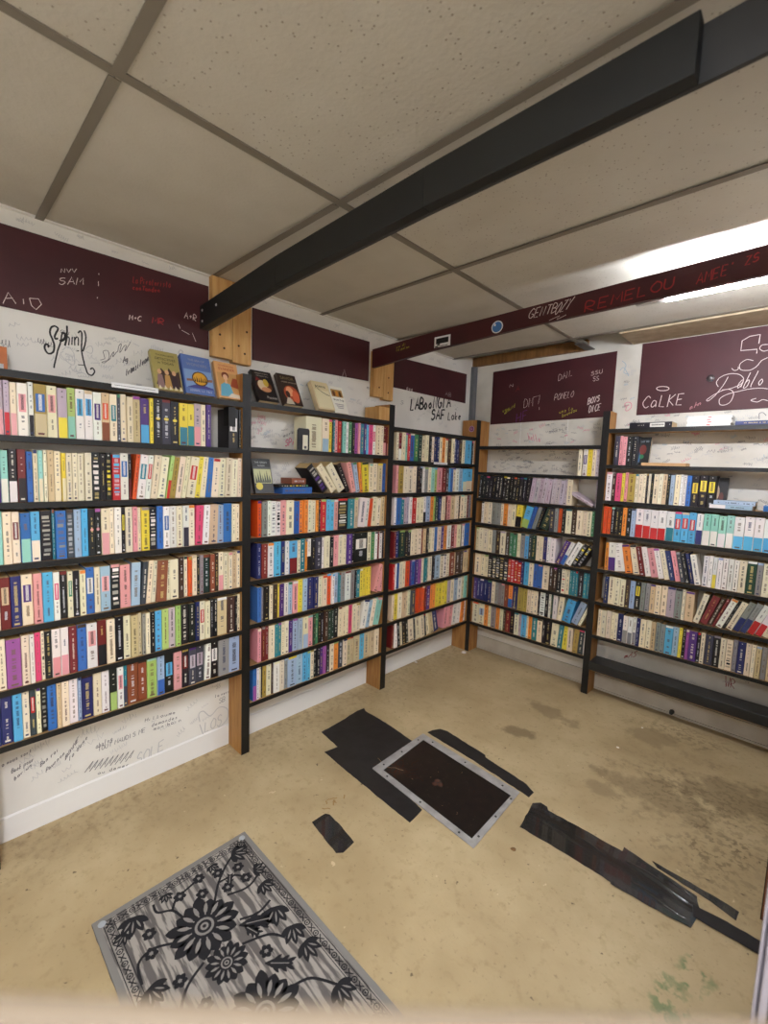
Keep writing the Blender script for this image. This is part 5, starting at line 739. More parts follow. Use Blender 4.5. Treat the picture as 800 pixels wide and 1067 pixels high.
P4=panel('maroon board right of the corner with yellow and purple scribbles','B',.172,1.036,(1.752,1.768,2.142,2.167))
P5=panel('maroon board with large white signatures on the far right','B',1.175,2.12,(1.768,1.775,2.188,2.188))
def graf():
    G={}
    for s,c,wd,txt in GRAF:
        pts=[tuple(int(v)/1000 for v in t.split(',')) for t in txt.split()]
        u=sum(p[0] for p in pts)/len(pts)
        if s=='Lp': key='P1' if u<-2 else ('P2' if u<-1.1 else 'P3')
        elif s=='Bp': key='P4' if u<1.1 else 'P5'
        else: key=s
        mb=G.setdefault(key,MB()); mi=IK.index(c); wdt=wd*.0010
        if s[0]=='L':
            x=.0058 if s=='Lp' else .0009
            mb.ribbon([(x,a,b) for a,b in pts],wdt,(1,0,0),mi)
        elif s[0]=='B':
            y=-.0058 if s=='Bp' else -.0009
            mb.ribbon([(a,y,b) for a,b in pts],wdt,(0,-1,0),mi)
        else: mb.ribbon([(a,-1.1508,b) for a,b in pts],wdt,(0,-1,0),mi)
    return G
G=graf()
# faded scribbling all over the white walls
rs=random.Random(5)
def scribbles(mb,wall,u0,u1,z0,z1,n,cols,size=(.02,.05)):
    for k in range(n):
        u=rs.uniform(u0,u1); z=rs.uniform(z0,z1); wd=rs.uniform(*size); h=wd*rs.uniform(.15,.4); ang=rs.uniform(-.3,.5); pts=[]; ph=rs.uniform(0,6); N=rs.randint(8,22); fr=rs.uniform(1.3,2.6)
        for i in range(N):
            t=i/N; a=t*wd+math.cos(i*fr+ph)*wd*.06; b=math.sin(i*fr+ph)*h*rs.uniform(.4,1)
            pts.append((u+a*math.cos(ang)-b*math.sin(ang), z+a*math.sin(ang)+b*math.cos(ang)))
        c=IK.index(rs.choice(cols))
        if wall=='L': mb.ribbon([(.0007,a,b) for a,b in pts],.0016,(1,0,0),c)
        else: mb.ribbon([(a,-.0007,b) for a,b in pts],.0016,(0,-1,0),c)
fl=['faint']*8+['blueish','ink2']; fb=['faint']*5+['ink2']*3+['blueish','pink']
scribbles(G['Lw'],'L',-2.9,-2.15,1.69,1.86,45,['faint']*9+['ink2'])
scribbles(G['Lw'],'L',-1.9,-.95,1.70,1.88,55,fl); scribbles(G['Lw'],'L',-.9,-.15,1.69,1.88,25,fl)
scribbles(G['Lw'],'L',-2.85,-.2,2.15,2.195,30,['faint'])
scribbles(G['Lw'],'L',-1.96,-1.6,1.50,1.63,45,fl+['pink']); scribbles(G['Lw'],'L',-1.9,-1.5,1.30,1.42,25,['faint'])
scribbles(G['Lw'],'L',-2.85,-2.1,.14,.38,40,['faint'],(.03,.07))
scribbles(G['Bw'],'B',.2,.98,1.60,1.745,70,fb); scribbles(G['Bw'],'B',.2,.88,1.405,1.56,110,['faint','ink2','ink2']); scribbles(G['Bw'],'B',1.05,1.15,1.8,2.1,12,fb)
scribbles(G['Bw'],'B',1.25,2.0,1.48,1.66,90,fb); scribbles(G['Bw'],'B',1.62,2.0,1.26,1.42,30,fb); scribbles(G['Bw'],'B',1.1,2.0,1.69,1.76,40,fb); scribbles(G['Bw'],'B',1.1,2.0,.15,.37,25,['faint','faint','ink2']); scribbles(G['Bw'],'B',1.0,2.0,.02,.09,6,['faint'])
G['Lw'].build('marker_writing',INKM,wall_left); G['Bw'].build('marker_writing',INKM,wall_back)
for k,p in (('P1',P1),('P2',P2),('P3',P3),('P4',P4),('P5',P5)):
    if k in G: G[k].build('marker_writing',INKM,p)
# round metal knob and green smudge on the last board
m=MB(); pr=[(0,0),(.012,.0),(.016,.006),(.013,.012),(.006,.016)]
def lathe(mb,prof,c,ax,n=16,mi=0):
    ax=Vector(ax); u=ax.orthogonal().normalized(); v=ax.cross(u); c=Vector(c); k=len(mb.v)
    for r,h in prof:
        for i in range(n):
            t=2*math.pi*i/n; mb.v.append(tuple(c+ax*h+(u*math.cos(t)+v*math.sin(t))*max(r,1e-5)))
    for a in range(len(prof)-1):
        for i in range(n):
            j=(i+1)%n; mb.f.append((k+a*n+i,k+a*n+j,k+(a+1)*n+j,k+(a+1)*n+i)); mb.m.append(mi); mb.c.append(None)
lathe(m,[(.02,.0),(.02,.003),(.014,.005),(.013,.010),(.008,.015),(.0,.016)],(1.529,-.0052,1.948),(0,-1,0))
o=m.build('knob',mat('knob_chrome',(170,170,176),.2,.9),P5,smooth=True); o['label']='small round silver knob'
# ---------------- ceiling beams
def beam(u,yz,th,mi=0,mb=None):
    mb=mb or MB()
    for (xa,ba,ta),(xb,bb,tb) in zip(u[:-1],u[1:]):
        y0,y1=yz
        mb.hexa([(xa,y0,ba),(xb,y0,bb),(xb,y1,bb),(xa,y1,ba),(xa,y0,ta),(xb,y0,tb),(xb,y1,tb),(xa,y1,ta)],mi)
    return mb
b1=empty('black_beam',(0,-2.13,1.97)); tag(b1,'black painted timber beam crossing under the ceiling above the nearest shelves','beam')
def under(o,root):   # keep world place when parented to an empty
    o.parent=root; o.matrix_parent_inverse=Matrix.Translation(root.location).inverted(); return o
o=beam([(.002,1.972,2.068),(.6,2.012,2.108),(1.25,2.034,2.127),(1.805,2.040,2.133)],(-2.165,-2.135),0).build('front_board',M_BLACK2,bevel=.002); under(o,b1)
o=beam([(.002,1.9722,2.066),(.6,2.0122,2.106),(1.25,2.0342,2.125),(1.805,2.0402,2.131),(XR-.002,2.048,2.138)],(-2.1345,-2.1245),0).build('rear_board',mat('grey_black_board_paint',(50,50,50),.5,noise=(42,42,42),nscale=7)); under(o,b1)
m=MB()
for xx,zz in ((.03,2.0),(.03,2.045),(.16,2.04)): lathe(m,[(.006,0),(.005,.002),(0,.0025)],(xx,-2.1652,zz),(0,-1,0),8)
under(m.build('screw_head',mat('screw_steel',(120,120,116),.4,.8)),b1)
# mounting plates
def plate(name,y0,y1,z0,z1,label,nails,x1=.038,mt=M_WOOD2,screwy=None):
    m=MB(); mid=(y0+y1)/2
    m.box((.0055,y0,z0+.004),(x1,mid-.001,z1)); m.box((.0055,mid+.001,z0-.006),(x1,y1,z1))
    o=m.build(name,mt,bevel=.002); tag(o,label,'plate','wooden plates that carry the beams')
    s=MB()
    for a,b in nails: lathe(s,[(.005,0),(.005,.0012),(0,.0014)],(x1+.0002,a,b),(1,0,0),10)
    s.build('nail_hole',mat('dark_hole',(60,36,20),.8),o); return o
plate('mounting_plate',-2.124,-1.936,1.858,2.204,'tall pine plate of two boards holding the end of the black beam',[(-2.07,2.15),(-2.0,1.93),(-1.97,1.90),(-2.07,1.905),(-1.96,2.0),(-2.09,1.96)])
plate('mounting_plate',-1.128,-.955,1.82,2.09,'short pine plate holding the end of the maroon beam',[(-1.0,1.95),(-1.08,1.88),(-1.0,1.86)])
b2=empty('maroon_beam',(.042,-1.15,2.04)); tag(b2,'maroon painted beam with red and white graffiti in front of the lit tube','beam')
o=beam([(.041,1.984,2.090),(.5,2.018,2.110),(1.06,2.042,2.124),(XR-.002,2.056,2.153)],(-1.15,-1.129),0).build('beam_board',M_MAROON2); under(o,b2)
under(G['M'].build('marker_writing',INKM),b2)
def disc(mb,cx,cz,rx,rz,y,mi=0,n=20,ax='y',t=.0006):
    P=[(cx+rx*math.cos(2*math.pi*i/n),cz+rz*math.sin(2*math.pi*i/n)) for i in range(n)]
    if ax=='y': mb.face([(a,y,b) for a,b in P],mi)
    else: mb.face([(y,a,b) for a,b in P],mi)
disc(m,.868,2.066,.030,.028,-1.1506); disc(m,.868,2.066,.025,.0235,-1.1510,1); m.box((.852,-1.1513,2.072),(.860,-1.1511,2.082),0)
under(m.build('round_sticker',[M_WHITE,mat('sticker_blue',(66,124,190),.4)]),b2)['label']='round blue sticker with white rim'
m=MB(); m.box((.503,-1.1508,2.026),(.604,-1.1501,2.080)); m.box((.514,-1.1512,2.044),(.592,-1.1508,2.071),1); m.box((.522,-1.1513,2.036),(.54,-1.1508,2.043),1); m.box((.508,-1.1512,2.027),(.53,-1.1508,2.033),1)
for i in range(7): m.box((.536+i*.008,-1.1512,2.028),(.540+i*.008,-1.1508,2.034),1)
under(m.build('name_sticker',[M_WHITE,mat('sticker_black',(20,20,20),.5)]),b2)['label']='white sticker with a black blot'
# ---------------- fluorescent fixtures
M_TUBE=mat('lit_tube_glass',(240,245,255),.3,emit=TUBE_STRENGTH)
def fixture(x0,x1,y,z,label,up=True,visible=True):
    r=empty('fluorescent_light',((x0+x1)/2,y,z)); tag(r,label,'light')
    m=MB(); m.tube((x0,y,z),(x1,y,z),.014,n=16); under(m.build('tube',M_TUBE,smooth=False),r)
    for a,b in ((x0-.10,x0),(x1,x1+.06)):
        m=MB(); m.box((a,y-.012,z-.010),(b,y+.012,z+.016)); under(m.build('socket',mat('socket_plastic',(180,178,174),.4),bevel=.003),r)
    m=MB(); m.box((x0-.06,-1.128,z+.004),(x1+.03,-1.112,z+.055)); under(m.build('batten',M_WHITE,bevel=.003),r)
    return r
fixture(1.535,2.09,-1.085,2.064,'bare glowing fluorescent tube mounted just behind the maroon beam')
cl=empty('ceiling_light',(2.35,-3.3,ZC)); tag(cl,'flush white ceiling light panel over the doorway behind the viewer','light')
m=MB(); m.box((1.75,-3.42,ZC-.012),(2.95,-3.20,ZC-.0066)); under(m.build('panel_frame',M_WHITE),cl)
m=MB(); m.box((1.77,-3.40,ZC-.016),(2.93,-3.22,ZC-.0121)); under(m.build('diffuser',mat('lit_diffuser',(240,245,255),.3,emit=PANEL_STRENGTH)),cl)
# ---------------- bookcases
SH={'S1':[1.665,1.46,1.243,1.041,.825,.619,.428],'S2':[1.675,1.47,1.251,1.049,.846,.635,.431,.245],'S3':[1.645,1.446,1.242,1.043,.83,.626,.423,.235],
    'S4':[1.58,1.39,1.195,1.012,.80,.612,.424,.24],'S5':[1.677,1.462,1.246,1.042,.819,.612,.395,.225]}
D=.14
bcl=empty('wall_bookcase',(0,0,0)); tag(bcl,'tall black fronted bookcase of paperbacks along the whole left wall','bookcase','built-in wall bookcases')
bcb=empty('wall_bookcase',(0,0,0)); tag(bcb,'black fronted bookcase of paperbacks on the back wall right of the corner','bookcase','built-in wall bookcases')
def post(parent,wall,u0,u1,top,lo=0):
    m=MB()
    if wall=='L':
        m.box((.0135,u0,lo),(D-.0015,u1,top),0); m.box((D-.0015,u0-.0004,lo),(D,u1+.0004,top),1)
    else:
        m.box((u0,-D+.0015,lo),(u1,-.0205,top),0); m.box((u0-.0004,-D,lo),(u1+.0004,-D+.0015,top),1)
    return m.build('post',[M_WOOD,M_BLACK],parent)
post(bcl,'L',-2.96,-2.918,1.80); post(bcl,'L',-2.034,-1.993,1.790); post(bcl,'L',-1.086,-1.042,1.772); post(bcl,'L',-.138,-.10,1.775)
post(bcb,'B',.1425,.174,1.768); post(bcb,'B',1.030,1.070,1.785); post(bcb,'B',1.985,2.012,1.785)
def board(parent,wall,u0,u1,z,th=.019):
    m=MB()
    # raw wood board with painted front edge and painted top of the exposed ones
    if wall=='L':
        m.box((.014,u0,z-th),(D-.003,u1,z),0); m.box((D-.003,u0,z-th-.001),(D-.0005,u1,z+.0005),1)
    else:
        m.box((u0,-D+.003,z-th),(u1,-.0205,z),0); m.box((u0,-D+.0005,z-th-.001),(u1,-D+.003,z+.0005),1)
    return m.build('shelf',[M_SHELFWOOD,M_BLACK],parent)
SEC={'S1':('L',-2.944,-2.0345),'S2':('L',-1.9925,-1.0865),'S3':('L',-1.0415,-.1385),'S4':('B',.1745,1.0295),'S5':('B',1.0705,1.9845)}
for s,(wl,a,b) in SEC.items():
    for i,z in enumerate(SH[s]):
        if s=='S5' and i==7:
            m=MB(); m.box((a,-D-.012,z-.055),(b+.1,-.02,z),0); o=m.build('bottom_board',mat('black_bench_paint',(38,40,42),.35,noise=(28,29,30),nscale=8),bcb,bevel=.003)
            m=MB(); m.box((a,-D+.03,z-.075),(b+.1,-.035,z-.0555),0); m.build('support_rail',M_SHELFWOOD,bcb)
        else: board(bcl if wl=='L' else bcb,wl,a,b,z,.022 if i==0 else .019)
# shelf-end pine blocks at the post heads
for (x0,x1,y0,y1,z0,z1) in ((.0145,.06,-1.0415,-.995,1.6455,1.77),):
    m=MB(); m.box((x0,y0,z0),(x1,y1,z1)); m.build('pine_block',M_WOOD2,bcl)
m=MB(); m.box((.0145,-1.17,1.6755),(.136,-1.0865,1.752)); m.build('pine_block',M_WOOD2,bcl)
m=MB(); m.box((.016,-2.12,1.6655),(.10,-2.035,1.80)) if 0 else None
# white label strips on shelf edges
m=MB(); m.box((D+.0002,-2.549,1.654),(D+.0018,-2.389,1.672)); m.box((D+.0018,-2.54,1.662),(D+.002,-2.40,1.6635),1); m.build('label_strip',[M_WHITE,INK['ink2']],bcl)
m=MB(); m.box((D+.0002,-.64,1.432),(D+.0018,-.487,1.447)); m.box((D+.0018,-.63,1.439),(D+.002,-.50,1.4405),1); m.build('label_strip',[M_WHITE,INK['ink2']],bcl)
m=MB(); disc(m,.095,1.71,.022,.022,-.1392); disc(m,.095,1.71,.018,.018,-.1396,1); disc(m,.095,1.71,.010,.010,-.1399,2); disc(m,.095,1.71,.006,.006,-.1402,1)
m.build('round_sticker',[mat('sticker_lilac',(186,150,190),.5),mat('sticker_violet',(96,24,84),.5),mat('sticker_pale',(200,150,180),.5)],bcl)
# right-hand wall bookcase end post
bcr=empty('wall_bookcase',(0,0,0)); tag(bcr,'end post and shelves of the bookcase on the right wall, half out of frame','bookcase','built-in wall bookcases')
m=MB(); m.box((2.006,-1.24,0),(XR-.003,-1.20,1.78),0); m.box((2.004,-1.2404,0),(2.006,-1.1996,1.78),1); m.build('post',[mat_wood('red_brown_wood',(140,84,44),(112,62,30)),M_BLACK],bcr)
for z in (.24,.43,.63,.84,1.04,1.25,1.46,1.67):
    m=MB(); m.box((2.016,-1.1995,z-.019),(XR-.003,-.16,z)); m.build('shelf',[M_SHELFWOOD],bcr)
# ---------------- books
PAL={'w':(240,234,226),'c':(238,224,192),'t':(212,188,148),'y':(236,212,70),'Y':(176,152,74),'g':(170,196,110),'e':(70,132,90),'G':(34,62,50),'b':(52,104,176),'B':(36,44,98),'s':(92,176,220),'q':(46,128,140),'m':(150,206,190),
 'k':(26,24,28),'d':(64,66,76),'a':(140,138,136),'r':(196,40,42),'R':(116,34,34),'o':(234,140,56),'O':(222,84,36),'p':(232,160,160),'P':(220,74,120),'v':(192,176,186),'V':(78,46,122),'M':(164,86,160),'n':(138,74,46),'N':(66,46,36),'u':(164,184,208)}
NAME={'w':'white','c':'cream','t':'tan','y':'yellow','Y':'khaki','g':'light green','e':'green','G':'dark green','b':'blue','B':'navy','s':'sky blue','q':'teal','m':'mint','k':'black','d':'charcoal','a':'grey','r':'red','R':'dark red','o':'orange','O':'red-orange','p':'pink','P':'hot pink','v':'mauve','V':'purple','M':'magenta','n':'brown','N':'dark brown','u':'pale blue'}
PAGE=lin((214,186,132))
def jit(c,r,a=8):
    d=r.uniform(-a,a); return lin(tuple(min(250,max(10,v+d+r.uniform(-5,5))) for v in c))
def book_geo(mb,code,t,h,dep,r,cover=None):
    """upright paperback: spine faces +x at x=0, body runs to x=-dep, width along y 0..t, height along z"""
    st=len(mb.v)
    base=code[0]; c0=jit(PAL[base],r)
    e=min(.0022,t*.22)
    poly=[(-dep,0),(-e,0),(-e*.3,e*.3),(0,e),(0,t-e),(-e*.3,t-e*.3),(-e,t),(-dep,t)]
    mb.prism(poly,0,h,0,c0)
    # page block showing on the top: shallow recess drawn as its own face ring
    mb.face([(-dep+.001,.0009,h+.0002),(-.0025,.0009,h+.0002),(-.0025,t-.0009,h+.0002),(-dep+.001,t-.0009,h+.0002)],0,PAGE)
    mb.face([(-dep-.0002,.0008,.001),(-dep-.0002,.0008,h-.001),(-dep-.0002,t-.0008,h-.001),(-dep-.0002,t-.0008,.001)],0,PAGE)
    X=[.0003]
    def q(y0,y1,z0,z1,col):
        X[0]+=.00004
        mb.face([(X[0],y0,z0),(X[0],y1,z0),(X[0],y1,z1),(X[0],y0,z1)],0,col)
    lo,hi=e*.8,t-e*.8; wd=hi-lo
    z_lo=0
    if '/' in code:
        c1=jit(PAL[code[code.index('/')+1]],r); f=r.uniform(.38,.48)
        q(lo-e*.2,hi+e*.2,.0005,h*f,c1); z_lo=h*f
    dark=sum(PAL[base])<330
    inkc=lin(r.choice([(236,228,210),(214,190,120),(220,220,225)]) if dark else r.choice([(60,52,56),(96,40,44),(46,56,92),(70,60,50),(120,96,70)]))
    if '+' in code:
        c2=jit(PAL[code[code.index('+')+1]],r); a=r.uniform(.42,.5); q(lo+wd*.1,hi-wd*.1,h*a,h*(a+.34),c2); 
        inkb=lin((240,236,226)) if sum(PAL[code[code.index('+')+1]])<420 else lin((70,60,60))
        z=h*(a+.32)
        while z>h*(a+.04): q(lo+wd*.35,lo+wd*.65,z-.0022,z,inkb); z-=.0034
    if '*' in code:
        c2=jit(PAL[code[code.index('*')+1]],r); zc=h*.56
        X[0]+=.00004; mb.face([(X[0],(lo+hi)/2+wd*.32*math.cos(k*math.pi/5),zc+.006*math.sin(k*math.pi/5)) for k in range(10)],0,c2)
    if '#' in code:
        c2=jit(PAL[code[code.index('#')+1]],r); z=h*.1
        while z<h*.88:
            hh=r.uniform(.004,.014); q(lo+wd*r.uniform(.08,.25),hi-wd*r.uniform(.08,.25),z,z+hh,c2 if r.random()<.45 else tuple(.5*(p_+q_) for p_,q_ in zip(inkc,c0))); z+=hh+r.uniform(.003,.012)
    else:
        # title set along the spine
        z0=z_lo+h*r.uniform(.07,.2); z1=h*r.uniform(.78,.92); a=.5-r.uniform(.10,.2); b=1-a
        if '+' in code: z1=h*.38
        z=z1
        while z>z0:
            k=r.random()
            if k<.80: q(lo+wd*(a+r.uniform(0,.05)),lo+wd*(b-r.uniform(0,.05)),z-.0019,z,inkc); z-=.0031
            else: z-=.006
            if r.random()<.03: z-=h*.12
    if r.random()<.6: q((lo+hi)/2-min(.0022,wd*.3),(lo+hi)/2+min(.0022,wd*.3),h-.012,h-.0085,lin((40,40,44)) if not dark else lin((230,230,226)))
    if r.random()<.3: q((lo+hi)/2-wd*.28,(lo+hi)/2+wd*.28,.007,.013,inkc)
    if r.random()<.18 and '/' not in code: q(lo-e*.2,hi+e*.2,h*.93,h-.0006,jit(r.choice(list(PAL.values())),r))
    return st
ORD='first second third fourth fifth sixth seventh eighth ninth tenth eleventh twelfth thirteenth fourteenth fifteenth sixteenth seventeenth eighteenth nineteenth twentieth'.split()
def ordn(k):
    if k<=20: return ORD[k-1]
    t={2:'twenty',3:'thirty',4:'forty',5:'fifty'}[k//10]
    return t+'-'+ORD[k%10-1] if k%10 else {2:'twentieth',3:'thirtieth',4:'fortieth',5:'fiftieth'}[k//10]
SN={'S1':'the nearest left section','S2':'the second left section','S3':'the third left section','S4':'the section right of the corner','S5':'the far right section'}
ROWN={'S1':['top','second','third','fourth','fifth','bottom'],'S2':['top','second','third','fourth','fifth','sixth','bottom'],'S4':['top','second','third','fourth','fifth','sixth','bottom'],'S5':['top','second','third','fourth','fifth','bottom']}
ROWN['S3']=ROWN['S2']
def desc(code):
    s=NAME[code[0]].replace(' ','-')
    if '/' in code: s+='-over-'+NAME[code[code.index('/')+1]].replace(' ','-')
    return s
stuffmb=MB(); INDIV=[]; cnt={}
for sec,z,start,txt in ROWS:
    ri=cnt.get(sec,0); cnt[sec]=ri+1
    tk=txt.split(); wl=SEC[sec][0]; prev=start/1000
    pitch=(SH[sec][ri]-SH[sec][ri+1])-.022
    ent=[]
    for c,e in zip(tk[::2],tk[1::2]):
        e=int(e)/1000; ent.append((c,prev,e)); prev=e
    seq=0; codes=[c for c,_,_ in ent]
    for k,(c,a,b) in enumerate(ent):
        if c=='.': continue
        seq+=1
        ind=c.endswith('!'); c=c.rstrip('!')
        lean=0
        for sy,sg in (('>',1),('<',-1)):
            if sy in c: c,l=c.split(sy); lean=sg*int(l)
        r=random.Random(hash((sec=='S1',ri,k,int(a*1000)))&0xffff)
        r=random.Random(int(abs(a)*1e4)+ri*977+ord(sec[1])*31)
        L=R(abs(lean)); gap=(b-a)-.0012; t=max(.004,gap*math.cos(L))
        h=min(.1705+r.uniform(-.005,.003),pitch-.002); 
        if sec in('S1',) and c[0]!='.': h=min(.172+r.uniform(-.006,.003),pitch)
        if lean: h=min(h,(pitch-t*math.sin(L))/math.cos(L)) if abs(lean)<30 else min(h,.17)
        dep=.104; inset=r.uniform(.006,.016)
        tmp=MB() if ind else stuffmb
        st=book_geo(tmp,c,t,h,dep,r)
        # pose: lean about the lower corner that rests on the board
        if lean>0: Mx=Matrix.Translation((0,gap,0))@Matrix.Rotation(-L,4,'X')@Matrix.Translation((0,-t,0))
        elif lean<0: Mx=Matrix.Rotation(L,4,'X')
        else: Mx=Matrix.Identity(4)
        zz=z+.0008
        if wl=='L': Wm=Matrix.Translation((D-inset,a+.0006,zz))
        else: Wm=Matrix.Translation((a+.0006,-D+inset,zz))@Matrix.Rotation(-math.pi/2,4,'Z')
        if ind:
            tmp.xf(Mx); o=tmp.build('paperback_book',M_BOOK); o.matrix_world=Wm
            th='thick ' if t>.031 else ('thin ' if t<.0165 else '')
            nb=[]
            for kk in (k-1,k+1):
                if 0<=kk<len(ent) and ent[kk][0]!='.': nb.append(desc(ent[kk][0].rstrip('!').split('>')[0].split('<')[0]))
                else: nb.append(None)
            lw='leaning ' if abs(lean)>5 else ''
            INDIV.append((o,sec,ri,seq,th,lw,desc(c),nb))
        else: stuffmb.xf(Wm@Mx,st)
from collections import Counter
def lab1(i):
    o,sec,ri,seq,th,lw,d,nb=i
    if nb[0] and nb[1]: mid='between %s and %s'%(nb[0],nb[1])
    elif nb[0]: mid='right of %s one'%nb[0]
    elif nb[1]: mid='left of %s one'%nb[1]
    else: mid='standing alone'
    s='%s%s%s book %s, %s row, %s'%(lw,th,d,mid,ROWN[sec][ri],SN[sec])
    return s
def lab2(i):
    o,sec,ri,seq,th,lw,d,nb=i
    return '%s%s%s book, %s from the left in the %s row, %s'%(lw,th,d,ordn(seq),ROWN[sec][ri],SN[sec])
c1=Counter(lab1(i) for i in INDIV)
for i in INDIV:
    s=lab1(i)
    if c1[s]>1: s=lab2(i)
    tag(i[0],s,'book',{'L':'paperbacks in rows on the left wall shelves','B':'paperbacks in rows on the back wall shelves'}[SEC[i[1]][0]])
o=stuffmb.build('paperback_books',M_BOOK); tag(o,'hundreds of smaller looking paperbacks filling the far rows of both bookcases','books',kind='stuff')
# ---------------- books lying flat or shown face out
def cover_rect(mb,x0,x1,z0,z1,col,d): mb.face([(x0,d,z0),(x1,d,z0),(x1,d,z1),(x0,d,z1)],0,lin(col))
def ell(mb,cx,cz,rx,rz,col,d,n=18): mb.face([(cx+rx*math.cos(2*math.pi*i/n),d,cz+rz*math.sin(2*math.pi*i/n)) for i in range(n)],0,lin(col))
def poly(mb,pts,col,d): mb.face([(a,d,b) for a,b in pts],0,lin(col))
def words(mb,x0,x1,z,h,col,d,r):
    x=x0
    while x<x1-h*.3:
        ww=h*r.uniform(.35,.6); k=r.random()
        if k<.15: x+=h*.35; continue
        mb.face([(x,d,z),(x+h*.14,d,z),(x+h*.14,d,z+h),(x,d,z+h)],0,lin(col))
        if k<.55: mb.face([(x,d,z+h*.84),(x+ww,d,z+h*.84),(x+ww,d,z+h),(x,d,z+h)],0,lin(col)); 
        if k>.35: mb.face([(x,d,z),(x+ww,d,z),(x+ww,d,z+h*.16),(x,d,z+h*.16)],0,lin(col))
        if .3<k<.8: mb.face([(x+ww-h*.14,d,z),(x+ww,d,z),(x+ww,d,z+h),(x+ww-h*.14,d,z+h)],0,lin(col))
        x+=ww+h*.18
from_font={}
def ftext(parent,s,x,z,size,col,d,name='title',align='CENTER'):
    cu=bpy.data.curves.new(name,'FONT'); cu.body=s; cu.size=size; cu.align_x=align; cu.extrude=.0001
    tmp=bpy.data.objects.new('tmp',cu); COL.objects.link(tmp)
    dg=bpy.context.evaluated_depsgraph_get(); me=bpy.data.meshes.new_from_object(tmp.evaluated_get(dg)); bpy.data.objects.remove(tmp,do_unlink=True)
    me.transform(Matrix.Translation((x,d,z))@Matrix.Rotation(math.pi/2,4,'X'))
    me.materials.clear(); me.materials.append(mat('print_%d_%d_%d'%col,col,.5)); o=bpy.data.objects.new(name,me); link(o,parent); return o
def display(name,label,W,H,T,wall,u,z,off,back,art,cov,spin=0,titles=(),group='books shown face out'):
    """local: x across, -y front, z up, hinge spine on the left"""
    root=empty(name,(0,0,0)); tag(root,label,'book',group)
    m=MB(); m.box((.0,.0011,.0012),(W-.0015,T-.0011,H-.0012),0,lin((222,204,164)) if True else None); m.build('pages',M_BOOK,root)
    m=MB(); cc=lin(cov); m.box((0,0,0),(W,.001,H),0,cc); m.box((0,T-.001,0),(W,T,H),0,cc); m.box((-.001,0,0),(0,T,H),0,cc); m.build('cover',M_BOOK,root)
    m=MB(); art(m,W,H); m.build('cover_print',M_BOOK,root)
    for s,x,zz,size,col in titles: ftext(root,s,x,zz,size,col,-.0009)
    b=R(back)
    if wall=='L':  # local x -> +y, local -y (front) -> +x
        base=Matrix.Translation((off,u,z+T*math.sin(b)+.0012))@Matrix.Rotation(math.pi/2,4,'Z')
    else: base=Matrix.Translation((u,-off,z+T*math.sin(b)+.0012))
    root.matrix_world=base@Matrix.Rotation(spin,4,'Y')@Matrix.Rotation(-b,4,'X')
    return root
rr=random.Random(11)
def artA(m,W,H):
    cover_rect(m,0,W,0,H,(172,158,96),-.0003)
    poly(m,[(.004,.02),(.03,.095),(.05,.07),(.06,.10),(W-.03,.075),(W-.004,.09),(W-.004,.02)],(70,52,46),-.0005)
    for x,c in ((.022,(150,120,120)),(.05,(196,150,90)),(.078,(60,44,52))): poly(m,[(x-.014,.01),(x-.009,.066),(x+.009,.066),(x+.014,.01)],c,-.0006); ell(m,x,.078,.008,.011,(214,170,130),-.0007)
    for i in range(5): poly(m,[(.01+i*.02,.002),(.015+i*.02,.02),(.024+i*.02,.004)],(232,220,190),-.0008)
display('paperback_book','yellow-green paperback with a group portrait, leftmost of those face out on top',.104,.172,.022,'L',-2.388,1.665,.118,22,artA,(172,158,96),titles=(('THOMAS LEWIS',.052,.150,.010,(40,34,24)),('DETECTIVES',.052,.131,.0145,(30,26,20)),('in TOGAS',.052,.114,.0145,(30,26,20))))
def artB(m,W,H):
    cover_rect(m,0,W,0,H,(96,120,178),-.0003); cover_rect(m,.004,W,.028,.11,(134,164,208),-.0004); poly(m,[(.01,.03),(.06,.05),(W-.002,.034),(W-.002,.028),(.01,.028)],(70,70,140),-.0005)
    poly(m,[(.01,.066),(W-.002,.076),(W-.002,.064),(.01,.056)],(150,104,80),-.0006)
    ell(m,W*.55,.072,.034,.033,(84,54,34),-.0007); ell(m,W*.55,.072,.029,.028,(226,168,60),-.0008)
    for i in range(6): poly(m,[(W*.34+i*.009,.056),(W*.36+i*.009,.078+.006*(i%2)),(W*.40+i*.009,.058)],(58,40,26),-.0009)
    words(m,.018,W-.01,.012,.010,(186,190,214),-.0006,rr)
display('hardback_book','blue hardback with a golden round picture, face out on the top shelf',.122,.176,.024,'L',-2.272,1.665,.118,20,artB,(74,104,176),titles=(('THE SEA OF',.062,.150,.0135,(160,160,176)),('WONDERS',.062,.128,.0175,(150,150,168))))
def artC(m,W,H):
    cover_rect(m,0,W,0,H,(226,170,112),-.0003); cover_rect(m,.006,W,.03,.12,(210,160,100),-.0004); poly(m,[(.06,.06),(.075,.10),(.1,.098),(.1,.05)],(176,88,60),-.00045)
    poly(m,[(.008,.008),(.016,.062),(.036,.076),(.058,.068),(.072,.012)],(110,180,206),-.0005); ell(m,.042,.108,.017,.017,(120,56,34),-.0006); ell(m,.042,.100,.011,.014,(240,196,160),-.0007); poly(m,[(.036,.07),(.048,.07),(.046,.088),(.038,.088)],(240,196,160),-.0008)
    poly(m,[(.04,.006),(.06,.026),(.1,.02),(.102,.004)],(240,226,206),-.0009)
display('paperback_book','orange paperback showing a woman in a blue dress, face out by the pine plate',.106,.172,.02,'L',-2.130,1.668,.118,20,artC,(226,176,122),titles=(('CATHERINE LANE',.053,.152,.009,(190,80,60)),('EVANDER',.053,.133,.017,(186,74,52))))
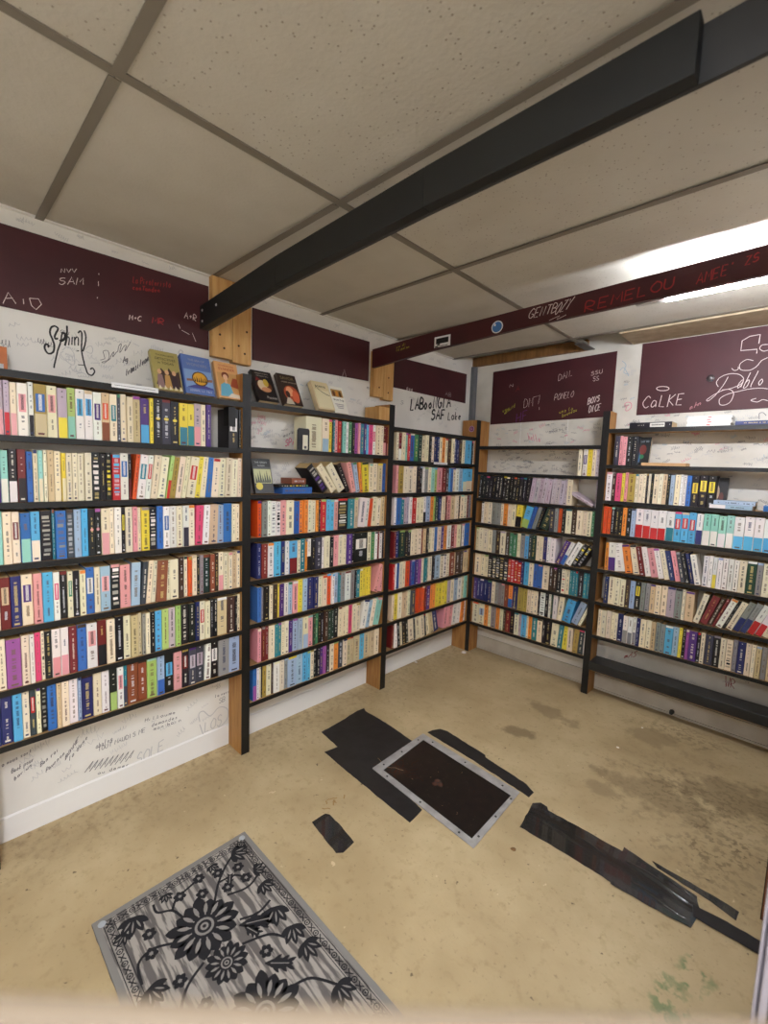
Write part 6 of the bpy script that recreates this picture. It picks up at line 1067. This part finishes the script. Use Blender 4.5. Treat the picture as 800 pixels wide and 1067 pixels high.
def artD(m,W,H):
    cover_rect(m,0,W,0,H,(30,24,26),-.0003); ell(m,.05,.085,.040,.036,(120,66,36),-.0004); ell(m,.040,.088,.024,.030,(230,206,170),-.0005); ell(m,.062,.105,.014,.022,(214,180,70),-.0006); ell(m,.056,.066,.026,.014,(214,150,110),-.0007); poly(m,[(.01,.11),(.02,.135),(.036,.12)],(140,30,34),-.0008)
display('paperback_book','black paperback with a pale embracing couple, face out beside the second post',.106,.172,.024,'L',-1.940,1.675,.122,30,artD,(30,26,28),titles=(('MEREDITH GRAY',.053,.153,.0095,(200,196,184)),('THE NIGHT BALL',.053,.139,.0085,(200,196,184)),('Passion',.074,.016,.019,(220,214,200))))
def artE(m,W,H):
    cover_rect(m,0,W,0,H,(52,36,32),-.0003); ell(m,.058,.066,.044,.046,(180,80,46),-.0004); ell(m,.05,.078,.022,.028,(234,170,126),-.0005); ell(m,.078,.05,.020,.036,(216,104,70),-.0006); poly(m,[(.01,.004),(.03,.05),(.05,.03),(.06,.004)],(206,196,176),-.0007); ell(m,.034,.06,.012,.02,(60,30,28),-.0008)
display('paperback_book','dark paperback with an orange-lit couple, second face-out book above the second section',.108,.178,.024,'L',-1.802,1.675,.122,28,artE,(70,56,48),titles=(('SAVOR',.054,.146,.025,(150,140,96)),('A NOVEL OF THE SUN',.06,.128,.009,(220,210,180))))
def artF(m,W,H):
    cover_rect(m,0,W,0,H,(222,204,160),-.0003); cover_rect(m,.008,W-.006,.01,.118,(232,220,180),-.0004)
    P=[(.02,.15),(.03,.128),(.05,.112),(.078,.098),(.1,.092)]
    for a,b in zip(P[:-1],P[1:]): poly(m,[a,b,(b[0],b[1]-.004),(a[0],a[1]-.004)],(60,50,40),-.0006)
display('paperback_book','cream paperback with a thin dark arc on the cover, face out',.108,.17,.03,'L',-1.596,1.675,.122,28,artF,(222,200,160),titles=(('poems',.052,.134,.026,(50,44,40)),))
def artG(m,W,H):
    cover_rect(m,0,W,0,H,(240,236,222),-.0003); cover_rect(m,.008,W-.008,.100,.146,(190,150,90),-.0004)
    for x,c in ((.026,(120,70,40)),(.048,(224,150,60)),(.070,(96,66,40))): ell(m,x,.12,.010,.018,c,-.0006)
    for i in range(3): cover_rect(m,.016+.006*i,.076-.004*i,.052-i*.011,.057-i*.011,(170,160,160),-.0005)
display('paperback_book','white paperback with a small sepia picture, rightmost of those face out on top',.096,.165,.014,'L',-1.482,1.675,.116,25,artG,(240,236,222),titles=(('Short Trip',.048,.076,.017,(40,36,40)),))
def artH(m,W,H):
    cover_rect(m,0,W,0,H,(44,44,44),-.0003); cover_rect(m,.002,W-.004,.048,.118,(190,190,140),-.0004)
    for i in range(7): poly(m,[(.006+i*.012,.05),(.011+i*.012,.09+.012*(i%3)),(.019+i*.012,.052)],(70,74,60),-.0005)
    ell(m,.024,.034,.018,.018,(220,200,70),-.0007); cover_rect(m,0,W,.120,.128,(80,82,84),-.0006)
display('paperback_book','dark grey paperback with a green landscape cover and yellow disc, second row, second left section',.098,.168,.02,'L',-1.954,1.251,.120,16,artH,(44,44,44),titles=(('THE GREEN',.046,.146,.013,(170,172,170)),('PARISH',.046,.130,.012,(170,172,170))))
# flat lying books (left wall, second section second row)
def flat(label,wall,u,z,off,W,Hh,T,code,seed,spin=0,grp='books lying flat'):
    mb=MB(); r=random.Random(seed); book_geo(mb,code,T,Hh,W,r)
    # lay down: height axis along the wall, thickness upward
    mb.xf(Matrix.Translation((0,0,0))@Matrix(((1,0,0,0),(0,0,1,0),(0,1,0,0),(0,0,0,1))))
    for i,f in enumerate(mb.f): mb.f[i]=tuple(reversed(f))
    o=mb.build('paperback_book',M_BOOK)
    if wall=='L': Wm=Matrix.Translation((D-off,u,z))
    else: Wm=Matrix.Translation((u,-D+off,z))@Matrix.Rotation(-math.pi/2,4,'Z')
    o.matrix_world=Wm@Matrix.Rotation(spin,4,'Z'); tag(o,label,'book',grp); return o
flat('thick blue book lying flat at the bottom of a small pile, second left section','L',-1.815,1.2518,.008,.108,.175,.033,'b',3)
flat('thin black and yellow book lying flat on the thick blue one','L',-1.835,1.2858,.012,.105,.172,.012,'k#y',4)
flat('brown book lying flat on top of the small pile under the leaning books','L',-1.745,1.2990,.035,.10,.085,.030,'n',5)
flat('light blue book lying flat, upper of two at the right end, far right section','B',1.618,1.2688,.010,.11,.172,.021,'u',6,)
flat('pale blue book lying flat under another, second row, far right section','B',1.602,1.2468,.006,.11,.178,.0215,'u/w',7)
flat('mottled blue book lying flat cut by the right edge, second row','B',1.822,1.2468,.008,.11,.155,.03,'u/b',8)
flat('black bound book lying flat on top of the far right section','B',1.178,1.6778,.010,.12,.215,.032,'k+w',9)
flat('dark blue book lying flat on top shelf at the right edge','B',1.672,1.6778,.012,.12,.18,.020,'B',10)
# stack of white printed papers on the top of the back bookcase
for i,lb in enumerate(['lowest white booklet in the stack on top of the far right section','second white booklet from the bottom of the stack on top','third white booklet from the bottom of the stack on top','topmost white booklet of the stack on the far right section']):
    m=MB(); x0=1.462+.004*(i%2); m.box((x0,-.134,1.6780+i*.0135),(x0+.192,-.03,1.6780+i*.0135+.0128),0,lin((236,236,232))); 
    m.box((x0+.02,-.1345,1.6780+i*.0135+.005),(x0+.17,-.134,1.6780+i*.0135+.0065),0,lin((150,190,190))); m.box((x0+.09,-.1347,1.6780+i*.0135+.004),(x0+.105,-.1342,1.6780+i*.0135+.009),0,lin((214,90,90)))
    tag(m.build('white_booklet',M_BOOK),lb,'booklet','white booklets stacked on the far right section')
# tan card strip
m=MB(); m.box((1.257,-.126,1.4628),(1.478,-.03,1.480),0); tag(m.build('cardboard_piece',mat('cardboard_tan',(206,166,120),.8,noise=(190,150,104),nscale=20)),'flat piece of tan cardboard lying on the top row of the far right section','cardboard')
# face-out black book in the back bookcase
def artK(m,W,H):
    cover_rect(m,0,W,0,H,(26,28,30),-.0003); ell(m,W*.5,H*.55,W*.25,H*.18,(110,44,40),-.0004); ell(m,W*.45,H*.3,W*.18,H*.08,(40,110,70),-.0005); poly(m,[(W*.1,H*.1),(W*.3,H*.5),(W*.4,H*.1)],(50,84,120),-.0006); words(m,W*.1,W*.9,H*.82,.011,(150,160,170),-.0005,rr)
display('paperback_book','dark paperback with a red and green picture, face out in the top right row',.075,.165,.018,'B',1.212,1.462,.105,12,artK,(24,26,28),group='books shown face out')
def artL(m,W,H):
    cover_rect(m,0,W,0,H,(22,18,20),-.0003); ell(m,W*.25,H*.5,W*.35,H*.34,(176,150,124),-.0004); poly(m,[(0,H*.95),(W*.6,H*.9),(W*.3,H*.6),(0,H*.55)],(40,30,28),-.0005); ell(m,W*.7,H*.35,W*.12,H*.16,(90,40,34),-.0005)
display('paperback_book','black paperback with a pale face on the cover, behind the black and gold trio',.085,.160,.018,'B',1.580,1.246,.070,6,artL,(22,18,20),group='books shown face out')
# fallen white book in back section second row
mb=MB(); book_geo(mb,'v',.018,.168,.104,random.Random(21)); o=mb.build('paperback_book',M_BOOK)
o.matrix_world=Matrix.Translation((1.002,-D+.012,1.196))@Matrix.Rotation(-math.pi/2,4,'Z')@Matrix.Rotation(R(62),4,'X'); tag(o,'pale mauve book fallen slanting across the gap, second row right of the corner','book','paperbacks in rows on the back wall shelves')
# metal bookend / black plastic holder with white label
be=empty('bookend',(.1,-1.77,1.4705)); tag(be,'black plastic bookend with a pale label in the top row, second left section','bookend')
m=MB(); pts=[(-.070,0),(-.070,.098),(-.062,.108),(-.006,.108),(.0,.098),(.0,0)]
mb=MB(); mb.prism([(a,b) for a,b in pts],0,.008); mb.xf(Matrix(((0,0,1,0),(1,0,0,0),(0,1,0,0),(0,0,0,1)))); o=mb.build('plate',mat('bookend_black',(28,28,32),.4)); o.parent=be; o.location=(.0285,.105,.0005)
m=MB(); m.box((.0366,.064,.004),(.0374,.094,.076),0); m.box((.0374,.072,.008),(.0377,.088,.022),1); o=m.build('label',[mat('label_paper',(226,222,200),.6),INK['ink2']]); o.parent=be
# black VHS-like box at the end of the first row
m=MB(); 
# hanging dark holder at post (black bracket)
m.box((.09,-2.098,1.555),(.136,-2.066,1.638)); tag(m.build('shelf_clip',M_BLACK),'small black clip hanging under the top shelf beside the second post','clip')
# orange box at the left frame edge
m=MB(); m.box((.03,-2.95,1.666),(.07,-2.830,1.745),0); m.box((.0701,-2.94,1.675),(.0706,-2.84,1.69),1); tag(m.build('orange_book',[mat('orange_cover',(206,120,60),.5,noise=(180,96,44),nscale=12),INK['faint']]),'orange book standing on the top shelf at the left edge','book')
# ---------------- floor things
def sheet(name,label,pts,mt,z=.0012,th=.0012,cat='tape',ridge=None,group=None,seed=1):
    """thin plastic sheet with ragged outline; finely divided so wrinkles are real relief"""
    r=random.Random(seed); out=[]
    for i,(a,b) in enumerate(pts):
        c,d=pts[(i+1)%len(pts)]; Ln=math.hypot(c-a,d-b); k=max(1,int(Ln/.02))
        for q in range(k):
            t=q/k; j=.0016 if q else 0; out.append((a+(c-a)*t+r.uniform(-j,j),b+(d-b)*t+r.uniform(-j,j)))
    m=MB(); m.prism(out,z-.0009,z+th); o=m.build(name,mt)
    tag(o,label,cat,group); return o
M_TAPE=mat('black_plastic_film',(40,38,38),.42,noise=(30,28,28),nscale=14,bump=.5)
M_TAPEG=mat('glossy_black_plastic',(42,40,38),.24,noise=(30,28,27),nscale=9,bump=1.0,stretch=(1,3,1),coat=.6)
sheet('black_tape_sheet','wide matte black plastic sheet taped to the floor left of the framed plate',[(.25,-1.636),(.242,-1.50),(.226,-1.36),(.232,-1.31),(.26,-1.325),(.42,-1.325),(.64,-1.345),(.66,-1.62),(.96,-1.672),(.968,-1.758),(.66,-1.745),(.392,-1.729),(.405,-1.655)],M_TAPE,seed=2,group='black tape on the floor')
sheet('black_tape_strip','narrow black tape strip along the far side of the framed plate',[(.634,-1.225),(.64,-1.19),(.66,-1.15),(.70,-1.138),(.95,-1.165),(.96,-1.18),(1.19,-1.21),(1.215,-1.225),(1.236,-1.235),(1.235,-1.278),(1.20,-1.272),(.95,-1.245)],M_TAPE,seed=3,group='black tape on the floor')
sheet('black_tape_strip','small separate black tape patch between the rug and the framed plate',[(.701,-2.037),(.703,-1.972),(.72,-1.962),(.80,-1.968),(.885,-1.982),(.892,-2.04),(.875,-2.06),(.80,-2.052)],M_TAPEG,seed=4,group='black tape on the floor')
sheet('black_tape_sheet','wide glossy black plastic sheet right of the framed plate',[(1.285,-1.458),(1.262,-1.30),(1.285,-1.272),(1.315,-1.275),(1.325,-1.29),(1.61,-1.285),(1.632,-1.452),(1.45,-1.452)],M_TAPEG,seed=5,group='black tape on the floor')
sheet('black_tape_sheet','long glossy black sheet overlapping the end of the previous black sheet',[(1.622,-1.462),(1.608,-1.262),(1.75,-1.285),(1.845,-1.30),(1.857,-1.34),(1.866,-1.352),(1.852,-1.44),(1.74,-1.455)],M_TAPEG,z=.003,seed=6,group='black tape on the floor')
sheet('black_tape_strip','thin shiny tape tail pointing to the right bookcase post',[(1.70,-1.25),(1.80,-1.252),(1.90,-1.255),(1.953,-1.262),(1.95,-1.305),(1.88,-1.285),(1.72,-1.268)],M_TAPEG,z=.0012,seed=8,group='black tape on the floor')
sheet('black_tape_strip','narrow black tape running from the long sheet to the white door jamb',[(1.84,-1.345),(1.93,-1.335),(2.03,-1.335),(2.03,-1.385),(1.94,-1.39),(1.85,-1.392)],M_TAPE,z=.0046,seed=7,group='black tape on the floor')
# wrinkles: raised welts on the glossy sheets
def welt(parent,a,b,w,h,z):
    m=MB(); a=Vector(a);b=Vector(b); d=(b-a).normalized(); nr=Vector((-d.y,d.x)); N=14
    k=len(m.v); cs=7
    for i in range(N+1):
        t=i/N; c=a+(b-a)*t+nr*math.sin(t*5)*.004; sc_=math.sin(math.pi*t)**.5 if 0<t<1 else 0.02
        for j in range(cs):
            u=math.pi*j/(cs-1); p=c+nr*math.cos(u)*w*sc_/2; m.v.append((p.x,p.y,z+math.sin(u)*h*sc_))
    for i in range(N):
        for j in range(cs-1):
            m.f.append((k+i*cs+j,k+i*cs+j+1,k+(i+1)*cs+j+1,k+(i+1)*cs+j)); m.m.append(0); m.c.append(None)
    m.build('crease',M_TAPEG,parent,smooth=True)
shs=[o for o in bpy.data.objects if o.name.startswith('black_tape')]
welt([o for o in shs if 'wide glossy' in o['label']][0],(1.33,-1.375),(1.50,-1.372),.012,.003,.0020)
welt([o for o in shs if 'wide glossy' in o['label']][0],(1.45,-1.34),(1.58,-1.35),.014,.0035,.0020)
lg=[o for o in shs if 'long glossy' in o['label']][0]
welt(lg,(1.625,-1.325),(1.85,-1.345),.03,.007,.0038); welt(lg,(1.64,-1.28),(1.84,-1.31),.010,.004,.0038); welt(lg,(1.66,-1.40),(1.84,-1.415),.02,.003,.0038)
# framed plate in the floor
fp=empty('framed_floor_plate',(.92,-1.47,0)); tag(fp,'dark glass plate in a grey metal frame set into the floor','floor plate')
def quad(a,b,c,d,z0,z1,mb,mi=0): mb.hexa([(*a,z0),(*b,z0),(*c,z0),(*d,z0),(*a,z1),(*b,z1),(*c,z1),(*d,z1)],mi)
O_=[(.640,-1.645),(1.215,-1.682),(1.195,-1.284),(.628,-1.256)]; I_=[(.684,-1.617),(1.186,-1.650),(1.178,-1.330),(.664,-1.298)]
m=MB()
for i in range(4):
    j=(i+1)%4; quad(O_[i],O_[j],I_[j],I_[i],.0025,.0065,m)
under(m.build('metal_frame',mat('brushed_grey_metal',(182,178,174),.55,.2,noise=(156,152,148),nscale=18),bevel=.001),fp)
m=MB(); quad(*I_,.001,.0045,m)
gm=mat('dark_dirty_glass',(30,21,16),.35,noise=(13,9,8),nscale=26); under(m.build('glass_plate',gm),fp)
m=MB(); rg=random.Random(9)
def bez(x,y,r0,n,zz,mi):
    a=rg.uniform(0,6)
    P=[]
    for i in range(n):
        P.append((x,y,zz)); a+=rg.uniform(-.9,.9); x+=math.cos(a)*r0; y+=math.sin(a)*r0
    m.ribbon(P,.0022,(0,0,1),mi)
for i in range(26): bez(.72+rg.gauss(0,.035),-1.56+rg.gauss(0,.03),.012,6,.00475+rg.random()*.0003,0)
bez(.75,-1.55,.02,9,.0052,1)
for i in range(60):
    x=rg.uniform(.70,1.16); y=rg.uniform(-1.62,-1.34); bez(x,y,rg.uniform(.002,.006),3,.0048,rg.choice([0,1,2,2,2]))
for (x,y) in ((.90,-1.49),(.925,-1.50),(.905,-1.515)):
    m.face([(x+.012*math.cos(t),y+.012*math.sin(t),.0050) for t in [i*math.pi/6 for i in range(12)]],0)
under(m.build('leaf_debris',[mat('rust_debris',(80,48,34),.8),mat('pale_debris',(168,140,104),.8),mat('grey_debris',(84,76,70),.8)]),fp)
m=MB()
for i in range(4):
    for t in (.12,.5,.88):
        j=(i+1)%4; a=[(O_[i][k]+I_[i][k])/2 for k in (0,1)]; b=[(O_[j][k]+I_[j][k])/2 for k in (0,1)]
        lathe(m,[(.005,0),(.004,.0015),(0,.002)],(a[0]+(b[0]-a[0])*t,a[1]+(b[1]-a[1])*t,.0065),(0,0,1),10)
under(m.build('screw_head',mat('dark_screw',(70,68,66),.5,.5)),fp)
# small litter
def scrap(name,label,x,y,s,col,seed,cat='scrap',grp=None):
    r=random.Random(seed); m=MB(); P=[(x+s*r.uniform(.6,1)*math.cos(t),y+s*r.uniform(.6,1)*math.sin(t)) for t in [i*math.pi/3.5 for i in range(7)]]
    c=(x,y,s*.5)
    for i in range(7):
        a,b=P[i],P[(i+1)%7]; m.face([(a[0],a[1],.0006+s*.15*(i%2)),(b[0],b[1],.0006+s*.15*((i+1)%2)),c]); m.face([(b[0],b[1],.0006),(a[0],a[1],.0006),(x,y,.0005)])
    tag(m.build(name,mat('scrap_%d_%d_%d'%col,col,.8)),label,cat,grp)
scrap('crumpled_paper','crumpled white paper scrap at the foot of the corner post',.165,-.19,.028,(232,222,210),1,'paper')
scrap('paper_scrap','tiny white scrap by the baseboard left of the corner',.03,-.60,.014,(230,226,220),2,'paper')
scrap('paper_scrap','tiny white scrap on the open floor near the back shelves',1.428,-.30,.008,(240,236,226),3,'paper')
scrap('paper_scrap','small white speck in front of the right bench board',1.39,-.60,.009,(244,240,230),6,'paper')
m=MB(); rg=random.Random(4)
for i in range(8):
    x,y=.665+rg.gauss(0,.02),-1.915+rg.gauss(0,.03)
    m.ribbon([(x+k*.008*math.cos(i),y+k*.008*math.sin(i*1.7)+.003*math.sin(k*2),.0010+.0015*(k%2)) for k in range(4)],.005,(0,0,1))
tag(m.build('dry_leaf_bits',mat('dry_leaf',(158,126,76),.8)),'dry curled leaf bits beside the small tape patch','leaf bits',kind='stuff')
scrap('dry_leaf','dry brown leaf fragment beyond the front corner of the framed plate',1.318,-1.575,.012,(120,88,50),5,'leaf')
# dark pellet under bench
m=MB(); lathe(m,[(.0,.0),(.012,.0),(.013,.012),(.010,.03),(0,.034)],(1.515,-.028,.03),(0,-1,0),12); tag(m.build('pipe_hole_cap',M_BLACK),'small black cap low on the back wall under the bench board','cap')
# ---------------- rug
rx0,rx1,ry0,ry1=.566,1.39,-2.752,-2.252
rug=empty('floor_rug',((rx0+rx1)/2,(ry0+ry1)/2,0)); tag(rug,'small grey rug with black flowers and a chain border','rug')
def mat_rug():
    m=mat('grey_rug_pile',(140,134,130),.95); nt=m.node_tree; b=nt.nodes['Principled BSDF']; L=nt.links.new
    tc=nn(nt,'ShaderNodeTexCoord'); mp=nn(nt,'ShaderNodeMapping'); mp.inputs['Scale'].default_value=(5,46,1); L(tc.outputs['Object'],mp.inputs[0])
    n1=nn(nt,'ShaderNodeTexNoise'); n1.inputs['Scale'].default_value=1.6; n1.inputs['Detail'].default_value=5; L(mp.outputs[0],n1.inputs['Vector'])
    r=nn(nt,'ShaderNodeValToRGB'); r.color_ramp.elements[0].position=.46; r.color_ramp.elements[1].position=.54; r.color_ramp.elements[0].color=(*lin((100,94,90)),1); r.color_ramp.elements[1].color=(*lin((164,156,146)),1); L(n1.outputs[0],r.inputs[0]); L(r.outputs[0],b.inputs['Base Color'])
    n2=nn(nt,'ShaderNodeTexNoise'); n2.inputs['Scale'].default_value=700; L(tc.outputs['Object'],n2.inputs['Vector']); bp=nn(nt,'ShaderNodeBump'); bp.inputs['Strength'].default_value=.6; bp.inputs['Distance'].default_value=.002; L(n2.outputs[0],bp.inputs['Height']); L(bp.outputs[0],b.inputs['Normal'])
    return m
m=MB(); out=[]; r_=random.Random(3)
def edge(a,b,k):
    return [(a[0]+(b[0]-a[0])*i/k+r_.uniform(-.001,.001),a[1]+(b[1]-a[1])*i/k+r_.uniform(-.001,.001)) for i in range(k)]
cs=[(rx0,ry0),(rx1,ry0),(rx1,ry1),(rx0,ry1)]
for i in range(4): out+=edge(cs[i],cs[(i+1)%4],30)
m.prism(out,.0004,.0068); under(m.build('pile',mat_rug()),rug)
m=MB()
for a,b in (((rx0,ry0),(rx1,ry0+.018)),((rx0,ry1-.018),(rx1,ry1)),((rx0,ry0+.018),(rx0+.018,ry1-.018)),((rx1-.018,ry0+.018),(rx1,ry1-.018))): m.box((a[0]+.0005,a[1]+.0005,.005),(b[0]-.0005,b[1]-.0005,.0075))
under(m.build('binding',mat('rug_binding_grey',(128,124,118),.95)),rug)
pm_=MB(); ZR=.0078
def blob(pts,mi=0,z=ZR): pm_.face([(a,b,z) for a,b in pts],mi)
def petal(cx,cy,a,r0,r1,wd,mi=0,z=ZR):
    ca,sa=math.cos(a),math.sin(a); P=[]
    for t,w in ((0,0.1),(.25,.75),(.5,1),(.75,.8),(.92,.35),(1,0)): P.append((r0+(r1-r0)*t,wd*w/2))
    P2=P+[(x,-y) for x,y in reversed(P[:-1])]
    blob([(cx+x*ca-y*sa,cy+x*sa+y*ca) for x,y in P2],mi,z)
def flower(cx,cy,r,n,inner=True,rot=0):
    for i in range(n): petal(cx,cy,rot+2*math.pi*i/n,r*.35,r,r*1.9*math.pi/n*.8)
    for i in range(n*2): petal(cx,cy,rot+math.pi*(i+.5)/n,r*.3,r*.72,r*.13,0,ZR+.0001)
    if inner:
        for i in range(n): petal(cx,cy,rot+2*math.pi*(i+.5)/n,r*.28,r*.62,r*.16,1,ZR+.0002)
        blob([(cx+r*.30*math.cos(k*math.pi/8),cy+r*.30*math.sin(k*math.pi/8)) for k in range(16)],0,ZR+.0003)
        blob([(cx+r*.2*math.cos(k*math.pi/8),cy+r*.2*math.sin(k*math.pi/8)) for k in range(16)],1,ZR+.0004)
        blob([(cx+r*.10*math.cos(k*math.pi/8),cy+r*.10*math.sin(k*math.pi/8)) for k in range(16)],0,ZR+.0005)
def vine(P,w=.0045):
    q=[]
    for i in range(len(P)-1):
        a=P[max(i-1,0)];b=P[i];c=P[i+1];d=P[min(i+2,len(P)-1)]
        for k in range(6):
            t=k/6; q.append(tuple(.5*((2*b[j])+(c[j]-a[j])*t+(2*a[j]-5*b[j]+4*c[j]-d[j])*t*t+(3*b[j]-a[j]-3*c[j]+d[j])*t**3) for j in (0,1)))
    q.append(P[-1]); pm_.ribbon([(a,b,ZR+.0003) for a,b in q],w,(0,0,1))
def leaf(cx,cy,a,s):
    petal(cx,cy,a,0,s,s*.36)
    for k,(t,da) in enumerate(((.25,.8),(.25,-.8),(.5,.7),(.5,-.7),(.7,.5),(.7,-.5))): petal(cx+math.cos(a)*s*t,cy+math.sin(a)*s*t,a+da,0,s*.42,s*.14,0,ZR+.0001)
    pm_.ribbon([(cx+math.cos(a)*s*.2,cy+math.sin(a)*s*.2,ZR+.0006),(cx+math.cos(a)*s*.85,cy+math.sin(a)*s*.85,ZR+.0006)],.0025,(0,0,1),1)
def comma(cx,cy,a,s):
    P=[(cx+math.cos(a+t*2.2)*s*(.9-.5*t),cy+math.sin(a+t*2.2)*s*(.9-.5*t)) for t in [i/5 for i in range(6)]]
    for i,p in enumerate(P): petal(p[0],p[1],a+i*.5+1.2,-s*.22,s*.25,s*(.5-.05*i),0,ZR+.0001*i)
F0=(.805,-2.515)
def big(cx,cy,r,seed,rot=0):
    q=random.Random(seed)
    for i in range(15):
        a=rot+2*math.pi*i/15; petal(cx,cy,a,r*.45,r*q.uniform(.95,1.18),r*.42)
    for i in range(13): petal(cx,cy,rot+2*math.pi*(i+.5)/13,r*.38,r*.84,r*.13,1,ZR+.0002)
    for i in range(13): petal(cx,cy,rot+2*math.pi*i/13,r*.28,r*.62,r*.18,0,ZR+.0003)
    for k_,(f,mi) in enumerate(((.40,0),(.30,1),(.22,0),(.13,1),(.06,0))): blob([(cx+r*f*math.cos(k*math.pi/8),cy+r*f*math.sin(k*math.pi/8)) for k in range(16)],mi,ZR+.0004+.0001*k_)
big(*F0,.092,3); big(.945,-2.515,.052,5,.4); big(1.12,-2.50,.088,8,.2); big(1.28,-2.44,.05,9); big(1.27,-2.62,.05,10)
def tuft(cx,cy,a,s):
    for k,(da,f) in enumerate(((-1.0,.75),(-.5,.95),(0,1),(.5,.95),(1.0,.75))): petal(cx,cy,a+da,0,s*f,s*.34,0,ZR+.0001*k)
    for k,(da,f) in enumerate(((-.5,.7),(0,.8),(.5,.7))): petal(cx,cy,a+da,s*.25,s*f,s*.08,1,ZR+.0007+.0001*k)
def small(x,y,r=.020):
    for i in range(6): petal(x,y,i*math.pi/3,r*.2,r,r*.75)
    blob([(x+r*.25*math.cos(k*math.pi/4),y+r*.25*math.sin(k*math.pi/4)) for k in range(8)],1,ZR+.0004)
for x,y in ((.70,-2.475),(.665,-2.405),(.69,-2.345),(.745,-2.345),(.735,-2.405),(.66,-2.53),(.715,-2.64),(.775,-2.655),(.995,-2.42),(.64,-2.46),(.90,-2.625),(1.0,-2.60)): small(x,y)
W=.0075
for v in ([(.755,-2.46),(.70,-2.42),(.655,-2.37),(.62,-2.31)],[(.70,-2.42),(.71,-2.37),(.745,-2.345)],[(.76,-2.42),(.78,-2.36),(.76,-2.31),(.72,-2.30)],[(.735,-2.55),(.69,-2.565),(.665,-2.60),(.63,-2.60)],[(.79,-2.60),(.765,-2.65),(.78,-2.69),(.84,-2.70)],[(.69,-2.565),(.66,-2.54),(.65,-2.50),(.64,-2.46)],[(.93,-2.46),(.96,-2.39),(1.0,-2.36)],[(.90,-2.56),(.93,-2.62),(.99,-2.66),(1.05,-2.66)],[(1.12,-2.42),(1.14,-2.37),(1.2,-2.33)],[(1.12,-2.59),(1.15,-2.65),(1.21,-2.68)],[(.86,-2.43),(.88,-2.38),(.87,-2.33)]): vine(v,W)
tuft(.625,-2.335,.9,.062); tuft(.625,-2.30,2.6,.03); tuft(.63,-2.655,-.4,.066); tuft(.74,-2.315,1.2,.045); tuft(.80,-2.32,.2,.05); tuft(.665,-2.69,-.8,.04); tuft(.86,-2.69,.3,.06); tuft(.90,-2.33,-.5,.066); tuft(.985,-2.325,-.4,.060); tuft(.94,-2.68,-.6,.05); tuft(1.05,-2.33,.1,.06); tuft(1.05,-2.68,.3,.06); tuft(1.2,-2.68,-.2,.06); tuft(1.2,-2.33,.1,.06); tuft(.62,-2.41,.1,.034); tuft(.62,-2.56,-.2,.034); tuft(1.32,-2.33,.5,.04); tuft(1.33,-2.68,.3,.04)
leaf(.875,-2.44,1.05,.105); leaf(.885,-2.43,.35,.06); leaf(1.02,-2.44,.8,.08); leaf(1.02,-2.60,-.6,.08); leaf(.735,-2.40,2.6,.045); leaf(1.20,-2.52,.2,.05)
# chain border: alternating rings and crosses between two thin lines
def chain(a,b):
    Ln=math.hypot(b[0]-a[0],b[1]-a[1]); k=int(Ln/.021); dx,dy=(b[0]-a[0])/Ln,(b[1]-a[1])/Ln
    for i in range(k+1):
        x=a[0]+(b[0]-a[0])*i/k; y=a[1]+(b[1]-a[1])*i/k
        if i%2:
            pm_.ribbon([(x+.0075*math.cos(t),y+.0075*math.sin(t),ZR+.0002) for t in [q*math.pi/5 for q in range(11)]],.003,(0,0,1)); blob([(x+.0028*math.cos(t),y+.0028*math.sin(t)) for t in [q*math.pi/4 for q in range(8)]])
        else:
            for s in (1,-1):
                pm_.ribbon([(x-dx*.010-dy*.0075*s,y-dy*.010+dx*.0075*s,ZR+.0003),(x+dx*.010+dy*.0075*s,y+dy*.010-dx*.0075*s,ZR+.0003)],.0032,(0,0,1))
    for s in (.014,-.013): pm_.ribbon([(a[0]-dy*s,a[1]+dx*s,ZR),(b[0]-dy*s,b[1]+dx*s,ZR)],.0022,(0,0,1))
i_=.036
chain((rx0+i_,ry1-i_),(rx1-i_,ry1-i_)); chain((rx0+i_,ry0+i_),(rx0+i_,ry1-i_)); chain((rx0+i_,ry0+i_),(rx1-i_,ry0+i_)); chain((rx1-i_,ry0+i_),(rx1-i_,ry1-i_))
under(pm_.build('woven_pattern',[mat('rug_black_yarn',(26,24,27),.95),mat('rug_pale_yarn',(136,130,124),.95)]),rug)
m=MB()
for x,y in ((rx0+.022,ry0+.022),(rx0+.022,ry1-.022)): lathe(m,[(.011,0),(.010,.0015),(.004,.0022),(0,.003)],(x,y,.0076),(0,0,1),16)
under(m.build('corner_washer',mat('washer_grey',(176,180,184),.4,.3)),rug)
# ---------------- ledge right below the camera (out of focus)
fw=Matrix.Rotation(.7645,4,'Z')
le=empty('wooden_ledge',(CAM.x,CAM.y,1.292)); tag(le,'blurred wooden ledge running along the bottom edge, closest to the viewer','ledge')
for nm,y0,y1,mt in (('board',-.10,-.0065,mat_wood('ledge_wood',(66,48,32),(50,35,22))),('lit_edge_strip',-.006,0,mat('ledge_lit_edge',(92,78,60),.7))):  # pale strip paints in the light caught by the ledge's far bevel
    lg_=MB(); lg_.box((-.6,y0,-.03),(.6,y1,0 if y1==0 else -.0015)); lg_.xf(fw@Matrix.Translation((0,.0808,0))); o=lg_.build(nm,mt,le,bevel=.0015)
